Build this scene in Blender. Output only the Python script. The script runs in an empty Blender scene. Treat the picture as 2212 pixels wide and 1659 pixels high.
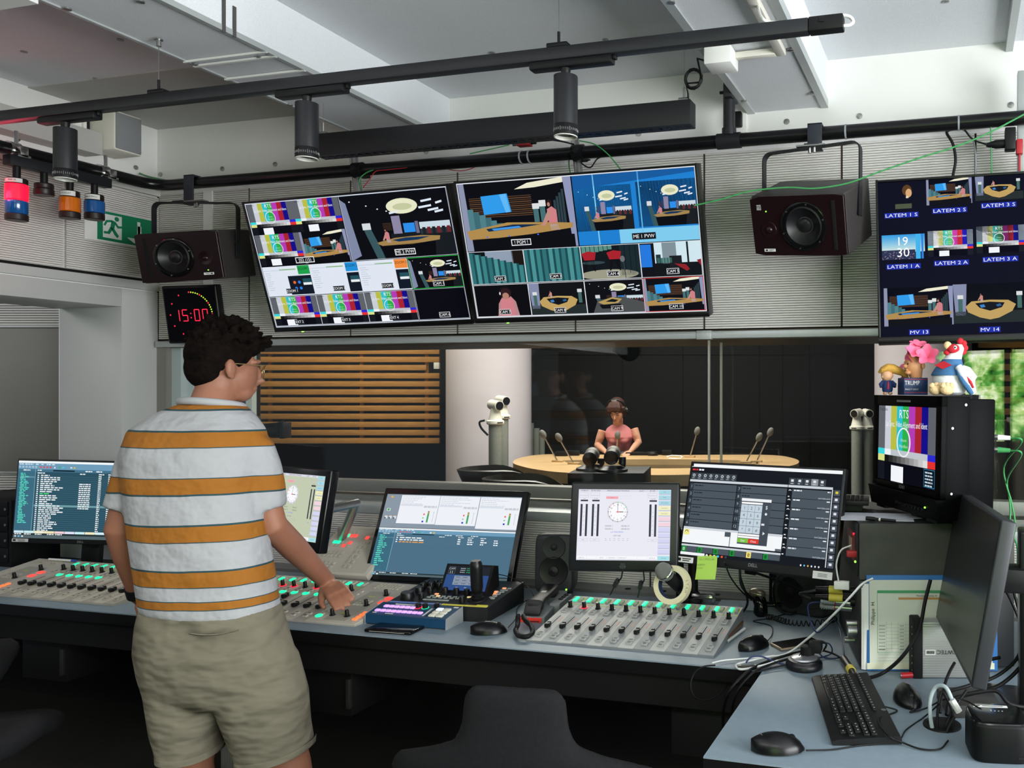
import bpy, bmesh, math, random
from mathutils import Matrix, Vector, Euler
sc = bpy.context.scene
col = sc.collection
PI = math.pi
rnd = random.Random(7)

# ---------------------------------------------------------------- camera
# room axes: X along the window wall, Y towards it, Z up; the camera stands 1.54 m above the floor
CAMH = 1.54; FPX = 1822.0; PPX = 1580.0; HOR = 839.0
YAW = math.atan(490.0 / FPX)
cs, sn = math.cos(YAW), math.sin(YAW)
FW = Vector((-sn, cs, 0)); RT = Vector((cs, sn, 0)); UP = Vector((0, 0, 1))
cam = bpy.data.objects.new('camera', bpy.data.cameras.new('camera'))
col.objects.link(cam)
cam.location = (0, 0, CAMH)
cam.rotation_euler = (PI / 2, 0, YAW)
cam.data.sensor_width = 36.0
cam.data.sensor_fit = 'HORIZONTAL'
cam.data.lens = FPX / 2212 * 36.0
cam.data.shift_x = -(PPX - 1106.0) / 2212
cam.data.shift_y = (HOR - 829.5) / 2212
cam.data.clip_start = 0.05
sc.camera = cam

# ---------------------------------------------------------------- world, lights, exposure
sc.view_settings.view_transform = 'Standard'
sc.view_settings.look = 'None'
sc.view_settings.exposure = 0.0
sc.view_settings.gamma = 1.0
sc.view_settings.use_curve_mapping = False
w = bpy.data.worlds.new('world'); sc.world = w; w.use_nodes = True
wb = w.node_tree.nodes['Background']
wb.inputs[0].default_value = (0.55, 0.62, 0.7, 1); wb.inputs[1].default_value = 0.25

def area(name, loc, rot, sx, sy, power, color=(1, 1, 1)):
    l = bpy.data.lights.new(name, 'AREA'); l.shape = 'RECTANGLE'
    l.size = sx; l.size_y = sy; l.energy = power; l.color = color
    o = bpy.data.objects.new(name, l); col.objects.link(o)
    o.location = loc; o.rotation_euler = rot
    return o
# unseen area lights: daylight from the right, then fills added to brighten the room
area('window_light', (2.25, 0.2, 1.6), (math.radians(103), 0, math.radians(90)), 3.2, 1.3, 245, (0.96, 0.98, 1.0))
area('ceiling_fill_light', (-0.2, -0.9, 2.76), (0, 0, 0), 2.2, 0.5, 42, (1.0, 0.98, 0.95))  # added fill just under the ceiling; no lamp is built here
area('ceiling_fill_light', (-2.2, -0.9, 2.76), (0, 0, 0), 2.2, 0.5, 46, (1.0, 0.98, 0.95))
area('upward_fill_light', (-2.5, 0.5, 2.3), (math.pi, 0, 0), 2.4, 0.3, 15, (1.0, 0.98, 0.96))  # added fill facing up to lift the ceiling; no pendant hangs here
area('upward_fill_light', (-1.2, 0.2, 2.3), (math.pi, 0, 0), 1.6, 0.3, 8, (1.0, 0.98, 0.96))

# ---------------------------------------------------------------- helpers
def lin(h):
    if isinstance(h, str):
        h = h.lstrip('#'); c = [int(h[i:i + 2], 16) / 255 for i in (0, 2, 4)]
    else:
        c = [v / 255 for v in h]
    return tuple(v / 12.92 if v <= 0.04045 else ((v + 0.055) / 1.055) ** 2.4 for v in c) + (1.0,)

def mat(name, hexc, rough=0.5, metal=0.0, spec=0.35, var=0.0, vs=30.0, bump=0.0, bs=200.0, bd=.004, emit=None, es=1.0,
        coat=0.0, trans=0.0, stretch=None, alpha=1.0):
    m = bpy.data.materials.new(name); m.use_nodes = True
    nt = m.node_tree; p = nt.nodes['Principled BSDF']
    c = lin(hexc)
    p.inputs['Base Color'].default_value = c
    p.inputs['Roughness'].default_value = rough
    p.inputs['Metallic'].default_value = metal
    p.inputs['Specular IOR Level'].default_value = spec
    p.inputs['Coat Weight'].default_value = coat
    p.inputs['Transmission Weight'].default_value = trans
    p.inputs['Alpha'].default_value = alpha
    if emit:
        p.inputs['Emission Color'].default_value = lin(emit); p.inputs['Emission Strength'].default_value = es
    if var or bump:
        tc = nt.nodes.new('ShaderNodeTexCoord')
        mp = nt.nodes.new('ShaderNodeMapping')
        nt.links.new(tc.outputs['Object'], mp.inputs[0])
        if stretch: mp.inputs['Scale'].default_value = stretch
    if var:
        n = nt.nodes.new('ShaderNodeTexNoise'); n.inputs['Scale'].default_value = vs; n.inputs['Detail'].default_value = 3
        nt.links.new(mp.outputs[0], n.inputs['Vector'])
        r = nt.nodes.new('ShaderNodeValToRGB')
        r.color_ramp.elements[0].position = 0.3; r.color_ramp.elements[1].position = 0.7
        r.color_ramp.elements[0].color = tuple(max(0, v * (1 - var)) for v in c[:3]) + (1,)
        r.color_ramp.elements[1].color = tuple(min(1, v * (1 + var)) for v in c[:3]) + (1,)
        nt.links.new(n.outputs['Fac'], r.inputs[0]); nt.links.new(r.outputs[0], p.inputs['Base Color'])
    if bump:
        n = nt.nodes.new('ShaderNodeTexNoise'); n.inputs['Scale'].default_value = bs; n.inputs['Detail'].default_value = 2
        nt.links.new(mp.outputs[0], n.inputs['Vector'])
        b = nt.nodes.new('ShaderNodeBump'); b.inputs['Strength'].default_value = bump; b.inputs['Distance'].default_value = bd
        nt.links.new(n.outputs['Fac'], b.inputs['Height']); nt.links.new(b.outputs[0], p.inputs['Normal'])
    return m

def ray(x, y):
    return FW + RT * ((x - PPX) / FPX) + UP * ((HOR - y) / FPX)
CAMP = Vector((0, 0, CAMH))
def cp(x, y, d):            # a point seen at (x, y) at depth d
    return CAMP + ray(x, y) * d
def onz(x, y, z):
    r = ray(x, y); return CAMP + r * ((z - CAMH) / r.z)
def ony(x, y, Y):
    r = ray(x, y); return CAMP + r * (Y / r.y)
def onx(x, y, X):
    r = ray(x, y); return CAMP + r * (X / r.x)

def tag(o, label=None, cat=None, group=None, kind=None):
    if label: o['label'] = label
    if cat: o['category'] = cat
    if group: o['group'] = group
    if kind: o['kind'] = kind
    return o

def thing(name, label, cat, loc=(0, 0, 0), rz=0.0, group=None, mtx=None):
    o = bpy.data.objects.new(name, None); col.objects.link(o)
    o.empty_display_size = 0.05
    if mtx is not None: o.matrix_world = mtx; o['_m'] = 1
    else: o.location = loc; o.rotation_euler = (0, 0, rz)
    if '_m' in o: del o['_m']
    return tag(o, label, cat, group)

def W(o):                   # world matrix from own transform and the parents
    m = o.matrix_basis.copy()
    while o.parent: o = o.parent; m = o.matrix_basis @ m
    return m

def pose(c, yaw, tilt, roll=0):
    """upright panel facing -Y before yaw; tilt>0 turns the face down, tilt<0 leans it back"""
    return Matrix.Translation(Vector(c)) @ Matrix.Rotation(math.radians(yaw), 4, 'Z') @ \
        Matrix.Rotation(math.radians(tilt), 4, 'X') @ Matrix.Rotation(math.radians(-roll), 4, 'Y')

class B:
    """collects shapes; build() links them as ONE mesh object"""
    def __init__(s, T=None): s.bm = bmesh.new(); s.T = T or Matrix(); s.m = 0
    def mi(s, i): s.m = i; return s
    def _done(s, geom_faces, verts, M=None):
        A = s.T @ M if M is not None else s.T
        for v in verts: v.co = A @ v.co
        for f in geom_faces: f.material_index = s.m
    def box(s, c, sz, bev=0.0, seg=2, rot=None):
        r = bmesh.ops.create_cube(s.bm, size=1.0)
        vs = r['verts']
        for v in vs: v.co = Vector((v.co.x * sz[0], v.co.y * sz[1], v.co.z * sz[2]))
        fs = list({f for v in vs for f in v.link_faces})
        if bev > 0:
            bev = min(bev, 0.49 * min(sz))
            es = list({e for v in vs for e in v.link_edges})
            q = bmesh.ops.bevel(s.bm, geom=es, offset=bev, segments=seg, profile=0.5, affect='EDGES', clamp_overlap=True)
            vs = list({v for f in q['faces'] for v in f.verts})
            st = list(vs); seen = set(vs)
            while st:
                v = st.pop()
                for e in v.link_edges:
                    o = e.other_vert(v)
                    if o not in seen: seen.add(o); st.append(o)
            vs = list(seen); fs = list({f for v in vs for f in v.link_faces})
        M = Matrix.Translation(Vector(c))
        if rot is not None: M = M @ (rot if isinstance(rot, Matrix) else Euler(rot).to_matrix().to_4x4())
        s._done(fs, vs, M); return s
    def b2(s, lo, hi, bev=0.0, seg=2):
        lo = Vector(lo); hi = Vector(hi)
        return s.box((lo + hi) / 2, [abs(v) for v in (hi - lo)], bev, seg)
    def loft(s, rings, cap=True, closed=False):
        R = [[s.bm.verts.new(Vector(p)) for p in r] for r in rings]
        n = len(R[0]); fs = []
        rng = range(len(R)) if closed else range(len(R) - 1)
        for i in rng:
            a, b = R[i], R[(i + 1) % len(R)]
            for j in range(n):
                k = (j + 1) % n
                try: fs.append(s.bm.faces.new((a[j], a[k], b[k], b[j])))
                except ValueError: pass
        if cap and not closed:
            fs.append(s.bm.faces.new(list(reversed(R[0])))); fs.append(s.bm.faces.new(R[-1]))
        s._done(fs, [v for r in R for v in r]); return s
    def frame(s, d):
        d = d.normalized(); u = Vector((0, 0, 1)) if abs(d.z) < 0.95 else Vector((1, 0, 0))
        x = u.cross(d).normalized(); return x, d.cross(x)
    def cyl(s, p0, p1, r0, r1=None, n=16, cap=True):
        p0 = Vector(p0); p1 = Vector(p1); r1 = r0 if r1 is None else r1
        x, y = s.frame(p1 - p0)
        ring = lambda p, r: [p + x * (r * math.cos(2 * PI * i / n)) + y * (r * math.sin(2 * PI * i / n)) for i in range(n)]
        return s.loft([ring(p0, r0), ring(p1, r1)], cap)
    def tube(s, pts, r, n=8, closed=False, cap=True):
        pts = [Vector(p) for p in pts]; rings = []
        px = None; N = len(pts)
        for i, p in enumerate(pts):
            a = pts[(i - 1) % N] if (closed or i > 0) else p
            b = pts[(i + 1) % N] if (closed or i < N - 1) else p
            d = (b - a)
            if d.length < 1e-9: d = Vector((0, 0, 1))
            d.normalize()
            if px is None: x, y = s.frame(d)
            else:
                x = px - d * px.dot(d)
                if x.length < 1e-6: x, y = s.frame(d)
                x.normalize()
            y = d.cross(x); px = x
            rr = r[i] if isinstance(r, (list, tuple)) else r
            rings.append([p + x * (rr * math.cos(2 * PI * k / n)) + y * (rr * math.sin(2 * PI * k / n)) for k in range(n)])
        return s.loft(rings, cap, closed)
    def lathe(s, prof, n=24, M=None, cap=True):
        rings = [[Vector((r * math.cos(2 * PI * k / n), r * math.sin(2 * PI * k / n), z)) for k in range(n)] for r, z in prof]
        if M is not None: rings = [[M @ p for p in r] for r in rings]
        return s.loft(rings, cap)
    def sph(s, c, r, n=16, rot=None):
        r = (r, r, r) if not isinstance(r, (tuple, list)) else r
        q = bmesh.ops.create_uvsphere(s.bm, u_segments=n, v_segments=max(6, n // 2 + 2), radius=1.0)
        vs = q['verts']; fs = list({f for v in vs for f in v.link_faces})
        M = Matrix.Translation(Vector(c)) @ (Euler(rot).to_matrix().to_4x4() if rot else Matrix()) @ Matrix.Diagonal((*r, 1))
        s._done(fs, vs, M); return s
    def prism(s, poly, z0, z1, M=None):
        a = [Vector((x, y, z0)) for x, y in poly]; b = [Vector((x, y, z1)) for x, y in poly]
        if M is not None: a = [M @ p for p in a]; b = [M @ p for p in b]
        return s.loft([a, b])
    def quad(s, pts):
        vs = [s.bm.verts.new(Vector(p)) for p in pts]
        s._done([s.bm.faces.new(vs)], vs); return s
    def build(s, name, mats, parent=None, sm=35, world=False):
        bmesh.ops.recalc_face_normals(s.bm, faces=s.bm.faces)
        me = bpy.data.meshes.new(name)
        if parent is not None and world:
            inv = W(parent).inverted()
            for v in s.bm.verts: v.co = inv @ v.co
        s.bm.to_mesh(me); s.bm.free()
        for m in (mats if isinstance(mats, (list, tuple)) else [mats]): me.materials.append(m)
        if sm:
            for p in me.polygons: p.use_smooth = True
            me.set_sharp_from_angle(angle=math.radians(sm))
        o = bpy.data.objects.new(name, me); col.objects.link(o)
        if parent is not None: o.parent = parent
        return o

def struct(name, b, mats, parent=None, sm=30):
    o = b.build(name, mats, parent, sm)
    if parent is None: o['kind'] = 'structure'
    return o

def copy_tree(o, parent=None):
    c = o.copy(); col.objects.link(c); c.parent = parent
    for ch in list(o.children): copy_tree(ch, c)
    return c

def dup(src, parent, loc, rot=None):       # a further part sharing its mesh
    c = src.copy(); col.objects.link(c); c.parent = parent; c.location = loc
    if rot is not None: c.rotation_euler = rot
    return c

def spline(pts, k=6):
    P = [Vector(p) for p in pts]
    if len(P) < 3: return P
    out = []
    for i in range(len(P) - 1):
        a = P[i - 1] if i > 0 else P[i] * 2 - P[i + 1]
        b, c2 = P[i], P[i + 1]
        d = P[i + 2] if i + 2 < len(P) else P[i + 1] * 2 - P[i]
        for j in range(k):
            t = j / k
            out.append(0.5 * ((2 * b) + (c2 - a) * t + (2 * a - 5 * b + 4 * c2 - d) * t * t + (3 * b - a - 3 * c2 + d) * t ** 3))
    out.append(P[-1]); return out

def cable(name, pts, r, m, label, cat='cable', group=None, k=6, n=7):
    b = B(); b.tube(spline(pts, k), r, n)
    return tag(b.build(name, m, None, 60), label, cat, group)

_txt = {}
def text_mesh(s):
    if s not in _txt:
        cu = bpy.data.curves.new('t', 'FONT'); cu.body = s; cu.resolution_u = 2; cu.size = 1.0
        ob = bpy.data.objects.new('t', cu)
        me = bpy.data.meshes.new_from_object(ob)
        vs = [v.co.copy() for v in me.vertices]; fs = [tuple(p.vertices) for p in me.polygons]
        bpy.data.objects.remove(ob); bpy.data.curves.remove(cu); bpy.data.meshes.remove(me)
        x0 = min((v.x for v in vs), default=0); x1 = max((v.x for v in vs), default=0)
        _txt[s] = (vs, fs, x0, x1)
    return _txt[s]

def add_text(b, s, M, size, align='C', depth=0.0, width=None):
    """text in the plane of M (local x right, y up), cap height = size"""
    vs, fs, x0, x1 = text_mesh(s)
    k = size / 0.69; kx = k
    if width: kx = width / max(1e-6, (x1 - x0))
    ox = {'C': -(x0 + x1) / 2, 'L': -x0, 'R': -x1}[align]
    V = [b.bm.verts.new(M @ Vector(((v.x + ox) * kx, v.y * k, 0))) for v in vs]
    F = []
    for f in fs:
        try: F.append(b.bm.faces.new([V[i] for i in f]))
        except ValueError: pass
    b._done(F, V)

# ---------------------------------------------------------------- shared materials
blk = mat('black_plastic', '#111113', 0.45, spec=.25)
blk_gloss = mat('black_gloss_plastic', '#0b0b0d', 0.12)
blk_metal = mat('black_painted_metal', '#1d1e22', 0.42, var=0.05, vs=60)
blk_matt = mat('black_matt_plastic', '#141416', 0.7, spec=.2)
rubber = mat('black_rubber', '#0c0c0e', 0.55, spec=.25)
chrome = mat('polished_metal', '#c8c8c8', 0.18, 1.0)
steel = mat('brushed_steel', '#a9a9a8', 0.34, 1.0, var=0.06, vs=80)
white_p = mat('white_plastic', '#e4e4e0', 0.4)
cream_p = mat('cream_plastic', '#dcd9cd', 0.45)
label_w = mat('white_label', '#d5d5d2', 0.5)
ink = mat('black_ink', '#151515', 0.6)
green_c = mat('green_cable_sheath', '#3f8f52', 0.45)
red_c = mat('red_cable_sheath', '#a82a30', 0.45)
white_c = mat('white_cable_sheath', '#d9dad9', 0.4)
led_g = mat('green_led', '#30ff40', 0.4, emit='#9aff50', es=2.0)
led_r = mat('red_led', '#ff2030', 0.4, emit='#ff2038', es=2.0)
led_b = mat('blue_led', '#2050ff', 0.4, emit='#3a78ff', es=2.0)
# ================================================================ the room
paint_w = mat('white_wall_paint', '#e3e3e0', 0.6, var=0.02, vs=3, bump=0.06, bs=120)
ceil_m = mat('fine_grained_ceiling_board', '#d9dce0', 0.8, var=0.05, vs=260, bump=0.25, bs=320)
ceil_s = mat('smooth_grey_ceiling_paint', '#b4b4b1', 0.6)
felt = mat('black_acoustic_felt', '#0c0b0b', 0.9)
slat_m = mat('grey_lacquered_panel', '#cfccc7', 0.42, var=0.03, vs=2)
alu = mat('grey_anodised_aluminium', '#b3b8b8', 0.38, 0.35)
alu_d = mat('dull_aluminium_frame', '#8c8a84', 0.45, 0.5)
brown_joint = mat('brown_panel_edge', '#5c5048', 0.7)
frame_w = mat('pale_grey_door_lining', '#b9bab8', 0.5, var=0.02, vs=4)
door_m = mat('grey_window_blind', '#7d7a75', 0.55)
carpet = mat('dark_speckled_carpet', '#24211c', 0.95, var=0.75, vs=420, bump=0.8, bs=500)
dark_wall = mat('black_studio_wall_panel', '#0f1011', 0.6, spec=.2, var=0.1, vs=1.2)

def glass_mat(name, refl):
    m = bpy.data.materials.new(name); m.use_nodes = True; nt = m.node_tree
    nt.nodes.remove(nt.nodes['Principled BSDF'])
    t = nt.nodes.new('ShaderNodeBsdfTransparent'); g = nt.nodes.new('ShaderNodeBsdfGlossy')
    t.inputs[0].default_value = (0.97, 0.985, 0.98, 1); g.inputs['Roughness'].default_value = 0.0
    x = nt.nodes.new('ShaderNodeMixShader'); x.inputs[0].default_value = refl
    nt.links.new(t.outputs[0], x.inputs[1]); nt.links.new(g.outputs[0], x.inputs[2])
    nt.links.new(x.outputs[0], nt.nodes['Material Output'].inputs[0])
    return m
glass_m = glass_mat('studio_window_glass', 0.032)

WY = 3.2
b = B(); b.b2((-6.5, -2.4, -0.12), (2.6, 13.5, 0)); struct('floor', b, carpet, sm=0)

# ceiling slab, beam, duct
b = B(); b.b2((-4.6, -2.4, 2.79), (2.4, WY + 0.4, 2.95))
ceil = struct('ceiling', b, ceil_m, sm=0)
b = B(); b.b2((-3.72, 2.615, 2.784), (-2.44, WY + .02, 2.795)); struct('plaster_strip', b, ceil_s, ceil)
def screws(parent, pts, n, r=.011):
    b = B(); b.lathe([(r * .2, .006), (r, .004), (r, 0)], 12); src = b.build('screw', steel, parent)
    for i, p in enumerate(pts):
        o = src if i == 0 else dup(src, parent, p)
        o.location = p
        if n == 'down': o.rotation_euler = (PI, 0, 0)
        elif n == 'front': o.rotation_euler = (PI / 2, 0, 0)
        elif n == 'right': o.rotation_euler = (0, PI / 2, 0)
screws(ceil, [onz(x, y, 2.79) for x, y in ((52, 111), (260, 85), (1063, 113), (1308, 85), (2043, 2), (207, 169))], 'down')
b = B(); b.b2((-2.45, -2.4, 2.615), (-2.12, WY + .05, 2.80))
b.m = 1; b.b2((-2.452, -2.4, 2.61), (-2.44, WY + .05, 2.63)); b.b2((-2.135, -2.4, 2.608), (-2.118, WY + .05, 2.625))
beam = struct('trim_1', b, [ceil_m, alu], None, 0)
screws(beam, [onz(x, y, 2.612) for x, y in ((145, 18), (303, 2), (421, 138), (562, 124), (626, 226))], 'down')
grey_gap = mat('dark_grey_gap', '#4a4a49', 0.9)
b = B()
for x, y0, y1 in ((484, -30, 70), (507, 14, 80)):
    p = onx(x, y0, -2.117); q = onx(x, y1, -2.117); b.b2((-2.119, p.y - .006, q.z), (-2.1165, p.y + .006, min(2.79, p.z)))
b.build('plaster_crack', grey_gap, beam)
b = B()
for y0, y1 in ((2.2, 2.206), (2.236, 2.246), (2.36, 2.37)): b.b2((-2.45, y0, 2.606), (-2.12, y1, 2.613))
b.build('filler_seam', [paint_w], beam)
b = B(); b.b2((-.79, -2.4, 2.615), (-.48, WY + .05, 2.80))
b.m = 1; b.b2((-.793, -2.4, 2.61), (-.765, WY + .02, 2.64)); b.b2((-.505, -2.4, 2.609), (-.478, WY + .02, 2.64))
duct = struct('trim_2', b, [ceil_m, alu], None, 0)
screws(duct, [onz(x, y, 2.612) for x, y in ((1450, 4), (1540, 126), (1707, 107), (1607, 217), (1753, 202))], 'down')
b = B(); b.b2((.165, -2.4, 2.755), (.19, WY, 2.80)); struct('trim_3', b, alu, sm=0)
b = B(); b.b2((-4.2, .9, 2.60), (-2.45, 1.75, 2.80)); struct('trim_4', b, paint_w, sm=0)

# back wall with grooved acoustic panels
b = B()
b.b2((-4.0, WY + .012, 1.772), (2.4, WY + .30, 2.50)); b.m = 1
b.b2((-4.0, WY, 2.49), (2.4, WY + .30, 2.80)); b.m = 0
b.b2((-6.4, WY + .012, 0), (2.4, WY + .30, .995)); b.m = 1
b.b2((-3.72, WY, 2.470), (2.4, WY + .05, 2.492)); b.b2((-3.72, WY - .012, 2.485), (2.4, WY + .05, 2.53), .004)
b.b2((2.1, WY, 0), (2.4, WY + .3, 2.8))
wall_b = struct('wall_back', b, [felt, paint_w])
def grooved(parent, X0, X1, z0, z1, axis='x', at=WY, pitch=.0094, fill=.0073, dep=.012, dirn=1):
    b = B(); z = z0
    while z + fill <= z1 + 1e-6:
        if axis == 'x': b.b2((X0, at, z), (X1, at + dep, z + fill))
        else: b.b2((at - dep, X0, z), (at, X1, z + fill))
        z += pitch
    return struct('acoustic_panel', b, slat_m, parent, 0)
jx = [-3.715] + [ony(x, 600, WY).x for x in (538, 757, 988, 1243, 1521, 1818, 2107)] + [1.2, 1.9]
for i in range(len(jx) - 1):
    grooved(wall_b, jx[i] + .004, jx[i + 1] - .004, 1.776, 2.470)
b = B()
for x in jx[1:-1]: b.b2((x - .004, WY + .001, 1.776), (x - .001, WY + .014, 2.470))
struct('joint_strip', b, brown_joint, wall_b, 0)
b = B(); p = ony(441, 440, WY); q = ony(460, 440, WY); b.b2((p.x, WY - .006, 1.78), (q.x, WY + .01, 2.47)); struct('cover_strip', b, paint_w, wall_b, 0)
jl = [-4.9, -4.2, -3.4, ony(753, 1110, WY).x, -1.9, -1.2, -.45, .3, 1.1, 1.9]
for i in range(len(jl) - 1): grooved(wall_b, jl[i] + .004, jl[i + 1] - .004, .60, .985)
screws(wall_b, [ony(x, y, WY) for x, y in ((347, 377), (481, 365), (595, 355), (921, 328), (1380, 289), (1700, 263), (1857, 251), (2184, 227))], 'front')

# window: trim rail, reveal, sill and panes
b = B(); b.b2((-3.70, WY - .03, 1.736), (2.2, WY + .015, 1.764), .002)
p = ony(1505, 720, WY - .03).x; b.b2((p, WY - .034, 1.733), (p + .058, WY, 1.767), .001)
struct('trim_5', b, alu)
b = B(); b.b2((-3.74, WY + .012, 1.734), (2.2, WY + .5, 1.80)); struct('trim_6', b, mat('brown_grey_soffit', '#4a4238', 0.5), sm=0)
b = B(); b.b2((-3.72, WY, .985), (2.2, WY + .26, 1.024), .002); b.m = 1
b.b2((-3.72, WY + .18, 1.024), (2.2, WY + .30, 1.04)); b.b2((-3.72, WY + .20, 1.052), (2.2, WY + .27, 1.105), .002)
struct('trim_7', b, [alu, alu_d])
b = B(); b.b2((-3.72, WY - .01, 1.02), (-3.655, WY + .03, 1.75)); b.m = 1; b.b2((-3.655, WY + .02, 1.02), (-3.60, WY + .28, 1.75))
struct('trim_8', b, [alu_d, mat('pale_teal_reveal', '#a8b5b5', 0.5)])
for i, (x0, x1, y) in enumerate(((-3.62, -.972, 3.255), (-.966, 2.1, 3.255), (-3.62, -.972, 3.435), (-.966, 2.1, 3.435))):
    b = B(); b.b2((x0, y - .004, 1.03), (x1, y + .004, 1.745)); struct('window_%d' % (i + 1), b, glass_m, sm=0)
b = B(); b.b2((-.9725, 3.25, 1.03), (-.9655, 3.262, 1.745)); b.b2((-.973, 3.43, 1.03), (-.965, 3.442, 1.745)); struct('trim_9', b, mat('clear_silicone_joint', '#9c9a8e', 0.35))
p = ony(536, 850, 3.46).x; q = ony(549, 850, 3.46).x
b = B(); b.b2((p, 3.445, 1.03), (q, 3.475, 1.745)); struct('trim_10', b, mat('pale_window_post', '#d8d8cf', 0.4))

# left wall: lintel over the niche, pier, grooved panels
b = B(); b.b2((-4.10, -2.4, 1.93), (-3.72, 3.02, 2.80));  b.b2((-4.10, 3.02, .745), (-3.72, 3.2, 2.80)); b.m = 1
b.b2((-4.08, 1.0, 1.915), (-3.712, 3.0145, 2.0), .003); b.b2((-4.08, 1.0, 2.005), (-3.705, WY, 2.045), .003)
b.b2((-4.09, 3.015, .745), (-3.712, WY - .002, 2.0), .003); b.m = 2
b.b2((-3.725, 1.0, 2.045), (-3.716, WY, 2.058))
wall_l = struct('wall_left', b, [paint_w, frame_w, felt])
jy = [1.0, 1.75, ony(135, 480, 3).y, WY]
jy[2] = onx(136, 500, -3.72).y
for i in range(3): grooved(wall_l, jy[i] + .004, jy[i + 1] - .004, 2.06, 2.46, 'y', -3.706)
b = B(); b.b2((-3.74, 1.0, 2.46), (-3.7, WY, 2.485)); struct('cover_strip', b, paint_w, wall_l)
screws(wall_l, [onx(x, y, -3.718) for x, y in ((37, 300), (293, 362))], 'right')
# niche: a further wall, seen square on, with a blinded window
D0 = 4.42
def fr(px, py, d): return cp(px, py, d)
TN = Matrix.Translation(cp(0, 839, D0)) @ Matrix.Rotation(YAW, 4, 'Z')       # niche frame: x right, z up from eye height
k0 = D0 / FPX
b = B(TN); b.b2((-1.4, .012, -CAMH), (200 * k0, .1, 1.2)); b.m = 1
b.b2((-1.4, -.012, -183 * k0), (187 * k0, .05, 136 * k0), .003)
b.b2((205 * k0, -.02, -CAMH), (236 * k0, .3, 1.2))
wall_n = struct('wall_niche', b, [felt, frame_w])
b = B(TN); zz = 137 * k0
while zz < 1.0: b.b2((-1.4, 0, zz), (199 * k0, .014, zz + .0092)); zz += .0128
zz = -.62
while zz < 137 * k0:
    if zz < -186 * k0: b.b2((-1.4, 0, zz), (199 * k0, .014, zz + .0092))
    else: b.b2((178 * k0, 0, zz), (199 * k0, .014, zz + .0092))
    zz += .0128
struct('acoustic_panel', b, slat_m, wall_n, 0)
b = B(TN); b.b2((-1.4, -.016, -178 * k0), (166 * k0, .0, 130 * k0), .002); b.m = 1
b.b2((166 * k0, -.018, -178 * k0), (167.5 * k0, -.011, 130 * k0)); b.b2((-1.4, -.018, 130 * k0), (167.5 * k0, -.011, 131.2 * k0))
struct('window_blind', b, [door_m, felt], wall_n)

area('niche_fill_light', (-5.0, 1.6, 2.3), (math.radians(62), 0, math.radians(-12)), .6, .4, 9)  # added fill that brightens the niche wall; no fitting is built
# unseen walls behind and to the right, with a window onto the garden
b = B(); b.b2((-4.6, -2.5, 0), (-.3, -2.3, 2.8)); b.b2((1.25, -2.5, 0), (2.6, -2.3, 2.8)); b.b2((-.3, -2.5, 0), (1.25, -2.3, 1.0)); b.b2((-.3, -2.5, 2.15), (1.25, -2.3, 2.8))
b.b2((.45, -2.46, 1.0), (.52, -2.34, 2.15))
struct('wall_rear', b, mat('charcoal_wall_paint', '#2c2c2e', .7), sm=0)
b = B(); b.b2((2.4, -2.4, 0), (2.6, WY + .3, 2.8)); struct('wall_right', b, paint_w, sm=0)
gm = bpy.data.materials.new('glowing_garden_view'); gm.use_nodes = True; nt = gm.node_tree
nt.nodes.remove(nt.nodes['Principled BSDF']); em = nt.nodes.new('ShaderNodeEmission'); em.inputs[1].default_value = 11.0
tc = nt.nodes.new('ShaderNodeTexCoord'); nz = nt.nodes.new('ShaderNodeTexNoise'); nz.inputs['Scale'].default_value = 3.2; nz.inputs['Detail'].default_value = 8; nz.inputs['Roughness'].default_value = .72
rp = nt.nodes.new('ShaderNodeValToRGB'); e = rp.color_ramp.elements
e[0].position = .35; e[0].color = lin('#0c2a12'); e[1].position = .62; e[1].color = lin('#f3f6e2')
x = rp.color_ramp.elements.new(.47); x.color = lin('#4f9a3c'); x = rp.color_ramp.elements.new(.54); x.color = lin('#b9d488')
nt.links.new(tc.outputs['Object'], nz.inputs[0]); nt.links.new(nz.outputs['Fac'], rp.inputs[0]); nt.links.new(rp.outputs[0], em.inputs[0]); nt.links.new(em.outputs[0], nt.nodes['Material Output'].inputs[0])
b = B(); b.b2((-2.2, -4.3, -.2), (3.4, -4.25, 3.2)); tag(b.build('garden_backdrop', gm, None, 0), 'self-lit green garden hedge outside the rear window', 'backdrop')  # flat emitting panel; sunlight on the foliage is put into its colours

# ---------------------------------------------------------------- studio shell behind the glass (square to the camera)
TS = Matrix.Translation((0, 0, 0)) @ Matrix.Rotation(YAW, 4, 'Z')   # studio frame: x right, y away from the camera
b = B(TS); b.b2((-6.6, 10.2, 0), (4.5, 10.4, 3.4)); b.m = 1
for px in (1345, 1475, 1640, 1690, 1748, 1830): b.b2(((px - PPX) / FPX * 10.2 - .004, 10.19, .3), ((px - PPX) / FPX * 10.2 + .004, 10.2, 3.3))
b.b2((-2.3, 10.19, 1.54 + (839 - 767) / FPX * 10.2), (2, 10.2, 1.545 + (839 - 767) / FPX * 10.2))
struct('wall_studio', b, [dark_wall, felt], sm=0)
b = B(TS); b.b2((-6.8, 4.9, 0), (-6.6, 10.4, 3.4)); struct('wall_studio_left', b, dark_wall, sm=0)
b = B(TS); b.b2((4.5, 3.0, 0), (4.7, 10.4, 3.4)); struct('wall_studio_right', b, dark_wall, sm=0)
b = B(); b.b2((-7.6, WY + .31, 3.3), (6.5, 13, 3.4)); b.m = 0; b.b2((-7.6, WY + .05, 2.8), (6.5, WY + .31, 3.4)); struct('ceiling_studio', b, dark_wall, sm=0)
o = area('studio_lamp_light', CAMP + TS.to_3x3() @ Vector((-.9, 7.0, 1.70)), (0, 0, YAW), 2.6, 1.6, 230, (1.0, .93, .84))
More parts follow.
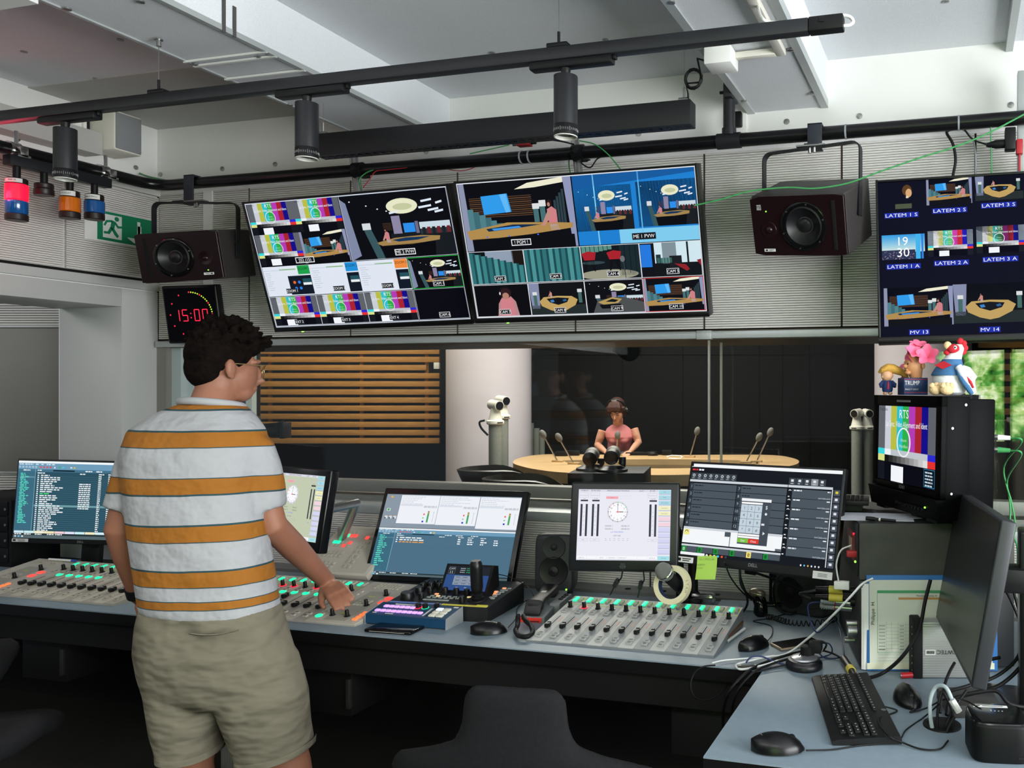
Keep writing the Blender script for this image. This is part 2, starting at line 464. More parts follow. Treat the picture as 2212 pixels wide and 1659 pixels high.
o = area('studio_slat_light', CAMP + TS.to_3x3() @ Vector((-4.2, 8.1, 1.72)), (math.radians(35), 0, YAW), 2.4, .3, 75, (1.0, .86, .66))
# ================================================================ screens
def screen_mat(name, k=1.0, gloss=0.18):
    m = bpy.data.materials.new(name); m.use_nodes = True; nt = m.node_tree; p = nt.nodes['Principled BSDF']
    a = nt.nodes.new('ShaderNodeVertexColor'); a.layer_name = 'Col'
    p.inputs['Base Color'].default_value = (.004, .004, .005, 1); p.inputs['Roughness'].default_value = gloss
    p.inputs['Specular IOR Level'].default_value = 0.0
    nt.links.new(a.outputs[0], p.inputs['Emission Color']); p.inputs['Emission Strength'].default_value = k
    return m
scr_m = screen_mat('lit_screen', 1.0)

class S:
    """a lit screen picture: one mesh of flat coloured shapes, u to the right, v down"""
    def __init__(s, w, h, bg='#000000', T=None):
        s.w, s.h = w, h; s.bm = bmesh.new(); s.cl = s.bm.loops.layers.float_color.new('Col'); s.st = [(0, 0, 1, 1)]; s.lay = 0
        s.T = T or Matrix()
        s.rect(0, 0, 1, 1, bg, 0)
    def push(s, u0, v0, u1, v1):
        a = s.st[-1]; W_, H_ = a[2] - a[0], a[3] - a[1]
        s.st.append((a[0] + u0 * W_, a[1] + v0 * H_, a[0] + u1 * W_, a[1] + v1 * H_)); return s
    def pop(s): s.st.pop()
    def P(s, u, v, L):
        a = s.st[-1]; u = a[0] + u * (a[2] - a[0]); v = a[1] + v * (a[3] - a[1])
        return s.T @ Vector(((u - .5) * s.w, -.00025 * (L + s.lay), (.5 - v) * s.h))
    def asp(s): a = s.st[-1]; return (a[2] - a[0]) * s.w / max(1e-9, (a[3] - a[1]) * s.h)
    def poly(s, pts, c, L=1):
        vs = [s.bm.verts.new(s.P(u, v, L)) for u, v in pts]
        f = s.bm.faces.new(vs); cc = lin(c)
        for l in f.loops: l[s.cl] = cc
    def rect(s, u0, v0, u1, v1, c, L=1): s.poly([(u0, v0), (u0, v1), (u1, v1), (u1, v0)], c, L)
    def ell(s, cu, cv, ru, rv, c, L=1, n=28): s.poly([(cu + ru * math.cos(-2 * PI * i / n), cv + rv * math.sin(-2 * PI * i / n)) for i in range(n)], c, L)
    def ring(s, cu, cv, ru, rv, t, c, L=1, n=32, a0=0., a1=2 * PI):
        for i in range(n):
            a, b2 = a0 + (a1 - a0) * i / n, a0 + (a1 - a0) * (i + 1) / n; q = []
            for (A, k) in ((a, 1), (a, 1 - t), (b2, 1 - t), (b2, 1)): q.append((cu + ru * k * math.cos(A), cv + rv * k * math.sin(A)))
            s.poly(q, c, L)
    def line(s, u0, v0, u1, v1, t, c, L=1):
        A = s.asp(); dx, dy = (u1 - u0) * A, v1 - v0; l = math.hypot(dx, dy) or 1; nx, ny = -dy / l * t / 2 / A, dx / l * t / 2
        s.poly([(u0 + nx, v0 + ny), (u0 - nx, v0 - ny), (u1 - nx, v1 - ny), (u1 + nx, v1 + ny)], c, L)
    def frame_(s, t, c, L=9, u0=0, v0=0, u1=1, v1=1):
        A = s.asp(); a = t / A
        s.rect(u0, v0, u1, v0 + t, c, L); s.rect(u0, v1 - t, u1, v1, c, L); s.rect(u0, v0, u0 + a, v1, c, L); s.rect(u1 - a, v0, u1, v1, c, L)
    def text(s, t, u, v, hgt, c, L=6, al='C', width=None):
        a = s.st[-1]; hm = hgt * (a[3] - a[1]) * s.h
        vs, fs, x0, x1 = text_mesh(t); k = hm / .69; ox = {'C': -(x0 + x1) / 2, 'L': -x0, 'R': -x1}[al]
        kx = k if not width else width * (a[2] - a[0]) * s.w / max(1e-6, x1 - x0)
        o = s.P(u, v, L); inv = s.T.inverted(); o = inv @ o; V = [s.bm.verts.new(s.T @ Vector((o.x + (q.x + ox) * kx, o.y, o.z - hm / 2 + q.y * k))) for q in vs]; cc = lin(c)
        for f in fs:
            try:
                F = s.bm.faces.new([V[i] for i in f])
                for l in F.loops: l[s.cl] = cc
            except ValueError: pass
    def dash(s, u, v, ln, h, c, L=4, wd=.018):
        e = u + ln
        while u < e - .003:
            q = min(e, u + wd * (.5 + rnd.random())); s.rect(u, v - h / 2, q, v + h / 2, c, L); u = q + wd * .22
    def build(s, name, parent, m=None):
        me = bpy.data.meshes.new(name); s.bm.to_mesh(me); s.bm.free(); me.materials.append(m or scr_m)
        o = bpy.data.objects.new(name, me); col.objects.link(o); o.parent = parent; return o

def tag_box(s, t, u, v, h=.1, c='#f4f4f4', bg='#10141c', fr=True):
    wd = len(t) * h * .72 / s.asp()
    s.rect(u - wd / 2 - .02, v - h * .95, u + wd / 2 + .02, v + h * .95, bg, 6)
    if fr: s.frame_(.012, c, 7, u - wd / 2 - .02, v - h * .95, u + wd / 2 + .02, v + h * .95)
    s.text(t, u, v, h, c, 7)

def testcard(s, small=True, bright=False):
    cols = ['#5f6369', '#c9ced6', '#b9bd45', '#2fbfcb', '#2cb04a', '#b23cb4', '#a8222e', '#120c86', '#5f6369']
    if bright: cols = ['#8b97a3', '#f2f5f5', '#f0f29a', '#5ff0dd', '#6fe08a', '#ea4bc4', '#f03a3c', '#2424cf', '#8b97a3']
    e = [0, .125, .235, .34, .445, .55, .66, .765, .87, 1]
    for i, c in enumerate(cols): s.rect(e[i], 0, e[i + 1], .66, c, 1)
    s.rect(0, .58, .125, .66, '#39d6de', 2); s.rect(.125, .58, .24, .66, '#eef1f6', 2); s.rect(.24, .58, .87, .66, '#bfc4cc', 2); s.rect(.87, .58, 1, .66, '#2a2ad0', 2)
    s.rect(0, .66, 1, 1, '#070812', 1); s.rect(0, .66, .125, .75, '#d9e08a', 2)
    for i in range(10): s.rect(.13 + .074 * i, .66, .13 + .074 * (i + 1), .75, (20 + 22 * i,) * 3, 2)
    s.rect(.87, .66, 1, .75, '#e2322f', 2); s.rect(.25, .79, .47, 1, '#f2f5fa', 2); s.rect(0, .75, .125, 1, '#14161f', 2); s.rect(.87, .75, 1, 1, '#14161f', 2)
    s.text('RTS', .47, .10, .11, '#f0f4f4', 4); s.text('Lip Sync, Video Alignment and Ident', .5, .235, .075, '#eef2f6', 4, width=.72)
    s.ring(.47, .47, .155 / s.asp() * 1.25, .155 * 1.25, .10, '#eef0f2', 4, 28)
    s.text('Hitomi', .47, .44, .04, '#bfe8c8', 4); s.text('MatchBox', .47, .52, .04, '#bfe8c8', 4)
    s.text('P. 0123456', .1, .05, .035, '#1c2024', 4)

def woman(s, u, v, k, c1='#cf7f86'):
    A = s.asp()
    s.ell(u, v, .045 * k / A, .062 * k, '#2a1518', 4, 14); s.ell(u - .012 * k / A, v + .02 * k, .026 * k / A, .036 * k, '#b98372', 5, 12)
    s.poly([(u - .055 * k / A, v + .10 * k), (u - .04 * k / A, v + .36 * k), (u + .12 * k / A, v + .36 * k), (u + .12 * k / A, v + .12 * k), (u + .04 * k / A, v + .055 * k)], c1, 4)
    s.poly([(u - .03 * k / A, v + .1 * k), (u - .19 * k / A, v + .37 * k), (u - .13 * k / A, v + .38 * k), (u + .03 * k / A, v + .2 * k)], '#c08a80', 5)
    s.poly([(u - .03 * k / A, v + .36 * k), (u - .02 * k / A, v + .46 * k), (u + .15 * k / A, v + .46 * k), (u + .12 * k / A, v + .36 * k)], '#b9a7b0', 4)

def pgm(s):
    s.rect(0, 0, 1, 1, '#06080e', 1); s.poly([(0, 0), (0, 1), (.06, 1), (.05, 0)], '#8d93ad', 2)
    for i in range(11): s.rect(.08, .22 + .028 * i, .64, .232 + .028 * i, '#6d4c31' if i % 2 else '#553a27', 2)
    s.poly([(.19, .20), (.20, .47), (.45, .45), (.43, .18)], '#2f9bea', 3); s.poly([(.36, .19), (.40, .455), (.44, .45), (.42, .185)], '#5fb8f6', 4)
    for i, x in enumerate((.05, .10, .155, .205, .25, .30, .35, .40)): s.rect(x, .38 + .045 * i, x + .055, .78, ('#4f7f88', '#3d6a73')[i % 2], 3)
    s.poly([(.50, .13), (.62, .05), (.93, .0), (.93, .075), (.68, .12)], '#ece9cf', 3)
    for i in range(4): s.rect(.83 + .025 * i, .32 - .05 * i, .85 + .025 * i, .7, '#2d3f47', 2)
    s.poly([(.93, 0), (.96, 1), (1, 1), (1, 0)], '#8f96b8', 2)
    s.rect(.645, .42, .69, .62, '#466f74', 3); s.rect(.705, .40, .75, .62, '#466f74', 3); s.rect(.64, .35, .70, .43, '#dcdfdf', 4); s.rect(.70, .31, .76, .40, '#dcdfdf', 4)
    woman(s, .79, .36, .85)
    s.poly([(.02, .70), (.4, .60), (.75, .63), (.98, .66), (.97, .73), (.6, .79), (.3, .82), (.04, .83)], '#b08b4e', 4)
    s.poly([(.2, .68), (.45, .635), (.7, .655), (.5, .69), (.22, .72)], '#0f2b4a', 5); s.poly([(.25, .68), (.5, .66), (.52, .685), (.27, .71)], '#3f97e8', 6)
    s.rect(.06, .82, .98, 1, '#05070d', 4)
    for x in (.2, .4, .66): s.ell(x, .80, .008, .012, '#3f6cf0', 6, 8)

def wide(s, lavender=True):
    s.rect(0, 0, 1, 1, '#070910', 1); s.poly([(.42, .62), (1, .58), (1, 1), (.42, 1)], '#161b20', 2)
    if lavender: s.poly([(0, .05), (.0, 1), (.10, .93), (.05, .12)], '#7f88a5', 2)
    s.ell(.57, .22, .145, .115, '#e6e7c6', 3); s.ell(.575, .23, .09, .05, '#c4c9a0', 4)
    for (x, y, w_) in ((.44, .3, .09), (.75, .16, .1), (.72, .25, .12), (.8, .3, .1), (.88, .2, .06), (.86, .33, .08)): s.poly([(x, y), (x + .003, y + .03), (x + w_, y + .01), (x + w_, y - .02)], '#dfeaf6', 3)
    for (x, y) in ((.09, .1), (.24, .18), (.34, .24), (.42, .28)): s.ell(x, y, .008, .01, '#dfe6ee', 3, 8)
    s.rect(.45, .36, .53, .63, '#8c85a3', 3); s.rect(.55, .48, .655, .62, '#2c8de8', 3); s.rect(.66, .46, .69, .64, '#6d6a86', 3)
    s.rect(.70, .48, .98, .60, '#c9d9e2', 3); s.rect(.70, .58, .98, .66, '#29343a', 4)
    for i in range(6): s.rect(.72 + .045 * i, .56, .75 + .045 * i, .66, '#6d2228' if i % 2 else '#1a2024', 5)
    for i in range(6): s.rect(.36, .46 + .02 * i, .44, .468 + .02 * i, '#4d3524', 3)
    woman(s, .375, .56, .42)
    s.poly([(.26, .75), (.45, .69), (.7, .675), (.87, .70), (.86, .76), (.6, .80), (.32, .80)], '#a2834e', 4); s.poly([(.42, .72), (.55, .695), (.78, .70), (.66, .74), (.48, .75)], '#123356', 5)
    s.poly([(.3, .80), (.82, .78), (.8, 1), (.32, 1)], '#04050b', 4)
    s.poly([(.17, .52), (.25, 1), (.33, 1), (.24, .52)], '#37565c', 4); s.rect(.165, .44, .245, .54, '#d5dade', 5)

def tubes(s, step):
    s.rect(0, 0, 1, 1, '#0a1014', 1)
    if step: s.rect(.3, 0, .8, .5, '#8f9db0', 2); s.rect(.78, 0, 1, .5, '#1a120e', 2)
    n = 9
    for i in range(n):
        x = i / n; t = .04 + .052 * i if step else 0
        s.rect(x, t, x + .07, 1, ('#2e7075', '#4a9295', '#3a8286')[i % 3], 3); s.rect(x + .07, t, x + 1 / n, 1, '#194a50', 3)

def cam4(s):
    s.rect(0, 0, 1, 1, '#0b1318', 1)
    for i in range(7): s.rect(.02 + .075 * i, .0, .085 + .075 * i, .25 - .02 * i, '#5b8f84', 2)
    for i in range(4): s.rect(.66 + .09 * i, 0, .74 + .09 * i, .9, '#15272c', 2)
    s.ell(.45, .86, .5, .15, '#9a9a86', 2)
    for x in (.13, .56):
        s.poly([(x - .12, .22), (x - .08, .42), (x + .1, .42), (x + .13, .2), (x, .16)], '#a8202c', 4); s.poly([(x - .07, .42), (x - .09, .75), (x - .07, .75), (x, .45), (x + .08, .75), (x + .1, .75), (x + .09, .42)], '#0a0a10', 4)
    s.ell(.2, .5, .2, .05, '#31454a', 4); s.line(.71, .45, .73, 1, .02, '#3b4146', 4); s.ell(.7, .42, .04, .09, '#6c7075', 5)

def cam5(s):
    s.rect(0, 0, 1, 1, '#0a0d12', 1); s.rect(0, .05, .19, .7, '#2378dc', 2); s.rect(.24, 0, 1, .62, '#cfe6ee', 2); s.rect(.37, 0, .6, .62, '#7f9098', 3); s.rect(.77, 0, .8, .7, '#11161a', 4)
    s.rect(.22, .6, 1, 1, '#0c1114', 3); s.rect(.48, .4, .68, .75, '#161b1f', 4); s.rect(.26, .35, .34, .6, '#23363c', 4)
    s.poly([(.55, .62), (.75, .85), (.8, .8), (.74, .66)], '#8e2028', 5); s.poly([(.92, .55), (1, .75), (1, .52)], '#8e2028', 5)
    for i in range(5): s.rect(.28 + .05 * i, .45, .32 + .05 * i, .6, '#3f6f68', 4)

def cam7(s):
    s.rect(0, 0, 1, 1, '#050509', 1); A = s.asp()
    s.poly([(.42, .6), (.38, 1), (.78, 1), (.74, .55), (.66, .38), (.5, .4)], '#b8868a', 3)
    s.poly([(.46, .48), (.45, 1), (.7, 1), (.69, .45), (.6, .4)], '#cf8088', 4)
    s.ell(.57, .28, .1, .17, '#2c171a', 5, 18); s.ell(.57, .36, .06, .1, '#b4806f', 6, 16); s.ring(.57, .27, .12, .2, .12, '#141418', 7, 16, PI, 2 * PI); s.ell(.47, .28, .015, .05, '#d9d9d9', 7, 8)

def cam8(s):
    s.rect(0, 0, 1, 1, '#0a0d11', 1); s.rect(0, .7, 1, 1, '#232b2b', 2); s.poly([(.0, 0), (.03, .8), (.17, .8), (.19, 0)], '#858cab', 2)
    s.poly([(.17, .58), (.25, .45), (.5, .42), (.75, .44), (.85, .55), (.8, .72), (.62, .88), (.5, .92), (.36, .86), (.2, .72)], '#c0a060', 3)
    s.poly([(.3, .5), (.5, .47), (.7, .5), (.66, .62), (.5, .7), (.36, .62)], '#0b1016', 4); s.poly([(.36, .55), (.42, .53), (.44, .6), (.38, .62)], '#3d7fc4', 5); s.poly([(.58, .55), (.64, .52), (.66, .58), (.6, .6)], '#2f5f94', 5)
    s.rect(.07, .35, .13, .7, '#466a66', 3); s.rect(.06, .28, .14, .38, '#d8dcdc', 4); s.rect(.87, .3, .93, .65, '#466a66', 3); s.rect(.86, .23, .94, .33, '#d8dcdc', 4); woman(s, .38, .27, .42, '#c9877c')

def cam9(s):
    wide(s, False); s.poly([(.2, .6), (.6, .5), (1, .7), (1, 1), (.1, 1)], '#4b4f50', 6); s.poly([(.2, .66), (.45, .52), (.62, .58), (.55, .7), (.3, .74)], '#b59a5c', 7); s.poly([(.33, .65), (.45, .57), (.56, .61), (.5, .67)], '#0c1218', 8); s.poly([(.22, .74), (.6, .72), (.56, .86), (.26, .86)], '#0a0d12', 7)

def zoomwin(s, c, t, panel):
    s.rect(0, 0, 1, 1, '#dfe6f2', 1); s.rect(0, .12, .45, .15, '#cbd6e6', 2); s.rect(.35, .1, .7, .14, '#8fb88a', 2)
    for i in range(9): s.dash(.03 + .01 * (i % 3), .22 + .07 * i, .08 + .1 * rnd.random(), .018, '#b3bccb', 2, .03)
    s.rect(.74, 0, 1, .3, c, 3); s.text(t, .87, .12, .08, '#102018', 4)
    s.rect(panel, .34, 1, .97, '#101826', 3); s.rect(.8, .45, .98, .58, '#21515c', 4); s.rect(.8, .58, .98, .66, '#e8edf0', 4)
    if panel < .6:
        for i, (x, y) in enumerate(((.62, .56), (.72, .56), (.63, .76), (.73, .76))): s.ell(x, y, .03, .05, '#ee6a2c' if i == 0 else '#2f7fe6', 5, 14)

tv_black = mat('black_screen_housing', '#0c0c0d', 0.3)
def tv(name, label, M, w, h, paint, group=None, pole=None, bz=.008, bot=.02):
    t = thing('display_screen', label, 'screen', mtx=M, group=group)
    b = B(); b.box((0, .028, -.006), (w + 2 * bz, .05, h + bz + bot), .003)
    b.box((0, .07, -.02), (w * .6, .05, h * .6), .01)
    b.m = 0; b.box((0, 0, h / 2 + bz / 2), (w + 2 * bz, .014, bz), .002); b.box((0, 0, -h / 2 - bot / 2), (w + 2 * bz, .016, bot), .002)
    for sx in (-1, 1): b.box((sx * (w / 2 + bz / 2), 0, -.005), (bz, .014, h + bz + bot), .002)
    b.build('housing', tv_black, t)
    s = S(w, h, '#020308', Matrix.Translation((0, .001, 0))); paint(s); s.build('screen', t)
    b = B(); b.box((-w * .36, -.004, -h / 2 - bot - .002), (.008, .006, .004)); b.build('standby_light', led_g, t)
    if pole:
        top, mid = pole
        b = B(); b.cyl(top, mid, .017, n=20); b.build('mounting_pole', steel, t, world=True)
    return t

def paint1(s):
    for i in range(2):
        for j in range(2):
            s.push(.005 + i * .235, .005 + j * .245, .005 + (i + 1) * .235, .005 + (j + 1) * .245)
            pgm(s) if (i, j) == (1, 1) else testcard(s)
            s.pop()
    s.push(.48, .005, .995, .50); wide(s); s.frame_(.006, '#cfd6e2'); tag_box(s, 'ME 2 PVW', .52, .91, .05); s.pop()
    s.push(.005, .005, .475, .495); tag_box(s, 'SS2 (15)', .5, .94, .05); s.pop()
    for i, (c, t, pn) in enumerate((('#1f9e4a', 'ZOOM 1', .5), ('#1f8fd8', 'ZOOM 2', .74), ('#ee8a3c', 'ZOOM 3', .74))):
        s.push(.005 + i * .247, .505, .005 + (i + 1) * .247, .745); zoomwin(s, c, t, pn); tag_box(s, t, .52, .84, .085, fr=False, bg='#20252c'); s.frame_(.01, '#d5dbe6', 8); s.pop()
        s.push(.005 + i * .247, .75, .005 + (i + 1) * .247, .99); testcard(s); tag_box(s, 'EXT %d' % (i + 2), .52, .88, .085, fr=False, bg='#20252c'); s.frame_(.01, '#d5dbe6', 8); s.pop()
    s.push(.75, .505, .995, .745); wide(s); tag_box(s, 'CAM 1', .52, .86, .09); s.frame_(.014, '#24d048'); s.pop()
    s.push(.75, .75, .995, .99); s.rect(0, 0, 1, 1, '#05060e'); tag_box(s, 'CAM 6', .52, .86, .09); s.frame_(.01, '#cfd6e2'); s.pop()
    s.frame_(.007, '#cfd6e2')
def paint2(s):
    s.push(.005, .005, .495, .495); pgm(s); tag_box(s, '! PGM !', .5, .9, .05); s.pop()
    s.push(.5, .005, .995, .495); s.rect(0, 0, 1, 1, '#1c7fd0', 1); s.poly([(0, 0), (0, .2), (1, .06), (1, 0)], '#155a9e', 2); s.rect(.35, .8, 1, 1, '#7fcbee', 2); s.rect(.17, 0, .18, 1, '#7fd0f5', 2); s.rect(.54, 0, .55, 1, '#5bb6ea', 2)
    for i in range(2): s.push(.0 + .52 * i, .17 - .02 * i, .48 + .52 * i, .80 - .02 * i); wide(s, False); s.pop()
    tag_box(s, 'ME 1 PVW', .55, .91, .05, fr=False); s.pop()
    for i, (f, t) in enumerate(((lambda q: tubes(q, True), 'CAM 2'), (lambda q: tubes(q, False), 'CAM 3'), (cam4, 'CAM 4'), (cam5, 'CAM 5'))):
        s.push(.005 + i * .2475, .5, .005 + (i + 1) * .2475, .745); f(s); tag_box(s, t, .52, .84, .085); s.frame_(.014, '#e4e8ee'); s.pop()
    for i, (f, t) in enumerate(((cam7, 'CAM 7'), (cam8, 'CAM 8'), (cam9, 'CAM 9'), (pgm, 'CAM 10'))):
        s.push(.005 + i * .2475, .75, .005 + (i + 1) * .2475, .992); f(s); tag_box(s, t, .52, .86, .085); s.frame_(.014, '#e4e8ee' if i < 3 else '#e03030'); s.pop()
    s.frame_(.007, '#dfe4ea')
def paint3(s):
    s.rect(0, 0, 1, 1, '#04051a', 1)
    def lab(t, u, v):
        wd = .020 * len(t) * .62; s.rect(u - wd / 2 - .004, v - .017, u + wd / 2 + .004, v + .017, '#1c2ea8', 3); s.text(t, u, v, .022, '#f2f4ff', 4, width=wd)
    X = lambda x: (x - 70) / 2800.; Y = lambda y: (y - 150) / 1455.
    def at(x0, y0, x1, y1, f): s.push(X(x0), Y(y0), X(x1), Y(y1)); f(s); s.pop()
    s.ell(X(355), Y(235), .017, .036, '#5a3c1e', 3, 14); s.ell(X(372), Y(262), .011, .028, '#d8a877', 4, 14); s.rect(X(345), Y(290), X(370), Y(310), '#e8dcc0', 4); s.rect(X(238), Y(362), X(400), Y(408), '#4c5640', 3)
    at(545, 145, 985, 390, pgm); at(1015, 130, 1470, 375, cam8)
    lab('LATEM 1 S', X(297), Y(468)); lab('LATEM 2 S', X(766), Y(448)); lab('LATEM 3 S', X(1234), Y(424))
    def sky(s):
        for i in range(10): s.rect(0, .07 * i, 1, .07 * (i + 1) + .01, (60 + 17 * i, 160 + 8 * i, 226), 2)
        s.rect(0, .62, .78, 1, '#2c3352', 3)
        for i in range(70): x = rnd.random() * .77; y = .66 + .32 * rnd.random(); s.rect(x, y, x + .012, y + .02, ('#c98f9f', '#4a5f94', '#d8c6cf')[i % 3], 4)
        s.rect(.79, 0, .9, 1, '#43b4ee', 3); s.rect(.92, 0, .97, 1, '#2f83d8', 3); s.text('19', .5, .27, .34, '#ffffff', 5); s.text('30', .5, .72, .36, '#ffffff', 5)
    at(98, 652, 518, 885, sky); at(548, 634, 982, 872, lambda q: testcard(q, bright=True)); at(1015, 615, 1470, 862, lambda q: testcard(q, bright=True))
    lab('LATEM 1 A', X(307), Y(952)); lab('LATEM 2 A', X(770), Y(938)); lab('LATEM 3 A', X(1234), Y(924))
    at(108, 1150, 776, 1505, pgm); at(776, 1140, 1470, 1500, cam8)
    lab('MV 13', X(445), Y(1567)); lab('MV 14', X(1117), Y(1562))

K = .95
M1 = pose((-2.385, 2.944, 2.064), .8, 17.8, 1.1); M2 = pose((-1.370, 2.905, 2.072), .6, 16.0, .4)
tv('tv', 'left one of the two tilted wall screens, with three white zoom windows in its grid', M1, .95, .527, paint1, None, (ony(762, 330, 3.03), ony(777, 440, 3.03)))
tv('tv', 'right one of the two tilted wall screens, with a large blue double picture', M2, .95, .520, paint2, None, (ony(1240, 285, 3.03), ony(1252, 390, 3.03)))
M3 = pose((.214, 2.938, 1.987), 4.5, -5.0, 1.1)
t3 = tv('tv', 'wall screen cut by the right edge, small pictures with blue LATEM captions', M3, .95, .534, paint3, bz=.008, bot=.022)
b = B(); b.b2((.195, 3.02, 2.2), (.25, 3.06, 2.62), .003); b.build('mounting_pole', alu, t3, world=True)
# ================================================================ things under the ceiling and on the walls
TY, TZ = 2.04, 2.425
tx1 = ony(1823, 62, TY).x
trk = thing('lighting_track', 'long black lighting track hung on thin wires across the ceiling', 'track', (-1.9, TY, TZ))
b = B(); b.b2((-3.7, TY - .017, TZ - .018), (tx1 - .085, TY + .017, TZ + .016), .003)
b.build('rail', blk_metal, trk, world=True)
b = B(); b.b2((tx1 - .085, TY - .018, TZ - .019), (tx1, TY + .018, TZ + .017), .004); b.b2((tx1 - .06, TY - .02, TZ + .0), (tx1 - .045, TY - .016, TZ + .012), .001)
b.build('end_feed', blk, trk, world=True)
for px, top in ((343, 2.61), (1207, 2.79)):
    X = ony(px, 180, TY).x
    b = B(); b.cyl((X, TY, TZ + .05), (X, TY, top), .0012, n=6); b.build('suspension_wire', steel, trk, world=True)
    b = B(); b.cyl((X, TY, TZ + .03), (X, TY, TZ + .06), .004, n=10); b.box((X, TY, TZ + .022), (.06, .03, .012), .003); b.build('wire_gripper', blk, trk, world=True)
    b = B(); b.cyl((X, TY, top - .022), (X, TY, top), .007, n=12); b.cyl((X, TY, top - .003), (X, TY, top), .012, n=12); b.build('ceiling_cup', steel, trk, world=True)

spot_ring = mat('pale_lens_ring', '#c9c8c0', 0.3); scale_m = mat('grey_scale_marks', '#9a9a9a', 0.5)
def spot_src():
    t = thing('track_spotlight', '', 'spotlight', (0, 0, 0))
    b = B(); b.b2((-.10, -.017, -.040), (.135, .017, -.0185), .005); b.b2((.135, -.008, -.03), (.145, .008, -.018), .003); b.build('track_adapter', blk, t)
    b = B(); b.lathe([(.011, -.055), (.013, -.045), (.013, -.037), (.008, -.036)], 16); b.cyl((0, 0, -.062), (0, 0, -.05), .008, n=12); b.build('swivel_joint', blk, t)
    b = B(); b.lathe([(.012, -.060), (.031, -.060), (.0315, -.062), (.0315, -.190), (.030, -.191), (.0, -.191)], 32); b.build('lamp_housing', blk_metal, t)
    b = B(); b.lathe([(.0305, -.189), (.0320, -.192), (.0320, -.218), (.0305, -.219)], 32, cap=False); b.m = 1
    for i in range(40): a = 2 * PI * i / 40; b.box((.0322 * math.cos(a), .0322 * math.sin(a), -.205), (.0008, .0008, .006 if i % 5 else .010), rot=(0, 0, a))
    b.build('focus_ring', [blk, scale_m], t)
    b = B(); b.lathe([(.031, -.219), (.0312, -.2215), (.028, -.2215), (.027, -.212)], 32, cap=False); b.m = 1; b.lathe([(.027, -.212), (.0001, -.205)], 32, cap=False); b.build('lens', [spot_ring, blk_gloss], t)
    return t
s0 = spot_src()
for i, (px, lb) in enumerate(((141, 'black cylinder spotlight on the track above the signal lamps'), (663, 'black cylinder spotlight on the track beside the left end of the black bar lamp'), (1222, 'black cylinder spotlight on the track in front of the black bar lamp'))):
    o = s0 if i == 0 else copy_tree(s0)
    o.location = (ony(px, 180, TY).x, TY, TZ); o['label'] = lb; o['group'] = 'track spotlights'
# linear pendant
LY = 2.66; x0, x1 = ony(691, 310, LY).x, ony(1497, 240, LY).x; lz = 2.447
bar = thing('bar_lamp', 'long black bar lamp hanging below the lighting track', 'lamp', ((x0 + x1) / 2, LY, lz))
b = B(); b.b2((x0, LY - .03, lz - .041), (x1, LY + .03, lz + .041), .002); b.build('lamp_housing', mat('anthracite_housing', '#17181b', 0.5, var=.05, vs=90), bar, world=True)
b = B()
for i in range(46): xx = x0 + .02 + (x1 - x0 - .04) * i / 45; b.lathe([(.008, 0), (.010, -.001), (.004, .008)], 10, Matrix.Translation((xx, LY, lz - .0415)))
b.build('louvre_cells', blk_gloss, bar, world=True)
for px, top in ((698, 2.61), (1478, 2.79)):
    X = ony(px, 250, LY).x
    b = B(); b.cyl((X, LY, lz + .06), (X, LY, top), .0009, n=6); b.build('suspension_wire', steel, bar, world=True)
    b = B(); b.cyl((X, LY, lz + .05), (X, LY, lz + .09), .005, n=10); b.box((X, LY, lz + .048), (.035, .025, .014), .003); b.build('wire_gripper', steel, bar, world=True)
# junction box, trunking and coiled cable on the duct
p = onz(1540, 135, 2.61); q = onz(1588, 160, 2.61)
jb = thing('junction_box', 'small white junction box under the ceiling duct', 'box', (-.80, 2.62, 2.58))
b = B(); c = onz(1558, 138, 2.57); b.box((c.x, c.y, 2.583), (.088, .095, .054), .004); b.build('box_body', white_p, jb, world=True)
jc = Vector((c.x, c.y, 2.583))
b = B(); yy = onz(1700, 128, 2.60).y; xx = onz(1700, 128, 2.60).x
b.b2((jc.x + .044, jc.y + .01, 2.588), (xx - .022, jc.y + .035, 2.608), .002); b.b2((xx - .02, -2.3, 2.588), (xx + .008, jc.y + .035, 2.608), .002)
tag(b.build('cable_trunking', cream_p), 'thin white cable trunking stuck under the ceiling duct', 'trunking')
cc = ony(1499, 172, 2.64)
def coil(c, R_, n, r, m, name, label, ax=('x', 'z'), grp=None, extra=()):
    pts = []
    for i in range(n * 16):
        a = 2 * PI * i / 16; k = R_ * (1 + .12 * math.sin(i * .37))
        pts.append(Vector(c) + Vector((k * math.cos(a), .006 * math.sin(i * .9), k * math.sin(a) * 1.15)) if ax == ('x', 'z') else Vector(c) + Vector((k * math.cos(a), k * math.sin(a), .004 + .003 * (i // 16))))
    b = B(); b.tube(list(extra[0]) + pts + list(extra[1]) if extra else pts, r, 7)
    return tag(b.build(name, m, None, 60), label, 'cable', grp)
coil(cc, .027, 4, .0032, rubber, 'coiled_cable', 'coil of black cable hanging beside the white junction box', extra=([jc + Vector((-.044, -.03, -.01)), jc + Vector((-.07, -.03, .0))], [cc + Vector((-.028, 0, -.01)), cc + Vector((-.02, 0, -.045)), Vector((ony(1487, 213, LY).x, LY, lz + .042))]))
# white feed cable of the track
cable('power_cable', [onz(1640, -60, 2.7), onz(1638, 10, 2.6), ony(1645, 38, TY + .01), ony(1668, 49, TY + .005), ony(1720, 45, TY), ony(1800, 35, TY), ony(1832, 35, TY), ony(1843, 46, TY), ony(1835, 54, TY), ony(1822, 56, TY)], .0045, white_p, 'thick white power cable looping to the end of the lighting track')

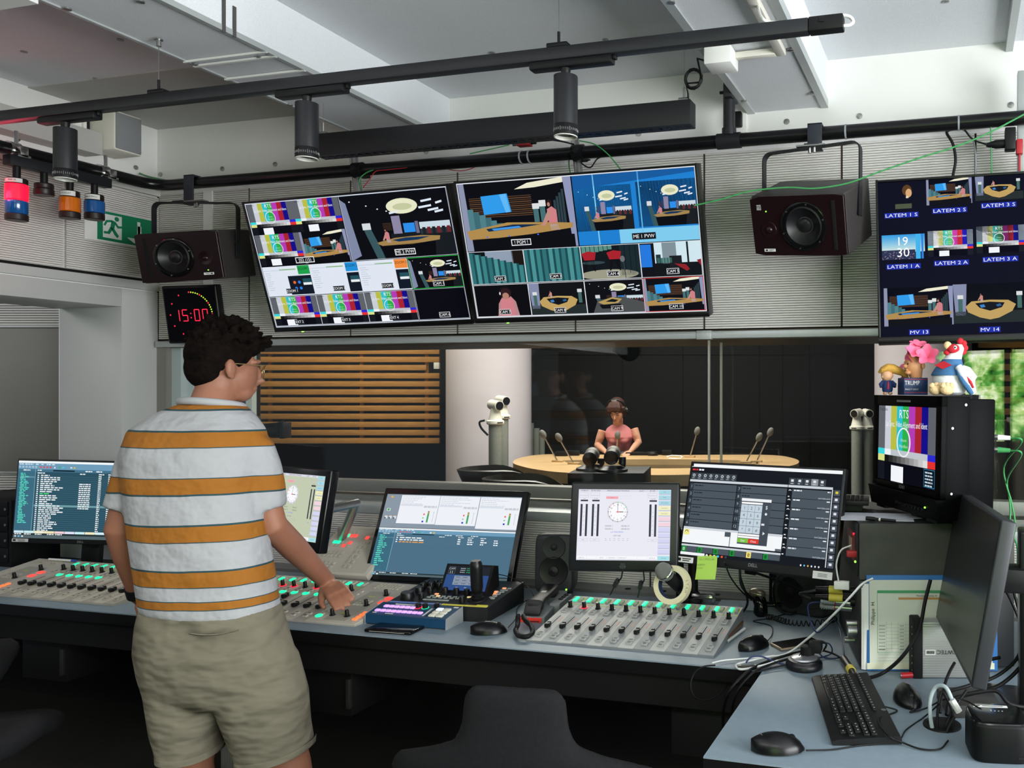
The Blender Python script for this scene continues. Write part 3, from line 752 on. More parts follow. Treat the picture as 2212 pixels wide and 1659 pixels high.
# pipe along the walls
PY_, PZ_, PR = 3.0, 2.452, .0245; PXL = -3.49
pipe = thing('ceiling_pipe', 'black steel pipe running along the top of both walls', 'pipe', (-1, PY_, PZ_))
arc = [Vector((PXL + .09 - .09 * math.cos(a), PY_ - .09 + .09 * math.sin(a), PZ_)) for a in [i * PI / 12 for i in range(7)]]
b = B(); b.tube([Vector((PXL, 0.6, PZ_)), Vector((PXL, PY_ - .1, PZ_))] + arc + [Vector((PXL + .12, PY_, PZ_)), Vector((1.9, PY_, PZ_))], PR, 20); b.build('pipe_run', mat('black_pipe', '#0f0f11', 0.28), pipe, world=True)
X = ony(1575, 250, PY_).x
b = B(); b.cyl((X, PY_, PZ_), (X, PY_, 2.66), .022, n=18); b.cyl((X - .045, PY_, PZ_), (X + .045, PY_, PZ_), .029, n=18); b.cyl((X, PY_, PZ_ + .02), (X, PY_, PZ_ + .045), .027, n=18); b.b2((X - .01, PY_ - .045, 2.60), (X + .022, PY_ + .05, 2.70), .003); b.cyl((X - .03, PY_ - .02, 2.625), (X - .01, PY_ - .02, 2.625), .006, n=6); b.build('hanger_stub', blk_metal, pipe, world=True)
tie = mat('grey_cable_tie', '#8d9196', 0.5)
for px in (1556, 1826, 2071, 1122, 1140): 
    x = ony(px, 320, PY_ - .02).x
    b = B(); b.cyl((x - .003, PY_, PZ_), (x + .003, PY_, PZ_), PR + .002, n=18); b.build('cable_tie', tie, pipe, world=True)
for px in (775, 1250):
    x = ony(px, 340, PY_).x
    b = B(); b.cyl((x - .022, PY_, PZ_), (x + .022, PY_, PZ_), PR + .007, n=18); b.box((x + .0, PY_ + .026, PZ_), (.04, .05, .05), .006); b.cyl((x + .01, PY_ - .05, PZ_ - .005), (x + .01, PY_, PZ_ - .005), .008, n=10); b.cyl((x + .01, PY_ - .053, PZ_ - .005), (x + .01, PY_ - .045, PZ_ - .005), .012, n=6); b.build('pipe_clamp', blk, pipe, world=True)

# wall speakers
psi_face = mat('dark_maroon_baffle', '#190a0d', 0.3, var=.05, vs=20)
psi_side = mat('dark_grey_brown_cabinet', '#33302f', 0.5, bump=.1, bs=400)
cone_m = mat('black_speaker_cone', '#121214', 0.42); dome_m = mat('black_dust_cap', '#17171a', 0.3)
def psi(label, M, mirror, hang_px, badge):
    t = thing('wall_speaker', label, 'speaker', mtx=M, group=None)
    w_, h_, d_ = .34, .206, .25; q = -1 if mirror else 1
    b = B(); b.box((0, d_ / 2 + .012, 0), (w_, d_, h_), .006, 3); b.build('cabinet', psi_side, t)
    b = B(); n = 48; cx, cz = q * .022, -.001; hw_, hh_ = w_ / 2 - .0005, h_ / 2 - .0005; outer = []; inner = []; mid = []
    for i in range(n):
        a = 2 * PI * i / n + PI / n; ca, sa = math.cos(a), math.sin(a); k = min((hw_ * (1 if ca > 0 else 1) - cx * (1 if ca > 0 else -1)) / abs(ca) if abs(ca) > 1e-6 else 9, (hh_ - cz * (1 if sa > 0 else -1)) / abs(sa) if abs(sa) > 1e-6 else 9)
        outer.append((cx + k * ca, cz + k * sa)); inner.append((cx + .079 * ca, cz + .079 * sa))
    b.loft([[(x, .012, z) for x, z in outer], [(x, -.001, z) for x, z in outer], [(x * .994, -.002, z * .994) for x, z in outer], [(x, -.002, z) for x, z in inner], [(x, .006, z) for x, z in inner]], cap=False); b.build('baffle', psi_face, t)
    RX = Matrix.Rotation(PI / 2, 4, 'X')
    b = B(); Mw = Matrix.Translation((q * .022, -.002, -.001)) @ RX
    b.lathe([(.083, 0), (.083, .005), (.080, .007), (.070, .007), (.068, .003)], 40, Mw, cap=False)
    b.m = 1; b.lathe([(.068, .003), (.062, .006), (.058, .003), (.055, -.001), (.025, -.016)], 40, Mw, cap=False); b.m = 2; b.lathe([(.026, -.016), (.022, -.006), (.012, -.001), (.0005, .0)], 28, Mw, cap=False); b.build('woofer', [blk_gloss, cone_m, dome_m], t)
    b = B(); b.cyl((0, -.003, 0), (0, .003, 0), .0028, n=10); sw = b.build('screw', steel, t)
    for k in range(6):
        a = PI / 3 * k + .3; p = (q * .022 + .076 * math.cos(a), -.0085, -.001 + .076 * math.sin(a))
        if k: dup(sw, t, p)
        else: sw.location = p
    b = B(); Mt = Matrix.Translation((-q * .108, -.0023, -.012)) @ RX; b.lathe([(.029, 0), (.0275, .002), (.013, .0004), (.012, .003), (.007, .0065), (.0004, .008)], 28, Mt, cap=False); b.build('tweeter', mat('maroon_waveguide', '#1c0c10', 0.22), t)
    b = B(); b.box((q * .131, -.0015, 0), (.014, .004, .165), .001); b.build('bass_port', mat('black_port_slot', '#020202', 0.9), t)
    b = B(); b.cyl((-q * .112, -.004, .052 if badge else -.062), (-q * .112, -.001, .052 if badge else -.062), .0022, n=10); b.build('power_light', led_g, t)
    b = B(); z = -.083 if badge else -.077; b.box((-q * .112, -.0025, z), (.042, .001, .010)); b.m = 1; b.box((-q * .124, -.0031, z), (.008, .0004, .005)); b.box((-q * .106, -.0031, z + .0015), (.02, .0004, .0012)); b.box((-q * .109, -.0031, z - .0015), (.013, .0004, .0012)); b.build('asset_label', [label_w, ink], t)
    if badge:
        b = B(); b.box((-q * .138, -.0025, .066), (.016, .0012, .018)); b.m = 1; add_text(b, 'PSI', Matrix.Translation((-q * .138, -.0033, .0625)) @ RX, .009, 'C'); b.build('badge', [mat('silver_badge', '#9d9d9f', .4), ink], t)
    # yoke hanging from the pipe
    c0 = M @ Vector((0, .12, 0)); yw = math.atan2(M.col[0].y, M.col[0].x)
    Y_ = Matrix.Translation(c0) @ Matrix.Rotation(yw, 4, 'Z'); hh = .245 if badge else .19; hw = w_ / 2 + .012; tl = M.inverted()
    if not badge: hh = .232
    path = [(-hw, -.01)] + [(-hw, hh - .03)] + [(-hw + .03 - .03 * math.cos(a), hh - .03 + .03 * math.sin(a)) for a in (.4, .8, 1.2, 1.57)] + [(hw - .03 + .03 * math.sin(a), hh - .03 + .03 * math.cos(a)) for a in (0, .4, .8, 1.2)] + [(hw, hh - .03), (hw, -.01)]
    inn = []
    for i, (x, z) in enumerate(path):
        a = path[max(0, i - 1)]; c2 = path[min(len(path) - 1, i + 1)]; dx, dz = c2[0] - a[0], c2[1] - a[1]; l = math.hypot(dx, dz); inn.append((x + dz / l * .004, z - dx / l * .004))
    b = B(Y_); rings = [[(o[0], -.015, o[1]), (o[0], .015, o[1]), (i_[0], .015, i_[1]), (i_[0], -.015, i_[1])] for o, i_ in zip(path, inn)]
    b.loft(rings); b.build('yoke', blk_metal, t, world=True)
    top = Y_ @ Vector((0, 0, hh)); hx = ony(hang_px, 300, PY_ - .03).x
    b = B(); b.b2((hx - .026, PY_ - .034, top.z + .008), (hx + .026, PY_ - .028, PZ_ + .029), .001); b.b2((hx - .026, PY_ - .034, PZ_ + .025), (hx + .026, PY_ + .03, PZ_ + .030), .001); b.b2((hx - .026, min(top.y, PY_) - .02, top.z + .006), (hx + .026, PY_ + .0, top.z + .010))
    b.build('hanger_plate', mat('dark_blue_grey_steel', '#2b2e36', 0.45, var=.12, vs=30), t, world=True)
    b = B(); b.box((top.x, top.y, top.z + .004), (.10, .035, .006)); b.cyl((top.x - .005, top.y, top.z - .02), (top.x - .005, top.y, top.z + .003), .006, n=6); b.cyl((top.x + .012, top.y - .006, top.z - .02), (top.x + .012, top.y - .006, top.z + .003), .006, n=6); b.build('mounting_bolts', steel, t, world=True)
    return t
psi('dark maroon wall speaker between the wall screens, badge and green light at its left', pose((-.523, 2.81, 2.089), -13.9, 23.4, -4.5), False, 1760, True)
psi('dark maroon wall speaker hung in the left corner above the red digital clock', pose((-3.159, 2.818, 2.093), 16.9, 10.4, 3.8), True, 408, False)

# digital clock
t = thing('wall_clock', 'square black wall clock with red digits showing 15:00', 'clock', mtx=pose((-3.435, 3.128, 1.883), 12, 9, 1.3))
b = B(); b.box((0, .024, 0), (.262, .045, .268), .008, 3); b.build('clock_case', mat('black_clock_case', '#060607', .35), t)
s = S(.24, .245, '#020203', Matrix.Translation((0, -.0002, 0)))
for i in range(60):
    a = -PI / 2 + 2 * PI * i / 60; u, v = .5 + .42 * math.cos(a), .5 + .42 * math.sin(a)
    if i % 5 == 0: s.ell(u, v, .0145, .0145, '#ff2a4a', 1, 8)
    elif i < 17: s.ell(u, v, .0135, .0135, '#c8f03c', 1, 8)
def seg(s, ch, u, v, wd, ht):
    segs = {'1': 'bc', '5': 'afgcd', '0': 'abcdef'}[ch]; P_ = {'a': ((0, 0), (1, 0)), 'b': ((1, 0), (1, .5)), 'c': ((1, .5), (1, 1)), 'd': ((0, 1), (1, 1)), 'e': ((0, .5), (0, 1)), 'f': ((0, 0), (0, .5)), 'g': ((0, .5), (1, .5))}
    for k in segs:
        (a, c_), (d, e_) = P_[k]; n = 5
        for i in range(n):
            f = (i + .5) / n; s.ell(u + wd * (a + (d - a) * f), v + ht * (c_ + (e_ - c_) * f), .0105, .0105, '#ff2a4a', 2, 8)
for ch, u in (('1', .16), ('5', .325), ('0', .565), ('0', .73)): seg(s, ch, u, .41, .095, .21)
s.ell(.49, .48, .013, .013, '#ff2a4a', 2, 8); s.ell(.49, .56, .013, .013, '#ff2a4a', 2, 8)
s.build('clock_display', t, screen_mat('clock_leds', 1.4, .15))

# signal lamps on the left
BX = -3.43
p0 = onx(14, 352, BX); p1 = onx(234, 390, BX); bz = (p0.z + p1.z) / 2
sb = thing('mounting_bar', 'black steel bar clamped below the left pipe carrying the signal lamps', 'bar', (BX, (p0.y + p1.y) / 2, bz))
b = B(); b.b2((BX - .02, p0.y, bz - .019), (BX + .02, p1.y, bz + .019), .001); b.build('bar_profile', mat('black_blue_steel', '#14161b', .5), sb, world=True)
for px in (35, 228):
    y = onx(px, 330, PXL + .02).y
    b = B(); b.cyl((PXL, y - .02, PZ_), (PXL, y + .02, PZ_), PR + .006, n=16); b.box((PXL + .04, y, PZ_ - .015), (.05, .03, .04), .004); b.box((BX - .02, y, bz + .026), (.05, .045, .014), .002); b.cyl((PXL + .02, y - .0, PZ_ + .02), (PXL + .02, y, PZ_ + .07), .007, n=8); b.build('pipe_clamp', chrome, sb, world=True)
red_glow = mat('glowing_red_lens', '#d0102c', .25, emit='#ff1030', es=1.7); blue_lens = mat('blue_signal_lens', '#0f4f8e', .15, coat=.5); amber = mat('amber_signal_lens', '#c8650a', .15, coat=.5)
drk = mat('dark_signal_body', '#231718', .4)
def signal(px, ytop, parts, label, txt=None, r=.036):
    c = onx(px, ytop, BX); y = c.y; z = c.z
    t = thing('signal_lamp', label, 'signal lamp', (BX, y, z), group='signal lamps on the black bar')
    b = B(); b.cyl((BX, y, z), (BX, y, bz - .015), .0125, n=14); b.build('stem', blk, t, world=True)
    zz = z
    for nm, h, m, rr in parts:
        b = B(); M_ = Matrix.Translation((BX, y, zz)); R_ = r * rr
        b.lathe([(R_ * .9, 0), (R_, -.003), (R_, -h + .003), (R_ * .94, -h)], 26, M_); o = b.build(nm, m, t, world=True); zz -= h
        if nm == 'cap' and txt:
            b = B(); pts = []
            n = 14
            for i in range(n): a0 = -2.0 + 1.9 * i / n; a1 = -2.0 + 1.9 * (i + 1) / n; R2 = R_ + .0006; b.quad([(BX + R2 * math.cos(a0), y + R2 * math.sin(a0), zz + .003), (BX + R2 * math.cos(a1), y + R2 * math.sin(a1), zz + .003), (BX + R2 * math.cos(a1), y + R2 * math.sin(a1), zz + h - .004), (BX + R2 * math.cos(a0), y + R2 * math.sin(a0), zz + h - .004)])
            b.build('name_strip', label_w, t, world=True)
            b = B(); k = len(txt)
            for i, ch in enumerate(txt):
                a = -.95 + (i - k / 2) * .16; R3 = R_ + .0012
                Mx = Matrix.Translation((BX + R3 * math.cos(a), y + R3 * math.sin(a), zz + h * .35)) @ Matrix.Rotation(a + PI / 2, 4, 'Z') @ Matrix.Rotation(PI / 2, 4, 'X'); add_text(b, ch, Mx, .0065, 'C')
            b.build('lettering', ink, t, world=True)
    return t
signal(36, 386, [('cap', .022, drk, .95), ('red_lens', .062, red_glow, 1), ('blue_lens', .05, blue_lens, .97), ('end_cap', .025, drk, 1)], 'leftmost signal lamp with glowing red lens over a blue one', 'ONAIR')
signal(95, 397, [('cap', .02, drk, .95), ('end_cap', .026, drk, 1.0)], 'short dark signal lamp without lens, second from the left', r=.033)
signal(151, 413, [('cap', .026, drk, .92), ('amber_lens', .058, amber, 1), ('end_cap', .026, drk, .98)], 'signal lamp with orange amber lens behind the spotlight', 'VIASAT')
signal(204, 421, [('cap', .026, drk, .92), ('blue_lens', .05, blue_lens, 1), ('end_cap', .027, drk, .98)], 'rightmost signal lamp with a single blue lens', 'DALETMIC')
rl = bpy.data.lights.new('signal_glow', 'POINT'); rl.energy = 0.9; rl.color = (1, .06, .14); rl.shadow_soft_size = .03
ro = bpy.data.objects.new('signal_glow', rl); col.objects.link(ro); pz = onx(36, 425, BX); ro.location = (BX, pz.y - .05, pz.z)

# exit sign
green_s = mat('green_safety_sign', '#0d7a52', .45); sign_w = mat('pale_sign_symbol', '#d3d8d3', .5)
ya, yb, za, zb = 2.89, 3.15, 2.205, 2.335
es_ = thing('exit_sign', 'green emergency exit sign with running figure on the left wall', 'sign', (-3.70, (ya + yb) / 2, (za + zb) / 2))
b = B(); b.b2((-3.704, 2.835, za - .008), (-3.698, yb + .002, zb + .004)); b.m = 1; b.b2((-3.70, ya, za), (-3.694, yb, zb)); b.build('sign_board', [paint_w, green_s], es_, world=True)
MS = Matrix(((0, 0, 1, -3.6935), (1, 0, 0, ya), (0, 1, 0, za), (0, 0, 0, 1)))     # sign plane: x along the wall, y up
b = B(MS); b.prism([(.022, .012), (.11, .012), (.11, .118), (.022, .118)], 0, .0006)
b.build('door_symbol', sign_w, es_, world=True)
b = B(MS); P2 = lambda pts: b.prism(pts, .0006, .0014)
b.lathe([(.0105, .0006), (.0105, .0014)], 16, Matrix.Translation((.086, .103, 0)))
P2([(.062, .095), (.080, .090), (.074, .055), (.056, .062)]); P2([(.056, .062), (.074, .057), (.096, .028), (.088, .018), (.075, .03)]); P2([(.056, .064), (.068, .055), (.052, .030), (.026, .030), (.026, .040), (.044, .041)]); P2([(.062, .095), (.066, .086), (.042, .082), (.032, .064), (.024, .068), (.036, .091)]); P2([(.080, .090), (.076, .080), (.09, .062), (.112, .066), (.112, .075), (.094, .073)])
b.build('running_figure', green_s, es_, world=True)
b = B(MS); b.prism([(.155, .03), (.185, .03), (.185, .09), (.205, .09), (.205, .02), (.215, .02), (.17, .008), (.135, .03)], 0, .0008); b.prism([(.19, .015), (.20, .015), (.20, .11), (.185, .11)], 0, .0008); b.build('arrow', sign_w, es_, world=True)

# white trunk, wall speaker and vent of the left wall
q0 = onx(237, 292, -3.62); q1 = onx(237, 340, -3.62)
b = B(); b.b2((-3.72, 1.2, q1.z), (-3.62, min(q0.y, onx(247, 238, -3.56).y - .004), q0.z), .003); tag(b.build('cable_duct', mat('pale_grey_duct', '#bcbbb7', .5)), 'long white cable duct box along the top of the left wall', 'cable duct')
g0, g1 = onx(247, 238, -3.56), onx(309, 338, -3.56)
ws = thing('loudspeaker_box', 'pale wall loudspeaker with grey mesh front beside the corner', 'speaker', (-3.64, (g0.y + g1.y) / 2, 2.6))
zt, zb_ = onx(248, 238, -3.56).z, onx(248, 320, -3.56).z
b = B(); b.b2((-3.72, g0.y, zb_ - .005), (-3.562, g1.y, zt + .005), .012); b.build('speaker_case', cream_p, ws, world=True)
b = B(); b.b2((-3.57, g0.y + .008, zb_ + .004), (-3.558, g1.y - .008, zt - .004), .004); b.build('mesh_grille', mat('grey_speaker_mesh', '#8f9294', .6, bump=.6, bs=900), ws, world=True)
v0 = onx(205, 268, -3.70)
vt = thing('wall_socket', 'small black square socket plate behind the lighting track', 'socket', (-3.71, v0.y, v0.z))
b = B(); b.b2((-3.72, v0.y - .045, v0.z - .05), (-3.705, v0.y + .045, v0.z + .05), .004); b.build('socket_frame', white_p, vt, world=True)
b = B(); b.b2((-3.707, v0.y - .033, v0.z - .038), (-3.70, v0.y + .033, v0.z + .038), .003); b.build('socket_insert', blk, vt, world=True)
f0 = ony(1595, 262, WY)
vt = thing('wall_socket', 'white framed socket plate behind the pipe stub, black plug in it', 'socket', (f0.x, WY, f0.z))
b = B(); b.box((f0.x, WY - .006, f0.z), (.075, .012, .10), .004); b.build('socket_frame', white_p, vt, world=True)
b = B(); b.box((f0.x - .005, WY - .02, f0.z), (.05, .03, .06), .006); b.build('plug', blk, vt, world=True)

# cables along the pipe
def wy(pts, Y): return [ony(x, y, Y) for x, y in pts]
cable('green_cable', wy([(1500, 444), (1560, 430), (1620, 413), (1700, 405), (1760, 407), (1830, 396), (1900, 371), (1990, 340), (2060, 318), (2130, 290), (2212, 247), (2270, 215)], 2.62), .0026, green_c, 'long green cable sagging in front of the right wall speaker')
cable('green_cable', wy([(2140, 262), (2141, 330), (2142, 378)], 3.0), .0025, green_c, 'green cable hanging straight down to the right wall screen')
cable('green_cable', wy([(232, 333), (262, 352), (293, 370)], 3.14) + wy([(330, 384), (420, 398), (520, 392), (640, 380), (690, 372)], 3.03), .0045, green_c, 'bundle of green cables lying under the pipe in the left corner', n=8)
cable('green_cable', wy([(1252, 304), (1285, 312), (1315, 335), (1340, 365)], 2.97), .0025, green_c, 'green cable curving from the pipe behind the middle screen')
cable('green_cable', wy([(1230, 335), (1229, 355), (1232, 375)], 3.05), .0025, green_c, 'short green cable beside the right silver screen pole')
cable('green_cable', wy([(780, 408), (777, 388), (790, 374), (812, 365)], 2.98), .0025, green_c, 'green cable beside the left silver screen pole')
cable('red_cable', wy([(940, 358), (980, 368), (1010, 367), (1050, 350)], 3.05), .0018, red_c, 'thin red cable sagging under the pipe')
cable('red_cable', wy([(784, 406), (800, 385), (812, 370), (835, 367), (880, 362)], 2.98), .0018, red_c, 'thin red cable tied near the left silver screen pole')
cv = thing('signal_converter', 'pair of red converter boxes strapped on the pipe', 'converter', ony(1133, 308, 2.95))
c = ony(1133, 304, 2.96)
for dz in (.012, -.012):
    b = B(); b.box((c.x, c.y, c.z + dz), (.055, .03, .02), .002); b.build('converter_case', mat('red_anodised_case', '#8e2522', .4, .3), cv, world=True)
    b = B(); b.cyl((c.x - .05, c.y, c.z + dz), (c.x - .027, c.y, c.z + dz), .006, n=10); b.build('connector', steel, cv, world=True)
    b = B(); b.cyl((c.x + .027, c.y, c.z + dz), (c.x + .05, c.y, c.z + dz), .005, n=10); b.build('connector', blk, cv, world=True)
cable('green_cable', wy([(1100, 313), (1060, 322), (1015, 332)], 2.95), .0022, green_c, 'thin green cable leaving the red converter boxes')
cable('black_cable', wy([(1165, 300), (1210, 305), (1240, 312)], 2.95), .003, rubber, 'black plug lead between red converter boxes and the silver pole')
cable('black_cable', wy([(1275, 345), (1255, 350), (1275, 362), (1295, 340), (1340, 335), (1400, 328), (1480, 318)], 2.99), .0028, rubber, 'black cable wound near the right silver screen pole')
cable('black_cable', wy([(2060, 278), (2045, 286), (2058, 310), (2064, 345), (2058, 382)], 3.05), .005, rubber, 'thick black cable hanging over the right wall screen', n=8)
cable('grey_cable', wy([(2072, 275), (2098, 295), (2107, 330), (2107, 378)], 3.08), .0032, tie, 'grey cable hanging over the right wall screen')
cable('white_cable', wy([(1870, 285), (1930, 288), (1985, 275), (2060, 272), (2150, 265), (2212, 262)], 3.06), .003, white_c, 'thin white cable sagging behind the right end of the pipe')
cable('black_cable', wy([(2078, 272), (2100, 300), (2130, 312)], 3.02), .003, rubber, 'black lead running into the black power plug')
pl = thing('power_plug', 'black power plug and socket block hanging at the right edge', 'plug', ony(2170, 310, 3.0))
c = ony(2150, 312, 3.0); b = B(); b.lathe([(.006, -.03), (.013, -.005), (.015, .0), (.015, .03)], 14, Matrix.Translation(c) @ Matrix.Rotation(PI / 2, 4, 'Y')); b.build('plug_body', blk, pl, world=True)
c = ony(2182, 302, 3.0); b = B(); b.box(c, (.035, .045, .075), .004); b.build('socket_block', blk, pl, world=True)
c = ony(2202, 318, 3.0); b = B(); b.box(c, (.022, .03, .05), .004); b.cyl(c + Vector((0, 0, -.02)), c + Vector((0, 0, -.08)), .004, n=8); b.build('red_plug', red_c, pl, world=True)
# ================================================================ desk and the devices on it
DZ = .74
lam = mat('blue_grey_laminate', '#76858f', 0.42, var=.035, vs=45, bump=.04, bs=300)
desk_edge = mat('black_desk_edge', '#0a0a0b', 0.4)
grey_metal = mat('grey_sheet_metal', '#7c7d7c', 0.5, .2)
deep_blk = mat('deep_black_board', '#060606', .6)
desk = thing('desk', 'long L-shaped control desk with blue-grey laminate top and black edge', 'desk', (-1, 2.6, 0))
poly = [(-4.9, 2.332), (-.535, 2.332), (-.535, 1.754), (1.4, 1.754), (1.4, 3.05), (-4.9, 3.05)]
b = B(); b.prism(poly, DZ - .004, DZ); b.build('desktop', lam, desk, world=True, sm=0)
b = B(); b.prism([(x * 1 + 0, y) for x, y in poly], DZ - .042, DZ - .004); b.build('edge_band', desk_edge, desk, world=True, sm=0)
b = B(); b.b2((-4.9, 2.36, .60), (-.55, 2.39, DZ - .04)); b.b2((-.50, 1.79, .66), (1.4, 1.82, DZ - .04)); b.build('fascia', deep_blk, desk, world=True, sm=0)
b = B(); b.b2((-4.9, 3.09, DZ - .02), (1.4, 3.185, DZ + .002)); b.b2((-4.9, 3.05, DZ - .06), (1.4, 3.09, DZ - .05)); b.build('cable_tray', grey_metal, desk, world=True, sm=0)
for x in (-4.2, -3.9, -3.6, -1.27, -1.12, -.9):
    b = B(); b.cyl((x, 3.135, DZ), (x, 3.135, DZ + .0035), .012, n=16); b.build('tray_hole', felt, desk, world=True)
def leg(x, y):
    b = B(); b.b2((x - .028, y - .03, 0), (x + .028, y + .03, DZ - .05), .004)
    for k in (-.014, .0, .014): b.b2((x + k - .003, y - .032, .05), (x + k + .003, y - .028, DZ - .06))
    b.build('leg', alu_d, desk, world=True)
for px, py in ((1068, 1462), (502, 1600)): p = ony(px, py, 2.72); leg(p.x, 2.72)
leg(.9, 2.45)
b = B(); b.tube([(-1.75, 2.62, .50), (-.60, 2.62, .50)], .018, 10); b.build('cross_bar', blk, desk, world=True)
for x in (-3.25, -1.98, -.62):
    b = B(); p = Vector((x, 2.395, .50)); b.b2((p.x - .22, 2.42, .43), (p.x, 2.75, .59), .004); b.build('under_desk_box', deep_blk, desk, world=True)
    b = B(); b.b2((x - .014, 2.405, .46), (x + .002, 2.421, .56), .003); b.build('box_latch', mat('worn_metal_latch', '#3a3b39', .5, .6), desk, world=True)

# ---------------------------------------------------------------- mixing consoles
lit = mat('lit_green_key', '#19c98c', .4, emit='#22ffb0', es=1.1); lit_r = mat('lit_red_key', '#e8433c', .4, emit='#ff5148', es=.9); lit_o = mat('lit_orange_key', '#e8703c', .4, emit='#ff7a40', es=.9)
key_g = mat('grey_rubber_key', '#9b9d9a', .5); key_b = mat('beige_rubber_key', '#b7b1a3', .5); lime = mat('lime_marking', '#b4c43a', .5); orange_i = mat('orange_marking', '#c98e78', .6); tick = mat('dark_scale_marking', '#5c5f60', .6)
knob_m = mat('black_knob', '#101011', .38); slot_m = mat('black_slot', '#050505', .8)
pal_grey = (mat('light_grey_strip', '#a9aba8', .5), mat('mid_grey_strip', '#858a8b', .5), key_g)
pal_beige = (mat('light_beige_strip', '#bbb5a8', .5), mat('mid_beige_strip', '#a29d92', .5), key_b)
def key_mesh(b, w_, l_, h_): b.box((0, 0, h_ / 2), (w_, l_, h_), min(w_, l_, h_) * .28, 2)
def console(label, X0, nch, pal, faders, roundlit=(), ctl=None, redring=()):
    """mixing console: root at its front left corner, x right, y up the slope"""
    cw = .0514; Dp = .354; ang = math.atan2(.055, Dp); SL = math.hypot(Dp, .055); Wd = nch * cw; cl = ctl[1] if ctl else 0; lx = cl if ctl and ctl[0] == 'L' else 0
    M = Matrix.Translation((X0, 2.404, DZ + .006)) @ Matrix.Rotation(ang, 4, 'X')
    t = thing('mixing_console', label, 'mixing console', mtx=M)
    tot = Wd + cl
    b = B(); b.loft([[(X0 + x, 2.404, DZ), (X0 + x, 2.404, DZ + .005), (X0 + x, 2.404 + Dp, DZ + .060), (X0 + x, 2.404 + Dp, DZ)] for x in (0, tot)]); b.build('console_body', mat('console_side', '#6f7274', .5) if pal is pal_grey else pal[1], t, world=True, sm=0)
    mats = [pal[0], pal[1], slot_m, lime, orange_i, tick]
    fs = None
    for i in range(nch):
        b = B(); b.m = i % 2; b.b2((.0004, .001, -.001), (cw - .0004, SL - .002, .0012)); b.m = 2; b.b2((.024, .27 * SL, .001), (.0265, .53 * SL, .0017))
        b.m = 5
        for k in range(9): y = (.28 + .027 * k) * SL; b.b2((.014, y, .001), (.022, y + .0006, .0016)); b.b2((.029, y, .001), (.034, y + .0006, .0016))
        b.m = 4; b.b2((.038, .40 * SL, .001), (.0415, .50 * SL, .0016)); b.m = 3; b.b2((.004, .795 * SL, .001), (cw, .806 * SL, .0016)); b.b2((.012, .535 * SL, .001), (.014, .545 * SL, .0017))
        if pal is pal_grey: b.m = 3; b.b2((.018, .87 * SL, .001), (.048, .965 * SL, .0013))
        o = b.build('channel_strip', mats, t, sm=0); o.location = (lx + i * cw, 0, 0)
    b = B(); b.box((0, 0, .008), (.0165, .011, .012), .002); b.box((0, -.009, .009), (.0135, .012, .014), .003); b.box((0, .009, .009), (.0135, .010, .013), .003); b.m = 1; b.box((0, 0, .0145), (.0135, .0012, .0006)); cap = b.build('fader_cap', [knob_m, label_w], t)
    b = B(); b.lathe([(.0105, 0), (.0105, .002), (.0072, .003), (.0066, .020), (.0058, .0225), (.0, .0225)], 16); b.m = 1; b.box((0, .006, .012), (.001, .0016, .018)); kn = b.build('rotary_knob', [knob_m, label_w], t)
    b = B(); key_mesh(b, .020, .011, .005); b.m = 1; b.box((0, 0, .0052), (.011, .006, .0004)); bt = b.build('key', [pal[2], tick], t)
    b = B()
    for r in range(4 if pal is pal_grey else 3): b.box((0, (r - 1.2) * .0085, .0025), (.0135, .0072, .005), .001)
    lk = b.build('lit_key_block', lit, t)
    b = B()
    for r in range(3): b.box((0, (r - 1) * .0105, .0025), (.0115, .0085, .005), .001)
    uk = b.build('unlit_key_block', pal[2], t)
    b = B(); b.lathe([(.0125, 0), (.0125, .003), (.010, .0042), (0, .0042)], 20); rl_ = b.build('round_lit_key', lit, t) if roundlit else None
    used = {}
    def put(o, p, rot=None):
        if o.name not in used: used[o.name] = 1; o.location = p; return o
        return dup(o, t, p)
    for i in range(nch):
        x = lx + i * cw
        put(cap, (x + .0252, faders[i % len(faders)] * SL, .001)); put(kn, (x + .026, .735 * SL, .001))
        for y in (.085, .14): put(bt, (x + .026, y * SL, .001))
        for y in (.615, .665): put(bt, (x + .022, y * SL, .001))
        put(lk, (x + .019, .90 * SL, .001)); put(uk, (x + .038, .905 * SL, .001))
        if i in roundlit: put(rl_, (x + .024, .585 * SL, .001))
        if i in redring: b = B(); b.lathe([(.0122, .0014), (.0122, .003), (.0106, .003)], 20, cap=False); o = b.build('red_ring_light', led_r, t); o.location = (x + .026, .735 * SL, .001)
    if ctl:
        x0 = 0 if ctl[0] == 'L' else Wd
        b = B(); b.b2((x0 + .001, .001, -.001), (x0 + cl - .001, SL - .002, .0012)); b.m = 1; b.b2((x0 + cl * .28, .02, .001), (x0 + cl * .72, SL * .75, .0016)); b.m = 3
        for y in (.20, .62): b.b2((x0 + cl * .40, y * SL, .001), (x0 + cl * .52, (y + .015) * SL, .002))
        b.build('control_panel', mats, t, sm=0)
        b = B(); key_mesh(b, .012, .011, .004); kk = b.build('control_key', pal[2], t)
        for r in range(3):
            for c in range(7): put(kk, (x0 + cl * .25 + c * .0155, (.84 + .05 * r) * SL, .001))
        for r in range(3):
            for c in range(4): put(kk, (x0 + cl * .38 + c * .0155, (.42 + .045 * r) * SL, .001))
        for r in range(9): put(kk, (x0 + cl * .12, (.16 + .07 * r) * SL, .001))
        for x, y in ((.32, .16), (.62, .16), (.64, .42), (.70, .68)): put(kn, (x0 + cl * x, y * SL, .001))
        b = B()
        for r in range(4): b.box((x0 + cl * .86, (.10 + .05 * r) * SL, .0035), (.016, .012, .005), .001)
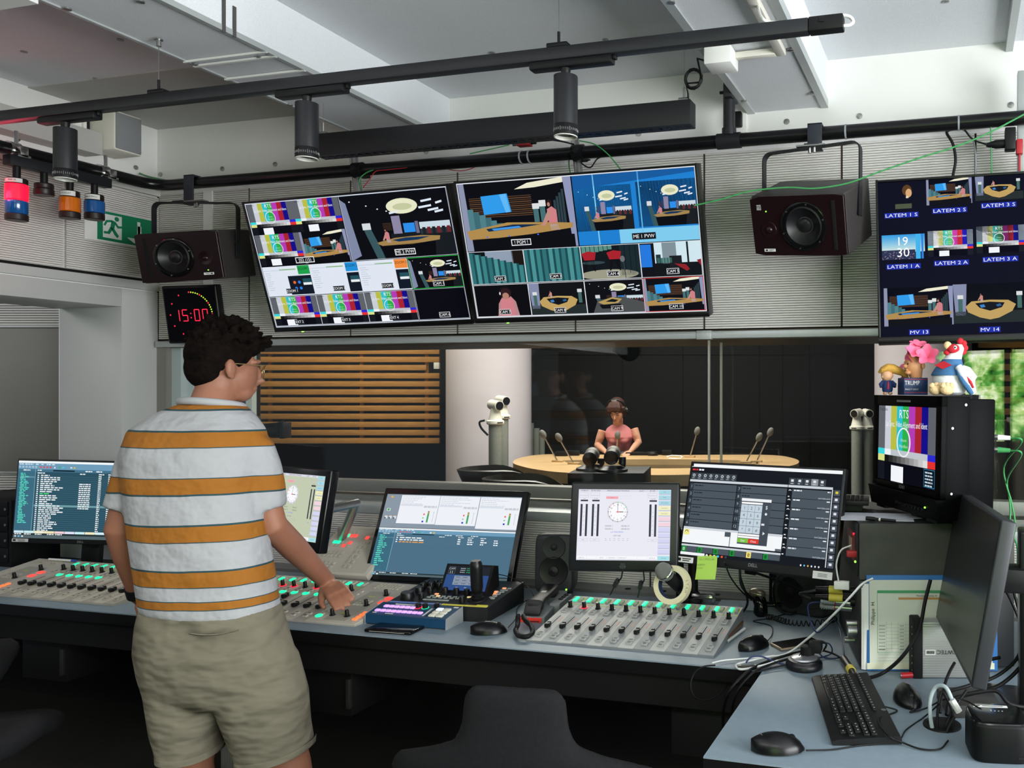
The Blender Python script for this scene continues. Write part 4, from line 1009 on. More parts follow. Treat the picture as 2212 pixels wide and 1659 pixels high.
        b.build('orange_key_block', lit_o, t); b = B(); b.box((x0 + cl * .86, .50 * SL, .0035), (.026, .02, .005), .001); b.box((x0 + cl * .86, .60 * SL, .0035), (.026, .02, .005), .001); b.build('red_key_block', lit_r, t)
        if roundlit: put(rl_, (x0 + cl * .1, .12 * SL, .001))
    return t
console('grey mixing console of twelve faders on the right part of the desk', -1.317, 12, pal_grey, [.275, .285, .29, .29, .285, .285, .285, .285, .29, .29, .285, .275], redring=(1,))
console('beige mixing console on the left, partly hidden by the standing man', -2.998 - 12 * .0514 - .24, 12, pal_beige, [.285], roundlit=(1, 2, 3, 4, 5), ctl=('L', .24), redring=(7, 8))
console('beige mixing console under the standing man\'s right hand', -1.955 - .2 - 12 * .0514, 12, pal_beige, [.30, .30, .3, .3, .3, .3, .44, .46, .28, .28, .28, .28], roundlit=(3, 4, 5, 6, 7, 8, 9, 10), ctl=('R', .2), redring=(4, 5, 6, 8, 9, 10))

# gray key panel standing behind the middle console
pf0 = ony(661, 1236, 2.80); pf1 = ony(772, 1243, 2.80); pw = (pf1.x - pf0.x)
Mk = Matrix.Translation((pf0.x, 2.80, pf0.z)) @ Matrix.Rotation(math.radians(34), 4, 'X')
kp = thing('key_panel', 'tilted light grey key panel with red and green lit keys behind the console', 'key panel', mtx=Mk)
kl = .27
b = B(); b.box((pw / 2 + .01, kl / 2, -.014), (pw + .06, kl, .028), .003); b.m = 1; b.box((pw / 2 + .01, kl / 2, .0005), (pw + .03, kl * .9, .001)); b.build('panel_case', [pal_beige[0], pal_beige[0]], kp)
b = B(); b.b2((pf0.x - .02, 2.83, DZ), (pf1.x + .035, 2.96, pf0.z + .01)); b.build('panel_foot', grey_metal, kp, world=True)
b = B(); key_mesh(b, .0155, .0145, .004); kk = b.build('key', pal_beige[2], kp); first = True
b = B(); key_mesh(b, .0155, .0145, .005); kg_ = b.build('green_key', lit, kp); b = B(); key_mesh(b, .0155, .0145, .005); kr_ = b.build('red_key', lit_r, kp)
seen = {}
for r in range(4):
    for q in range(2):
        for c in range(5):
            p = (pw * .08 + c * .0185 + (.0 if 1 else 0), .035 + r * .058 + q * .018, .001)
            src = {(3, 0, 2): kg_, (3, 0, 3): kr_, (3, 0, 4): kr_, (2, 1, 1): kg_, (2, 1, 0): kg_, (2, 0, 3): kr_, (2, 1, 4): kr_, (0, 1, 0): kr_}.get((r, q, c), kk)
            if src.name in seen: dup(src, kp, p)
            else: seen[src.name] = 1; src.location = p
for r in range(8):
    for c in range(2):
        p = (pw * .08 + .135 + c * .02, .04 + r * .027, .001); dup(kr_ if (r, c) == (6, 0) else kk, kp, p)

# ---------------------------------------------------------------- camera control panel with joystick
p0 = onz(835.6, 1301.4, .79); p1 = onz(1053, 1313.4, .79); yw = math.atan2(p1.y - p0.y, p1.x - p0.x); cwid = (p1 - p0).length
rc = thing('camera_controller', 'black camera control panel with tall joystick and small tilted display', 'controller', (p0.x, p0.y, DZ), yw)
Dp = .285; zf, zb2 = .05, .075
panel_b = mat('black_control_panel', '#1a1a1b', .5, var=.1, vs=60)
b = B(); b.loft([[(x, 0, 0), (x, 0, zf), (x, Dp, zb2), (x, Dp, 0)] for x in (0, cwid)]); b.build('controller_case', panel_b, rc, sm=0)
sl = math.atan2(zb2 - zf, Dp); TP = Matrix.Translation((0, 0, zf)) @ Matrix.Rotation(sl, 4, 'X')
b = B(TP); b.m = 0; n = 9
for i in range(n): b.b2((.005 + .022 * i, .004, .0), (.005 + .022 * (i + 1) - .001, .016, .0012))
b.m = 1; b.b2((.205, .004, 0), (.215, .016, .0012)); b.b2((.217, .004, 0), (.29, .016, .0012)); b.b2((.292, .004, 0), (cwid - .006, .016, .0012)); b.b2((cwid - .05, .017, 0), (cwid - .01, .024, .0012)); b.build('label_strip', [mat('blue_label_tape', '#6d86c9', .5), mat('yellow_label_tape', '#d9cf52', .5)], rc)
def cknob(x, y, r, h, nm='rotary_knob'): b = B(TP); b.lathe([(r, 0), (r * .95, h * .8), (r * .85, h), (0, h)], 18, Matrix.Translation((x, y, 0))); b.build(nm, knob_m, rc)
for x, y, r, h in ((.155, .12, .011, .022), (.20, .118, .011, .022), (.243, .115, .011, .022), (.285, .113, .011, .022), (.10, .055, .0095, .02), (.265, .04, .0095, .022), (.045, .155, .011, .022), (.075, .16, .011, .024), (.105, .165, .010, .022), (.04, .19, .010, .02), (.075, .195, .010, .022), (.095, .12, .010, .022), (.05, .125, .016, .018), (.045, .055, .024, .022)): cknob(x, y, r, h)
g_key = mat('grey_round_key', '#8d9491', .45); y_key = mat('pale_yellow_key', '#e0cf9a', .45, emit='#e8c98a', es=.5); o_key = mat('lit_peach_key', '#e89a6a', .4, emit='#ffa070', es=.7)
seen = {}
for nm, m in (('grey_key', g_key), ('yellow_key', y_key), ('orange_key', o_key)):
    b = B(); key_mesh(b, .014, .009, .004); seen[nm] = [b.build(nm, m, rc), 0]
def ck(nm, x, y):
    p = TP @ Vector((x, y, 0)); o, k = seen[nm]
    if k: o = dup(o, rc, p, (sl, 0, 0))
    else: o.location = p; o.rotation_euler = (sl, 0, 0); seen[nm][1] = 1
for i in range(6): ck('yellow_key' if i == 1 else 'grey_key', .125 + .022 * i, .085); ck('grey_key', .12 + .022 * i, .07)
for i in range(7): ck('grey_key', .12 + .014 * i, .045)
for i in range(3): ck('orange_key', .345 - .006 * i, .125 + .018 * i)
for i in range(6):
    ck('grey_key', .325 + .004 * i + .02, .1 + .02 * i); ck('orange_key' if i == 5 else 'grey_key', .355 - .002 * i, .09 + .022 * i)
for x, y in ((.05, .235), (.085, .23), (.10, .21), (.06, .215)): ck('orange_key', x, y)
for x, y in ((.09, .25), (.12, .245), (.07, .255)): ck('grey_key', x, y)
ck('orange_key', .13, .105); ck('yellow_key', .265, .09)
# tilted display
Md = TP @ Matrix.Translation((.215, .135, .0)) @ Matrix.Rotation(math.radians(-38), 4, 'X')
b = B(TP @ Matrix.Translation((.215, .135, 0))); dw, dh = .188, .108; cc_, ss_ = math.cos(math.radians(52)), math.sin(math.radians(52))
b.loft([[(x, 0, 0), (x, dh * cc_ + 0, dh * ss_), (x, dh * cc_ + .03, dh * ss_ - .01), (x, dh * cc_ + .03, 0)] for x in (-dw / 2, dw / 2)]); b.build('display_housing', blk, rc, sm=0)
s = S(dw - .02, dh - .016, '#1d2530', Md @ Matrix.Translation((0, -.0006, dh / 2)))
s.rect(0, .02, 1, .34, '#22272c'); s.rect(0, .36, 1, 1, '#2f4f86'); s.rect(.2, .4, .75, .78, '#8a96a6', 2)
for r in range(3):
    s.rect(.2, .4 + .13 * r, .75, .405 + .13 * r, '#2f4f86', 3)
    for c in range(3): s.dash(.24 + .17 * c, .46 + .13 * r, .1, .03, '#4a566c', 3, .03); 
    s.dash(.3, .1 + .08 * r, .12, .035, '#97a1aa', 3, .03); s.dash(.45, .1 + .08 * r, .1, .035, '#2f9e6c', 3, .03); s.dash(.6, .1 + .08 * r, .1, .035, '#97a1aa', 3, .03); s.dash(.3 + .2 * r, .88, .06, .03, '#97b0d8', 3, .03)
s.text('CAM', .1, .12, .08, '#b7c2c9', 4); s.text('11', .1, .26, .12, '#c5d0d6', 4); s.frame_(.004, '#9aa4ad', 4, .03, .05, .18, .33); s.build('display', rc)
jx_, jy_ = .305, .075
b = B(TP @ Matrix.Translation((jx_, jy_, 0))); b.lathe([(.034, 0), (.033, .003), (.020, .004), (.022, .010), (.018, .013), (.019, .018), (.014, .022), (.014, .026)], 28); b.build('joystick_boot', rubber, rc)
b = B(TP @ Matrix.Translation((jx_, jy_, 0))); b.lathe([(.013, .022), (.018, .028), (.021, .045), (.0215, .115), (.0205, .131), (.017, .136), (.0165, .140), (0, .140)], 30); b.build('joystick', mat('satin_black_grip', '#131314', .33), rc)

# ---------------------------------------------------------------- blue vision switcher
a0 = onz(787.5, 1347.7, DZ); a1 = onz(964, 1361.5, DZ); yw = math.atan2(a1.y - a0.y, a1.x - a0.x); sw_w = (a1 - a0).length
sw = thing('vision_switcher', 'small blue vision switcher with glowing lilac buttons and grey sides', 'switcher', (a0.x, a0.y, DZ), yw)
blue_case = mat('dark_blue_metal', '#1c4668', .4, .3)
prof = [(0, .004), (.002, .034), (.098, .052), (.1, .004)]
b = B(); b.loft([[(x, y, z) for y, z in prof] for x in (.003, sw_w - .003)]); b.build('switcher_case', blue_case, sw, sm=0)
for x in (0, sw_w - .003):
    b = B(); b.loft([[(x + d, y - .001 if y < .05 else y + .002, z + (.001 if z > .01 else -.004)) for y, z in prof] for d in (0, .003)]); b.build('side_cheek', mat('silver_side', '#a9adae', .4, .4), sw, sm=0)
sa = math.atan2(.018, .096); TS2 = Matrix.Translation((0, .002, .0345)) @ Matrix.Rotation(sa, 4, 'X')
lil = mat('lilac_lit_button', '#c9a2e8', .4, emit='#cf9bf0', es=.75); pad = mat('ivory_pad', '#d8d6c6', .45); padw = mat('lit_white_pad', '#dfe8f5', .4, emit='#cfe0f8', es=.6)
b = B(); key_mesh(b, .0175, .0135, .005); lb = b.build('lilac_button', lil, sw); fl = 0
for row, (n, xo, y) in enumerate(((9, .02, .028), (6, .03, .062))):
    for i in range(n):
        p = TS2 @ Vector((xo + .0205 * i + .01, y, 0)); o = lb if not fl else dup(lb, sw, p, (sa, 0, 0)); fl = 1; o.location = p; o.rotation_euler = (sa, 0, 0)
b = B(); key_mesh(b, .024, .0165, .006); pd = b.build('pad_button', pad, sw); fl = 0
for r in range(3):
    for c in range(2):
        p = TS2 @ Vector((.248 + c * .028, .018 + .022 * r, 0))
        if (r, c) == (2, 0): b = B(TS2); b.box((.248, .062, .003), (.024, .0165, .006), .002); b.build('lit_pad_button', padw, sw); continue
        o = pd if not fl else dup(pd, sw, p, (sa, 0, 0)); fl = 1; o.location = p; o.rotation_euler = (sa, 0, 0)
for i, (x, m) in enumerate(((.158, led_r), (.185, lit))):
    b = B(TS2); b.lathe([(.0095, 0), (.0088, .015), (.0, .016)], 18, Matrix.Translation((x, .072, 0))); b.build('rotary_knob', knob_m, sw)
    b = B(TS2); b.lathe([(.0125, .0006), (.0115, .0016), (.0105, .0006)], 22, Matrix.Translation((x, .072, 0)), cap=False); b.build('knob_ring_light', m, sw)
b = B(TS2); b.b2((.226, .012, 0), (.228, .07, .0008)); b.m = 1
for k in range(12): b.b2((.210, .014 + .0048 * k, 0), (.217, .0165 + .0048 * k, .0007))
b.build('fader_track', [slot_m, label_w], sw)
b = B(TS2); b.box((.228, .075, .010), (.014, .018, .016), .003); b.build('fader_cap', knob_m, sw)
b = B(TS2); b.b2((.06, .081, 0), (.135, .088, .0008)); b.b2((.02, .012, 0), (.034, .017, .0008)); b.b2((.07, .010, 0), (.10, .014, .0008)); b.b2((.285, .085, 0), (.302, .093, .0008)); b.build('label_tape', label_w, sw)

hd0 = onz(785.8, 1365.8, DZ); hd1 = onz(887, 1373.5, DZ)
hd = thing('tablet', 'flat black slab lying on the desk in front of the blue switcher', 'device', (hd0.x, hd0.y, DZ), math.atan2(hd1.y - hd0.y, hd1.x - hd0.x))
b = B(); b.b2((0, 0, 0), (.172, .082, .011), .004, 3); b.build('slab', blk_gloss, hd); b = B(); b.b2((.02, -.0006, .005), (.15, .0006, .0062)); b.build('edge_strip', pal_beige[0], hd)

# ---------------------------------------------------------------- mice
def mouse(label, c, rz, k=1.0, logo=False, grp=None, cord=None, flip=False):
    t = thing('computer_mouse', label, 'mouse', (c.x, c.y, DZ), rz)
    L, Wm, Hm = .058 * k, .0315 * k, .037 * k
    rings = []
    for i in range(13):
        u = -1 + 2 * i / 12; y = L * u; q = max(0.0, 1 - abs(u) ** 2.6) ** .5; wd = max(.002, Wm * q * (1.0 + .06 * math.cos(u * 3))); hh = max(.003, Hm * (max(0.0, 1 - ((u + .15) / 1.16) ** 2)) ** .62)
        rings.append([(wd * math.cos(a) * (1 if math.sin(a) > -.2 else .93), y, max(.0006, .004 + hh * max(-.05, math.sin(a)) * (1 - .10 * abs(math.cos(a)) ** 2)) if math.sin(a) > 0 else .0008 + .003 * (1 + math.sin(a))) for a in [2 * PI * j / 20 for j in range(20)]])
    b = B(); b.loft(rings); b.build('shell', mouse_m, t, sm=50)
    b = B(); b.cyl((-.004 * k, L * .52, Hm * .73), (.004 * k, L * .52, Hm * .73), .0085 * k, n=16); b.build('scroll_wheel', rubber, t)
    b = B(); b.b2((-.0005, L * .3, Hm * .70), (.0005, L * .93, Hm * .5)); 
    b.bm.free()
    if logo: b = B(); b.lathe([(.0065, 0), (.0065, .0008), (0, .0008)], 20, Matrix.Translation((0, -L * .55, Hm * .955)) @ Matrix.Rotation(-.25, 4, 'X')); b.build('round_emblem', mat('grey_emblem', '#55585a', .4), t)
    return t
mouse_m = mat('black_mouse_plastic', '#0a0a0c', .3, spec=.3)
mouse('black mouse between the blue switcher and the telephone handset', onz(1056, 1368, DZ), math.radians(-62))
mouse('black mouse beside the white pen at the right end of the grey console', onz(1628, 1400, DZ), math.radians(-35))
mouse('black mouse at the front corner of the desk, left of the keyboard', onz(1680, 1622, DZ), math.radians(-75), 1.02, True)
mouse('black mouse to the right of the keyboard', onz(1960, 1517, DZ), math.radians(200), 1.02, True)
cable('mouse_cable', [onz(1098, 1355, .752), onz(1115, 1335, .745), onz(1117, 1315, .745), onz(1135, 1298, .75), onz(1152, 1290, .80), onz(1140, 1268, .80), onz(1105, 1248, .84), onz(1075, 1240, .86)], .0017, rubber, 'thin mouse cable running past the handset to the tilted display')
cable('mouse_cable', [onz(1656, 1387, .752), onz(1668, 1370, .743), onz(1666, 1352, .743), onz(1640, 1345, .743), onz(1628, 1341, .743), onz(1660, 1336, .743), onz(1700, 1325, .743)], .0017, rubber, 'mouse cable curling away behind the grey console')
cable('mouse_cable', [onz(1742, 1621, .752), onz(1800, 1619, .743), onz(1860, 1610, .743), onz(1930, 1604, .745), onz(1946, 1595, .748), onz(1958, 1576, .743), onz(1995, 1550, .745), onz(2030, 1520, .80)], .0019, rubber, 'mouse cable running along the front edge of the keyboard')
cable('mouse_cable', [onz(1976, 1531, .75), onz(1966, 1539, .744), onz(2000, 1530, .75), onz(2040, 1511, .79), onz(2080, 1512, .83), onz(2120, 1532, .84)], .0019, rubber, 'mouse cable looping up from the mouse beside the keyboard')

# ---------------------------------------------------------------- telephone handset
h0 = onz(1122, 1346, DZ); h1 = onz(1172, 1349, DZ)
ph = thing('telephone', 'grey desk telephone with black handset and red label on its front', 'telephone', (h0.x, h0.y, DZ), math.radians(8))
b = B(); b.loft([[(x, 0, 0), (x, 0, .022), (x, .245, .055), (x, .25, 0)] for x in (0, .088)]); b.b2((.07, .10, .0), (.108, .245, .045), .004); b.build('telephone_base', mat('grey_telephone_base', '#757a7c', .5), ph)
b = B(); b.b2((.003, -.0012, .004), (.078, 0, .020)); b.m = 1; b.b2((.03, -.0018, .006), (.07, -.001, .009)); b.b2((.006, -.0018, .013), (.03, -.001, .016)); b.build('red_label', [mat('red_label_tape', '#d8392c', .5), ink], ph)
hp = [(.042, .005, .030), (.042, .03, .058), (.042, .07, .064), (.042, .13, .066), (.042, .19, .076), (.042, .222, .068)]
b = B(); rr = []
for i, p in enumerate(hp):
    wq = (.030, .032, .025, .025, .032, .028)[i]; tq = (.006, .016, .012, .012, .016, .010)[i]; rr.append([(p[0] + wq * math.copysign(abs(math.cos(a)) ** .6, math.cos(a)), p[1], p[2] + tq * math.copysign(abs(math.sin(a)) ** .6, math.sin(a))) for a in [2 * PI * j / 16 for j in range(16)]])
b.loft(rr); b.box((.042, .04, .048), (.05, .045, .03), .008); b.box((.042, .195, .058), (.05, .05, .03), .008); b.build('handset', mat('black_handset', '#121213', .38), ph)
b = B(); b.b2((.033, .12, .0775), (.05, .205, .0795)); b.build('name_strip', label_w, ph)
for i in range(3): b = B(); b.box((.094, .155 + .03 * i, .047), (.014, .014, .006), .002); b.build('key', knob_m, ph)
c = [onz(1119, 1330, .775), onz(1118, 1350, .765), onz(1114, 1362, .755), onz(1121, 1373, .755), onz(1138, 1375, .755), onz(1150, 1367, .757), onz(1147, 1352, .765), onz(1135, 1340, .775), onz(1130, 1330, .78)]
sp = spline(c, 10); pts = []
for i in range((len(sp) - 1) * 6):
    f = i / 6; k = int(f); p = sp[k].lerp(sp[min(k + 1, len(sp) - 1)], f - k); d = (sp[min(k + 1, len(sp) - 1)] - sp[k]).normalized(); x_ = Vector((0, 0, 1)).cross(d).normalized(); y_ = d.cross(x_); a = i * 2 * PI / 6; pts.append(p + (x_ * math.cos(a) + y_ * math.sin(a)) * .0062)
b = B(); b.tube(pts, .0024, 5); b.build('coiled_cord', rubber, ph, 60, world=True)

# ---------------------------------------------------------------- small monitors speakers
gen_m = mat('dark_grey_speaker_case', '#2b2d2f', .5, bump=.12, bs=350)
def genelec(label, M, led=True):
    t = thing('monitor_speaker', label, 'speaker', mtx=M)
    w_, h_, d_ = .151, .226, .14; rings = []
    sq = lambda wv, hv, y, e=.28: [(wv * math.copysign(abs(math.cos(a)) ** e, math.cos(a)), y, hv * math.copysign(abs(math.sin(a)) ** e, math.sin(a)) + h_ / 2 + .02) for a in [2 * PI * j / 40 + PI / 40 for j in range(40)]]
    b = B(); b.loft([sq(w_ * .36, h_ * .40, d_), sq(w_ * .47, h_ * .47, d_ * .8), sq(w_ / 2, h_ / 2, d_ * .35), sq(w_ / 2, h_ / 2, .02), sq(w_ * .47, h_ * .475, .003), sq(w_ * .44, h_ * .455, 0)]); b.build('cabinet', gen_m, t, sm=50)
    RX = Matrix.Rotation(PI / 2, 4, 'X')
    b = B(); b.lathe([(.056, .0), (.054, .003), (.050, .0025), (.047, .0015), (.020, .0005), (.018, .004), (.001, .007)], 36, Matrix.Translation((0, -.0005, .105)) @ RX, cap=False); b.build('woofer', cone_m, t)
    b = B(); b.lathe([(.045, .0), (.043, .003), (.03, .001), (.013, .0005), (.010, .005), (.001, .009)], 36, Matrix.Translation((0, -.0005, .195)) @ RX, cap=False); b.build('waveguide', gen_m, t)
    b = B(); b.sph((0, -.002, .195), (.0095, .006, .0095), 16); b.build('tweeter', steel, t)
    b = B(); add_text(b, 'GENELEC', Matrix.Translation((0, -.0016, .028)) @ RX, .0085, 'C'); b.build('lettering', white_p, t)
    if led: b = B(); b.sph((.05, -.001, .036), .0035, 10); b.build('power_light', led_g, t)
    b = B(); b.cyl((-.048, -.003, .036), (-.048, .004, .036), .008, n=16); b.build('volume_knob', rubber, t)
    b = B(); b.box((0, .06, .010), (.11, .10, .012), .005); b.box((0, .06, .018), (.05, .05, .02), .005); b.build('rubber_foot', rubber, t)
    return t
g = onz(1200, 1290, DZ); genelec('dark grey monitor speaker behind the telephone, green light lit', Matrix.Translation((g.x + .005, g.y - .03, DZ)) @ Matrix.Rotation(math.radians(14), 4, 'Z') @ Matrix.Rotation(math.radians(-4), 4, 'X'))
g = onz(1765, 1308, DZ); genelec('dark monitor speaker lying on its side beneath the right desk display', Matrix.Translation((g.x - .17, g.y - .10, DZ + .076)) @ Matrix.Rotation(math.radians(-22), 4, 'Z') @ Matrix.Rotation(math.radians(90), 4, 'Y'))
# ================================================================ displays on the desk
bez = mat('black_bezel', '#0c0d0f', 0.22); bez_m = mat('matt_black_bezel', '#131416', 0.45)
def monitor(label, M, w_, h_, bz, th, paint, bm=bez, k=1.0, back=.03, rnd_=.004, bg='#000000', scr=None):
    """bz = left, top, right, bottom bezel"""
    l, t_, r, b_ = bz
    t = thing('desk_display', label, 'display', mtx=M)
    cx = (r - l) / 2; cz = (t_ - b_) / 2
    b = B(); b.box((cx, th / 2 + .002, cz), (w_ + l + r, th, h_ + t_ + b_), rnd_, 3); b.box((cx, th + back / 2, cz - .01), (w_ * .7, back, h_ * .62), .012, 3); b.build('housing', bm, t)
    s = S(w_, h_, bg, Matrix.Translation((0, .001, 0))); 
    if paint: paint(s)
    s.build('screen', t, scr)
    return t
def lettering(t, txt, x, z, hgt, m, y=.0005, width=None):
    b = B(); add_text(b, txt, Matrix.Translation((x, y, z)) @ Matrix.Rotation(PI / 2, 4, 'X'), hgt, 'C', width=width); return b.build('lettering', m, t)
logo_m = mat('grey_logo', '#8d9094', .4)

def toolbar(s, v, k=1.0):
    for i in range(6): s.ring(.012 + .024 * i, v, .007, .012 * k, .35, '#dfe8ee', 4, 10)
    for i in range(4): s.rect(.16 + .024 * i, v - .011 * k, .173 + .024 * i, v + .011 * k, '#d9525c', 4)
    s.poly([(.262, v + .012 * k), (.27, v - .012 * k), (.278, v + .012 * k)], '#e6eef2', 4); s.ell(.305, v, .008, .012 * k, '#3fae74', 4, 10); s.line(.325, v + .01, .34, v - .01, .012 * k, '#3fd0f0', 4); s.rect(.385, v - .008, .40, v + .008, '#dfe8ee', 4); s.rect(.41, v - .01, .423, v + .01, '#d8b94e', 4)
def rundown(s, v0, rows, full):
    """playlist window: title bar, tool bar, tree at left, table"""
    H = 1 - v0; q = lambda v: v0 + H * v
    s.rect(0, v0, 1, 1, '#5d88a4', 1); s.rect(0, v0, 1, q(.028), '#f2f7fa', 2); s.rect(0, q(.028), 1, q(.105), '#6f9dba', 2)
    for i, wd in enumerate((.03, .035, .02, .02, .02, .03, .02)): s.dash(.008 + .04 * i, q(.043), wd, .012 * H, '#e9f1f5', 3)
    toolbar(s, q(.078), H); s.rect(0, q(.105), 1, 1, '#2c5160' if full else '#4d7086', 2); s.rect(0, q(.105), 1, q(.14), '#45728a', 3)
    s.dash(.04, q(.12), .05, .014 * H, '#e9f3f6', 4); s.dash(.145, q(.12), .03, .014 * H, '#e9f3f6', 4); s.rect(.26, q(.112), .42, q(.13), '#10252e', 4)
    for x in (.5, .58, .69): s.dash(x, q(.122), .05, .014 * H, '#f2f8fa', 4)
    s.rect(0, q(.14), .128, q(.905), '#3d6b80', 3); s.rect(.128, q(.105), .132, q(.905), '#79a9c0', 4)
    for i in range(32 if full else 16): s.dash(.02 + .002 * (i % 3), q(.165 + (.0205 if full else .042) * i), .03 + .04 * rnd.random(), .011 * H if full else .02 * H, '#5fe3c8', 4, .03)
    s.rect(.015, q(.20), .125, q(.22), '#6f9aa8', 3)
    s.dash(.145, q(.155), .03, .013 * H, '#eef5f8', 4); s.dash(.17, q(.155), .03, .013 * H, '#eef5f8', 4)
    for x in (.46, .60, .67, .76): s.dash(x, q(.158), .04, .013 * H, '#eef5f8', 4)
    for i in range(rows):
        v = q((.185 if full else .20) + (.0262 if full else .045) * i); hh = .0135 * H if full else .022 * H
        if i == 15 and full: s.rect(.135, v - .013 * H, 1, v + .013 * H, '#6f9ba3', 3)
        else: s.rect(.135, v + .0118 * H if full else v + .022 * H, 1, v + .0135 * H if full else v + .024 * H, '#54839a', 3)
        s.dash(.147, v, .012, hh, '#eef5f8', 4); s.dash(.172, v, .06 + .13 * rnd.random(), hh, '#49e06c' if i == 9 else ('#f0a24c' if (not full and i == 2) else '#f4f8fa'), 4, .03)
        if full and 4 <= i < 17: s.dash(.46, v, .085, hh, '#f4f8fa', 4)
        s.dash(.60, v, .022, hh, '#f4f8fa', 4); s.dash(.672, v, .02 + .03 * rnd.random(), hh, '#f4f8fa', 4); s.dash(.765, v, .02 + .03 * rnd.random(), hh, '#f4f8fa', 4); s.dash(.86, v, .03, hh, '#f4f8fa', 4)
    if full:
        cols_ = ['#cfe9f4', '#cdeef2', '#f3edc4', '#f0e3b8', '#f2d0d4', '#dfe2f6', '#c9eef2', '#f1e9c0', '#d3eef6']
        for i, c in enumerate(cols_): s.rect(.004 + .075 * i, q(.905), .076 + .075 * i, q(.935), c, 4)
    s.rect(0, q(.935), 1, q(.96), '#26353a', 4)
    for x in (.01, .08, .16, .25, .31): s.dash(x, q(.947), .05, .013 * H, '#e9eef0', 5)
    s.rect(0, q(.96), 1, 1, '#55676c', 4); s.rect(.012, q(.968), .022, q(.985), '#e6f0f6', 5); s.ell(.042, q(.977), .008, .011, '#5cc0f0', 5, 10); s.ell(.068, q(.977), .008, .011, '#d8e0e0', 5, 10)
m = monitor('widescreen display with a teal rundown list at the left end of the desk', pose((-3.70, 2.83, 1.048), 14.5, -3.8, -1.4), .597, .336, (.008, .008, .008, .022), .03, lambda s: rundown(s, 0, 29, True), bez_m)
lettering(m, 'DELL', 0, -.183, .009, logo_m)
b = B(); b.box((-.265, -.0008, -.178), (.072, .0008, .014)); b.m = 1; b.box((-.29, -.0014, -.178), (.012, .0006, .008)); b.box((-.26, -.0014, -.176), (.035, .0006, .002)); b.box((-.258, -.0014, -.181), (.03, .0006, .002)); b.build('asset_label', [label_w, ink], m)
b = B(); b.box((.0, .075, -.21), (.085, .035, .16), .012); b.build('stand_neck', bez_m, m)
pz = W(m) @ Vector((0, .09, 0)); b = B(); b.box((pz.x, pz.y - .02, DZ + .008), (.25, .2, .015), .004); b.build('stand_base', bez_m, m, world=True)

def recorder(s):
    s.rect(0, 0, 1, .42, '#8a97a4', 1)
    for i, (x0, x1, v1) in enumerate(((.115, .405, .365), (.408, .70, .37), (.705, 1, .40))):
        s.rect(x0, .01, x1, v1, '#eef1f7', 2); w_ = x1 - x0
        for k in range(5): s.dash(x0 + .01, .03 + .022 * k, w_ * (.3 + .5 * rnd.random()), .006, '#c3cad6', 3)
        s.rect(x0 + .005, .125, x0 + w_ * .6, .145, '#d8dee8', 3); s.text('00:00:00.0', x0 + w_ * .80, .15, .026, '#7c838e', 4, width=w_ * .33)
        ox = x0 + w_ * .68; s.ell(ox, .245, .006, .011, '#ef5348', 4, 12); s.poly([(ox - .006, .28), (ox - .006, .30), (ox + .007, .29)], '#49c06a', 4); s.rect(ox - .007, .325, ox + .006, .345, '#2b35c8', 4)
        s.rect(ox + .025, .225, ox + .038, .345, '#49a566', 4); s.rect(ox + .025, .21, ox + .038, .24, '#b8a860', 4); s.rect(ox + .025, .205, ox + .038, .213, '#a05048', 5); s.line(ox + .07, .23, ox + .07, .345, .004, '#a9b0bb', 4); s.rect(ox + .064, .21, ox + .076, .228, '#cfe2e4', 4)
    s.poly([(.03, .03), (.045, .02), (.055, .04), (.04, .05)], '#e2b04a', 3); s.rect(.025, .18, .05, .215, '#dfe8e0', 3); s.rect(.03, .185, .045, .21, '#2f9e4a', 4)
    for i in range(3): s.rect(.02 + .033 * i, .275, .042 + .033 * i, .31, '#d8dde2', 3); s.rect(.024 + .033 * i, .27, .038 + .033 * i, .278, '#d0a070', 4); s.rect(.02 + .033 * i, .295, .03 + .033 * i, .31, '#30363c', 4)
    rundown(s, .425, 3, False)
m = monitor('large tilted touch display with white recorder windows behind the joystick panel', pose((-1.951, 2.912, .960), 2.2, -23.3, .3), .597, .327, (.018, .026, .02, .022), .03, recorder, bez, back=.05)
b = B(); b.box((.15, .05, .0), (.08, .05, .06), .01); b.build('arm_joint', blk, m); b = B(); p0 = W(m) @ Vector((.10, .07, -.02)); b.tube([(p0.x, p0.y, p0.z), (p0.x + .02, 3.1, 1.0), (p0.x + .02, 3.12, DZ)], .018, 12); b.build('monitor_arm', steel, m, world=True)
b = B(); b.cyl((.30, -.002, -.17), (.30, .002, -.17), .003, n=10); b.build('power_light', led_b, m)

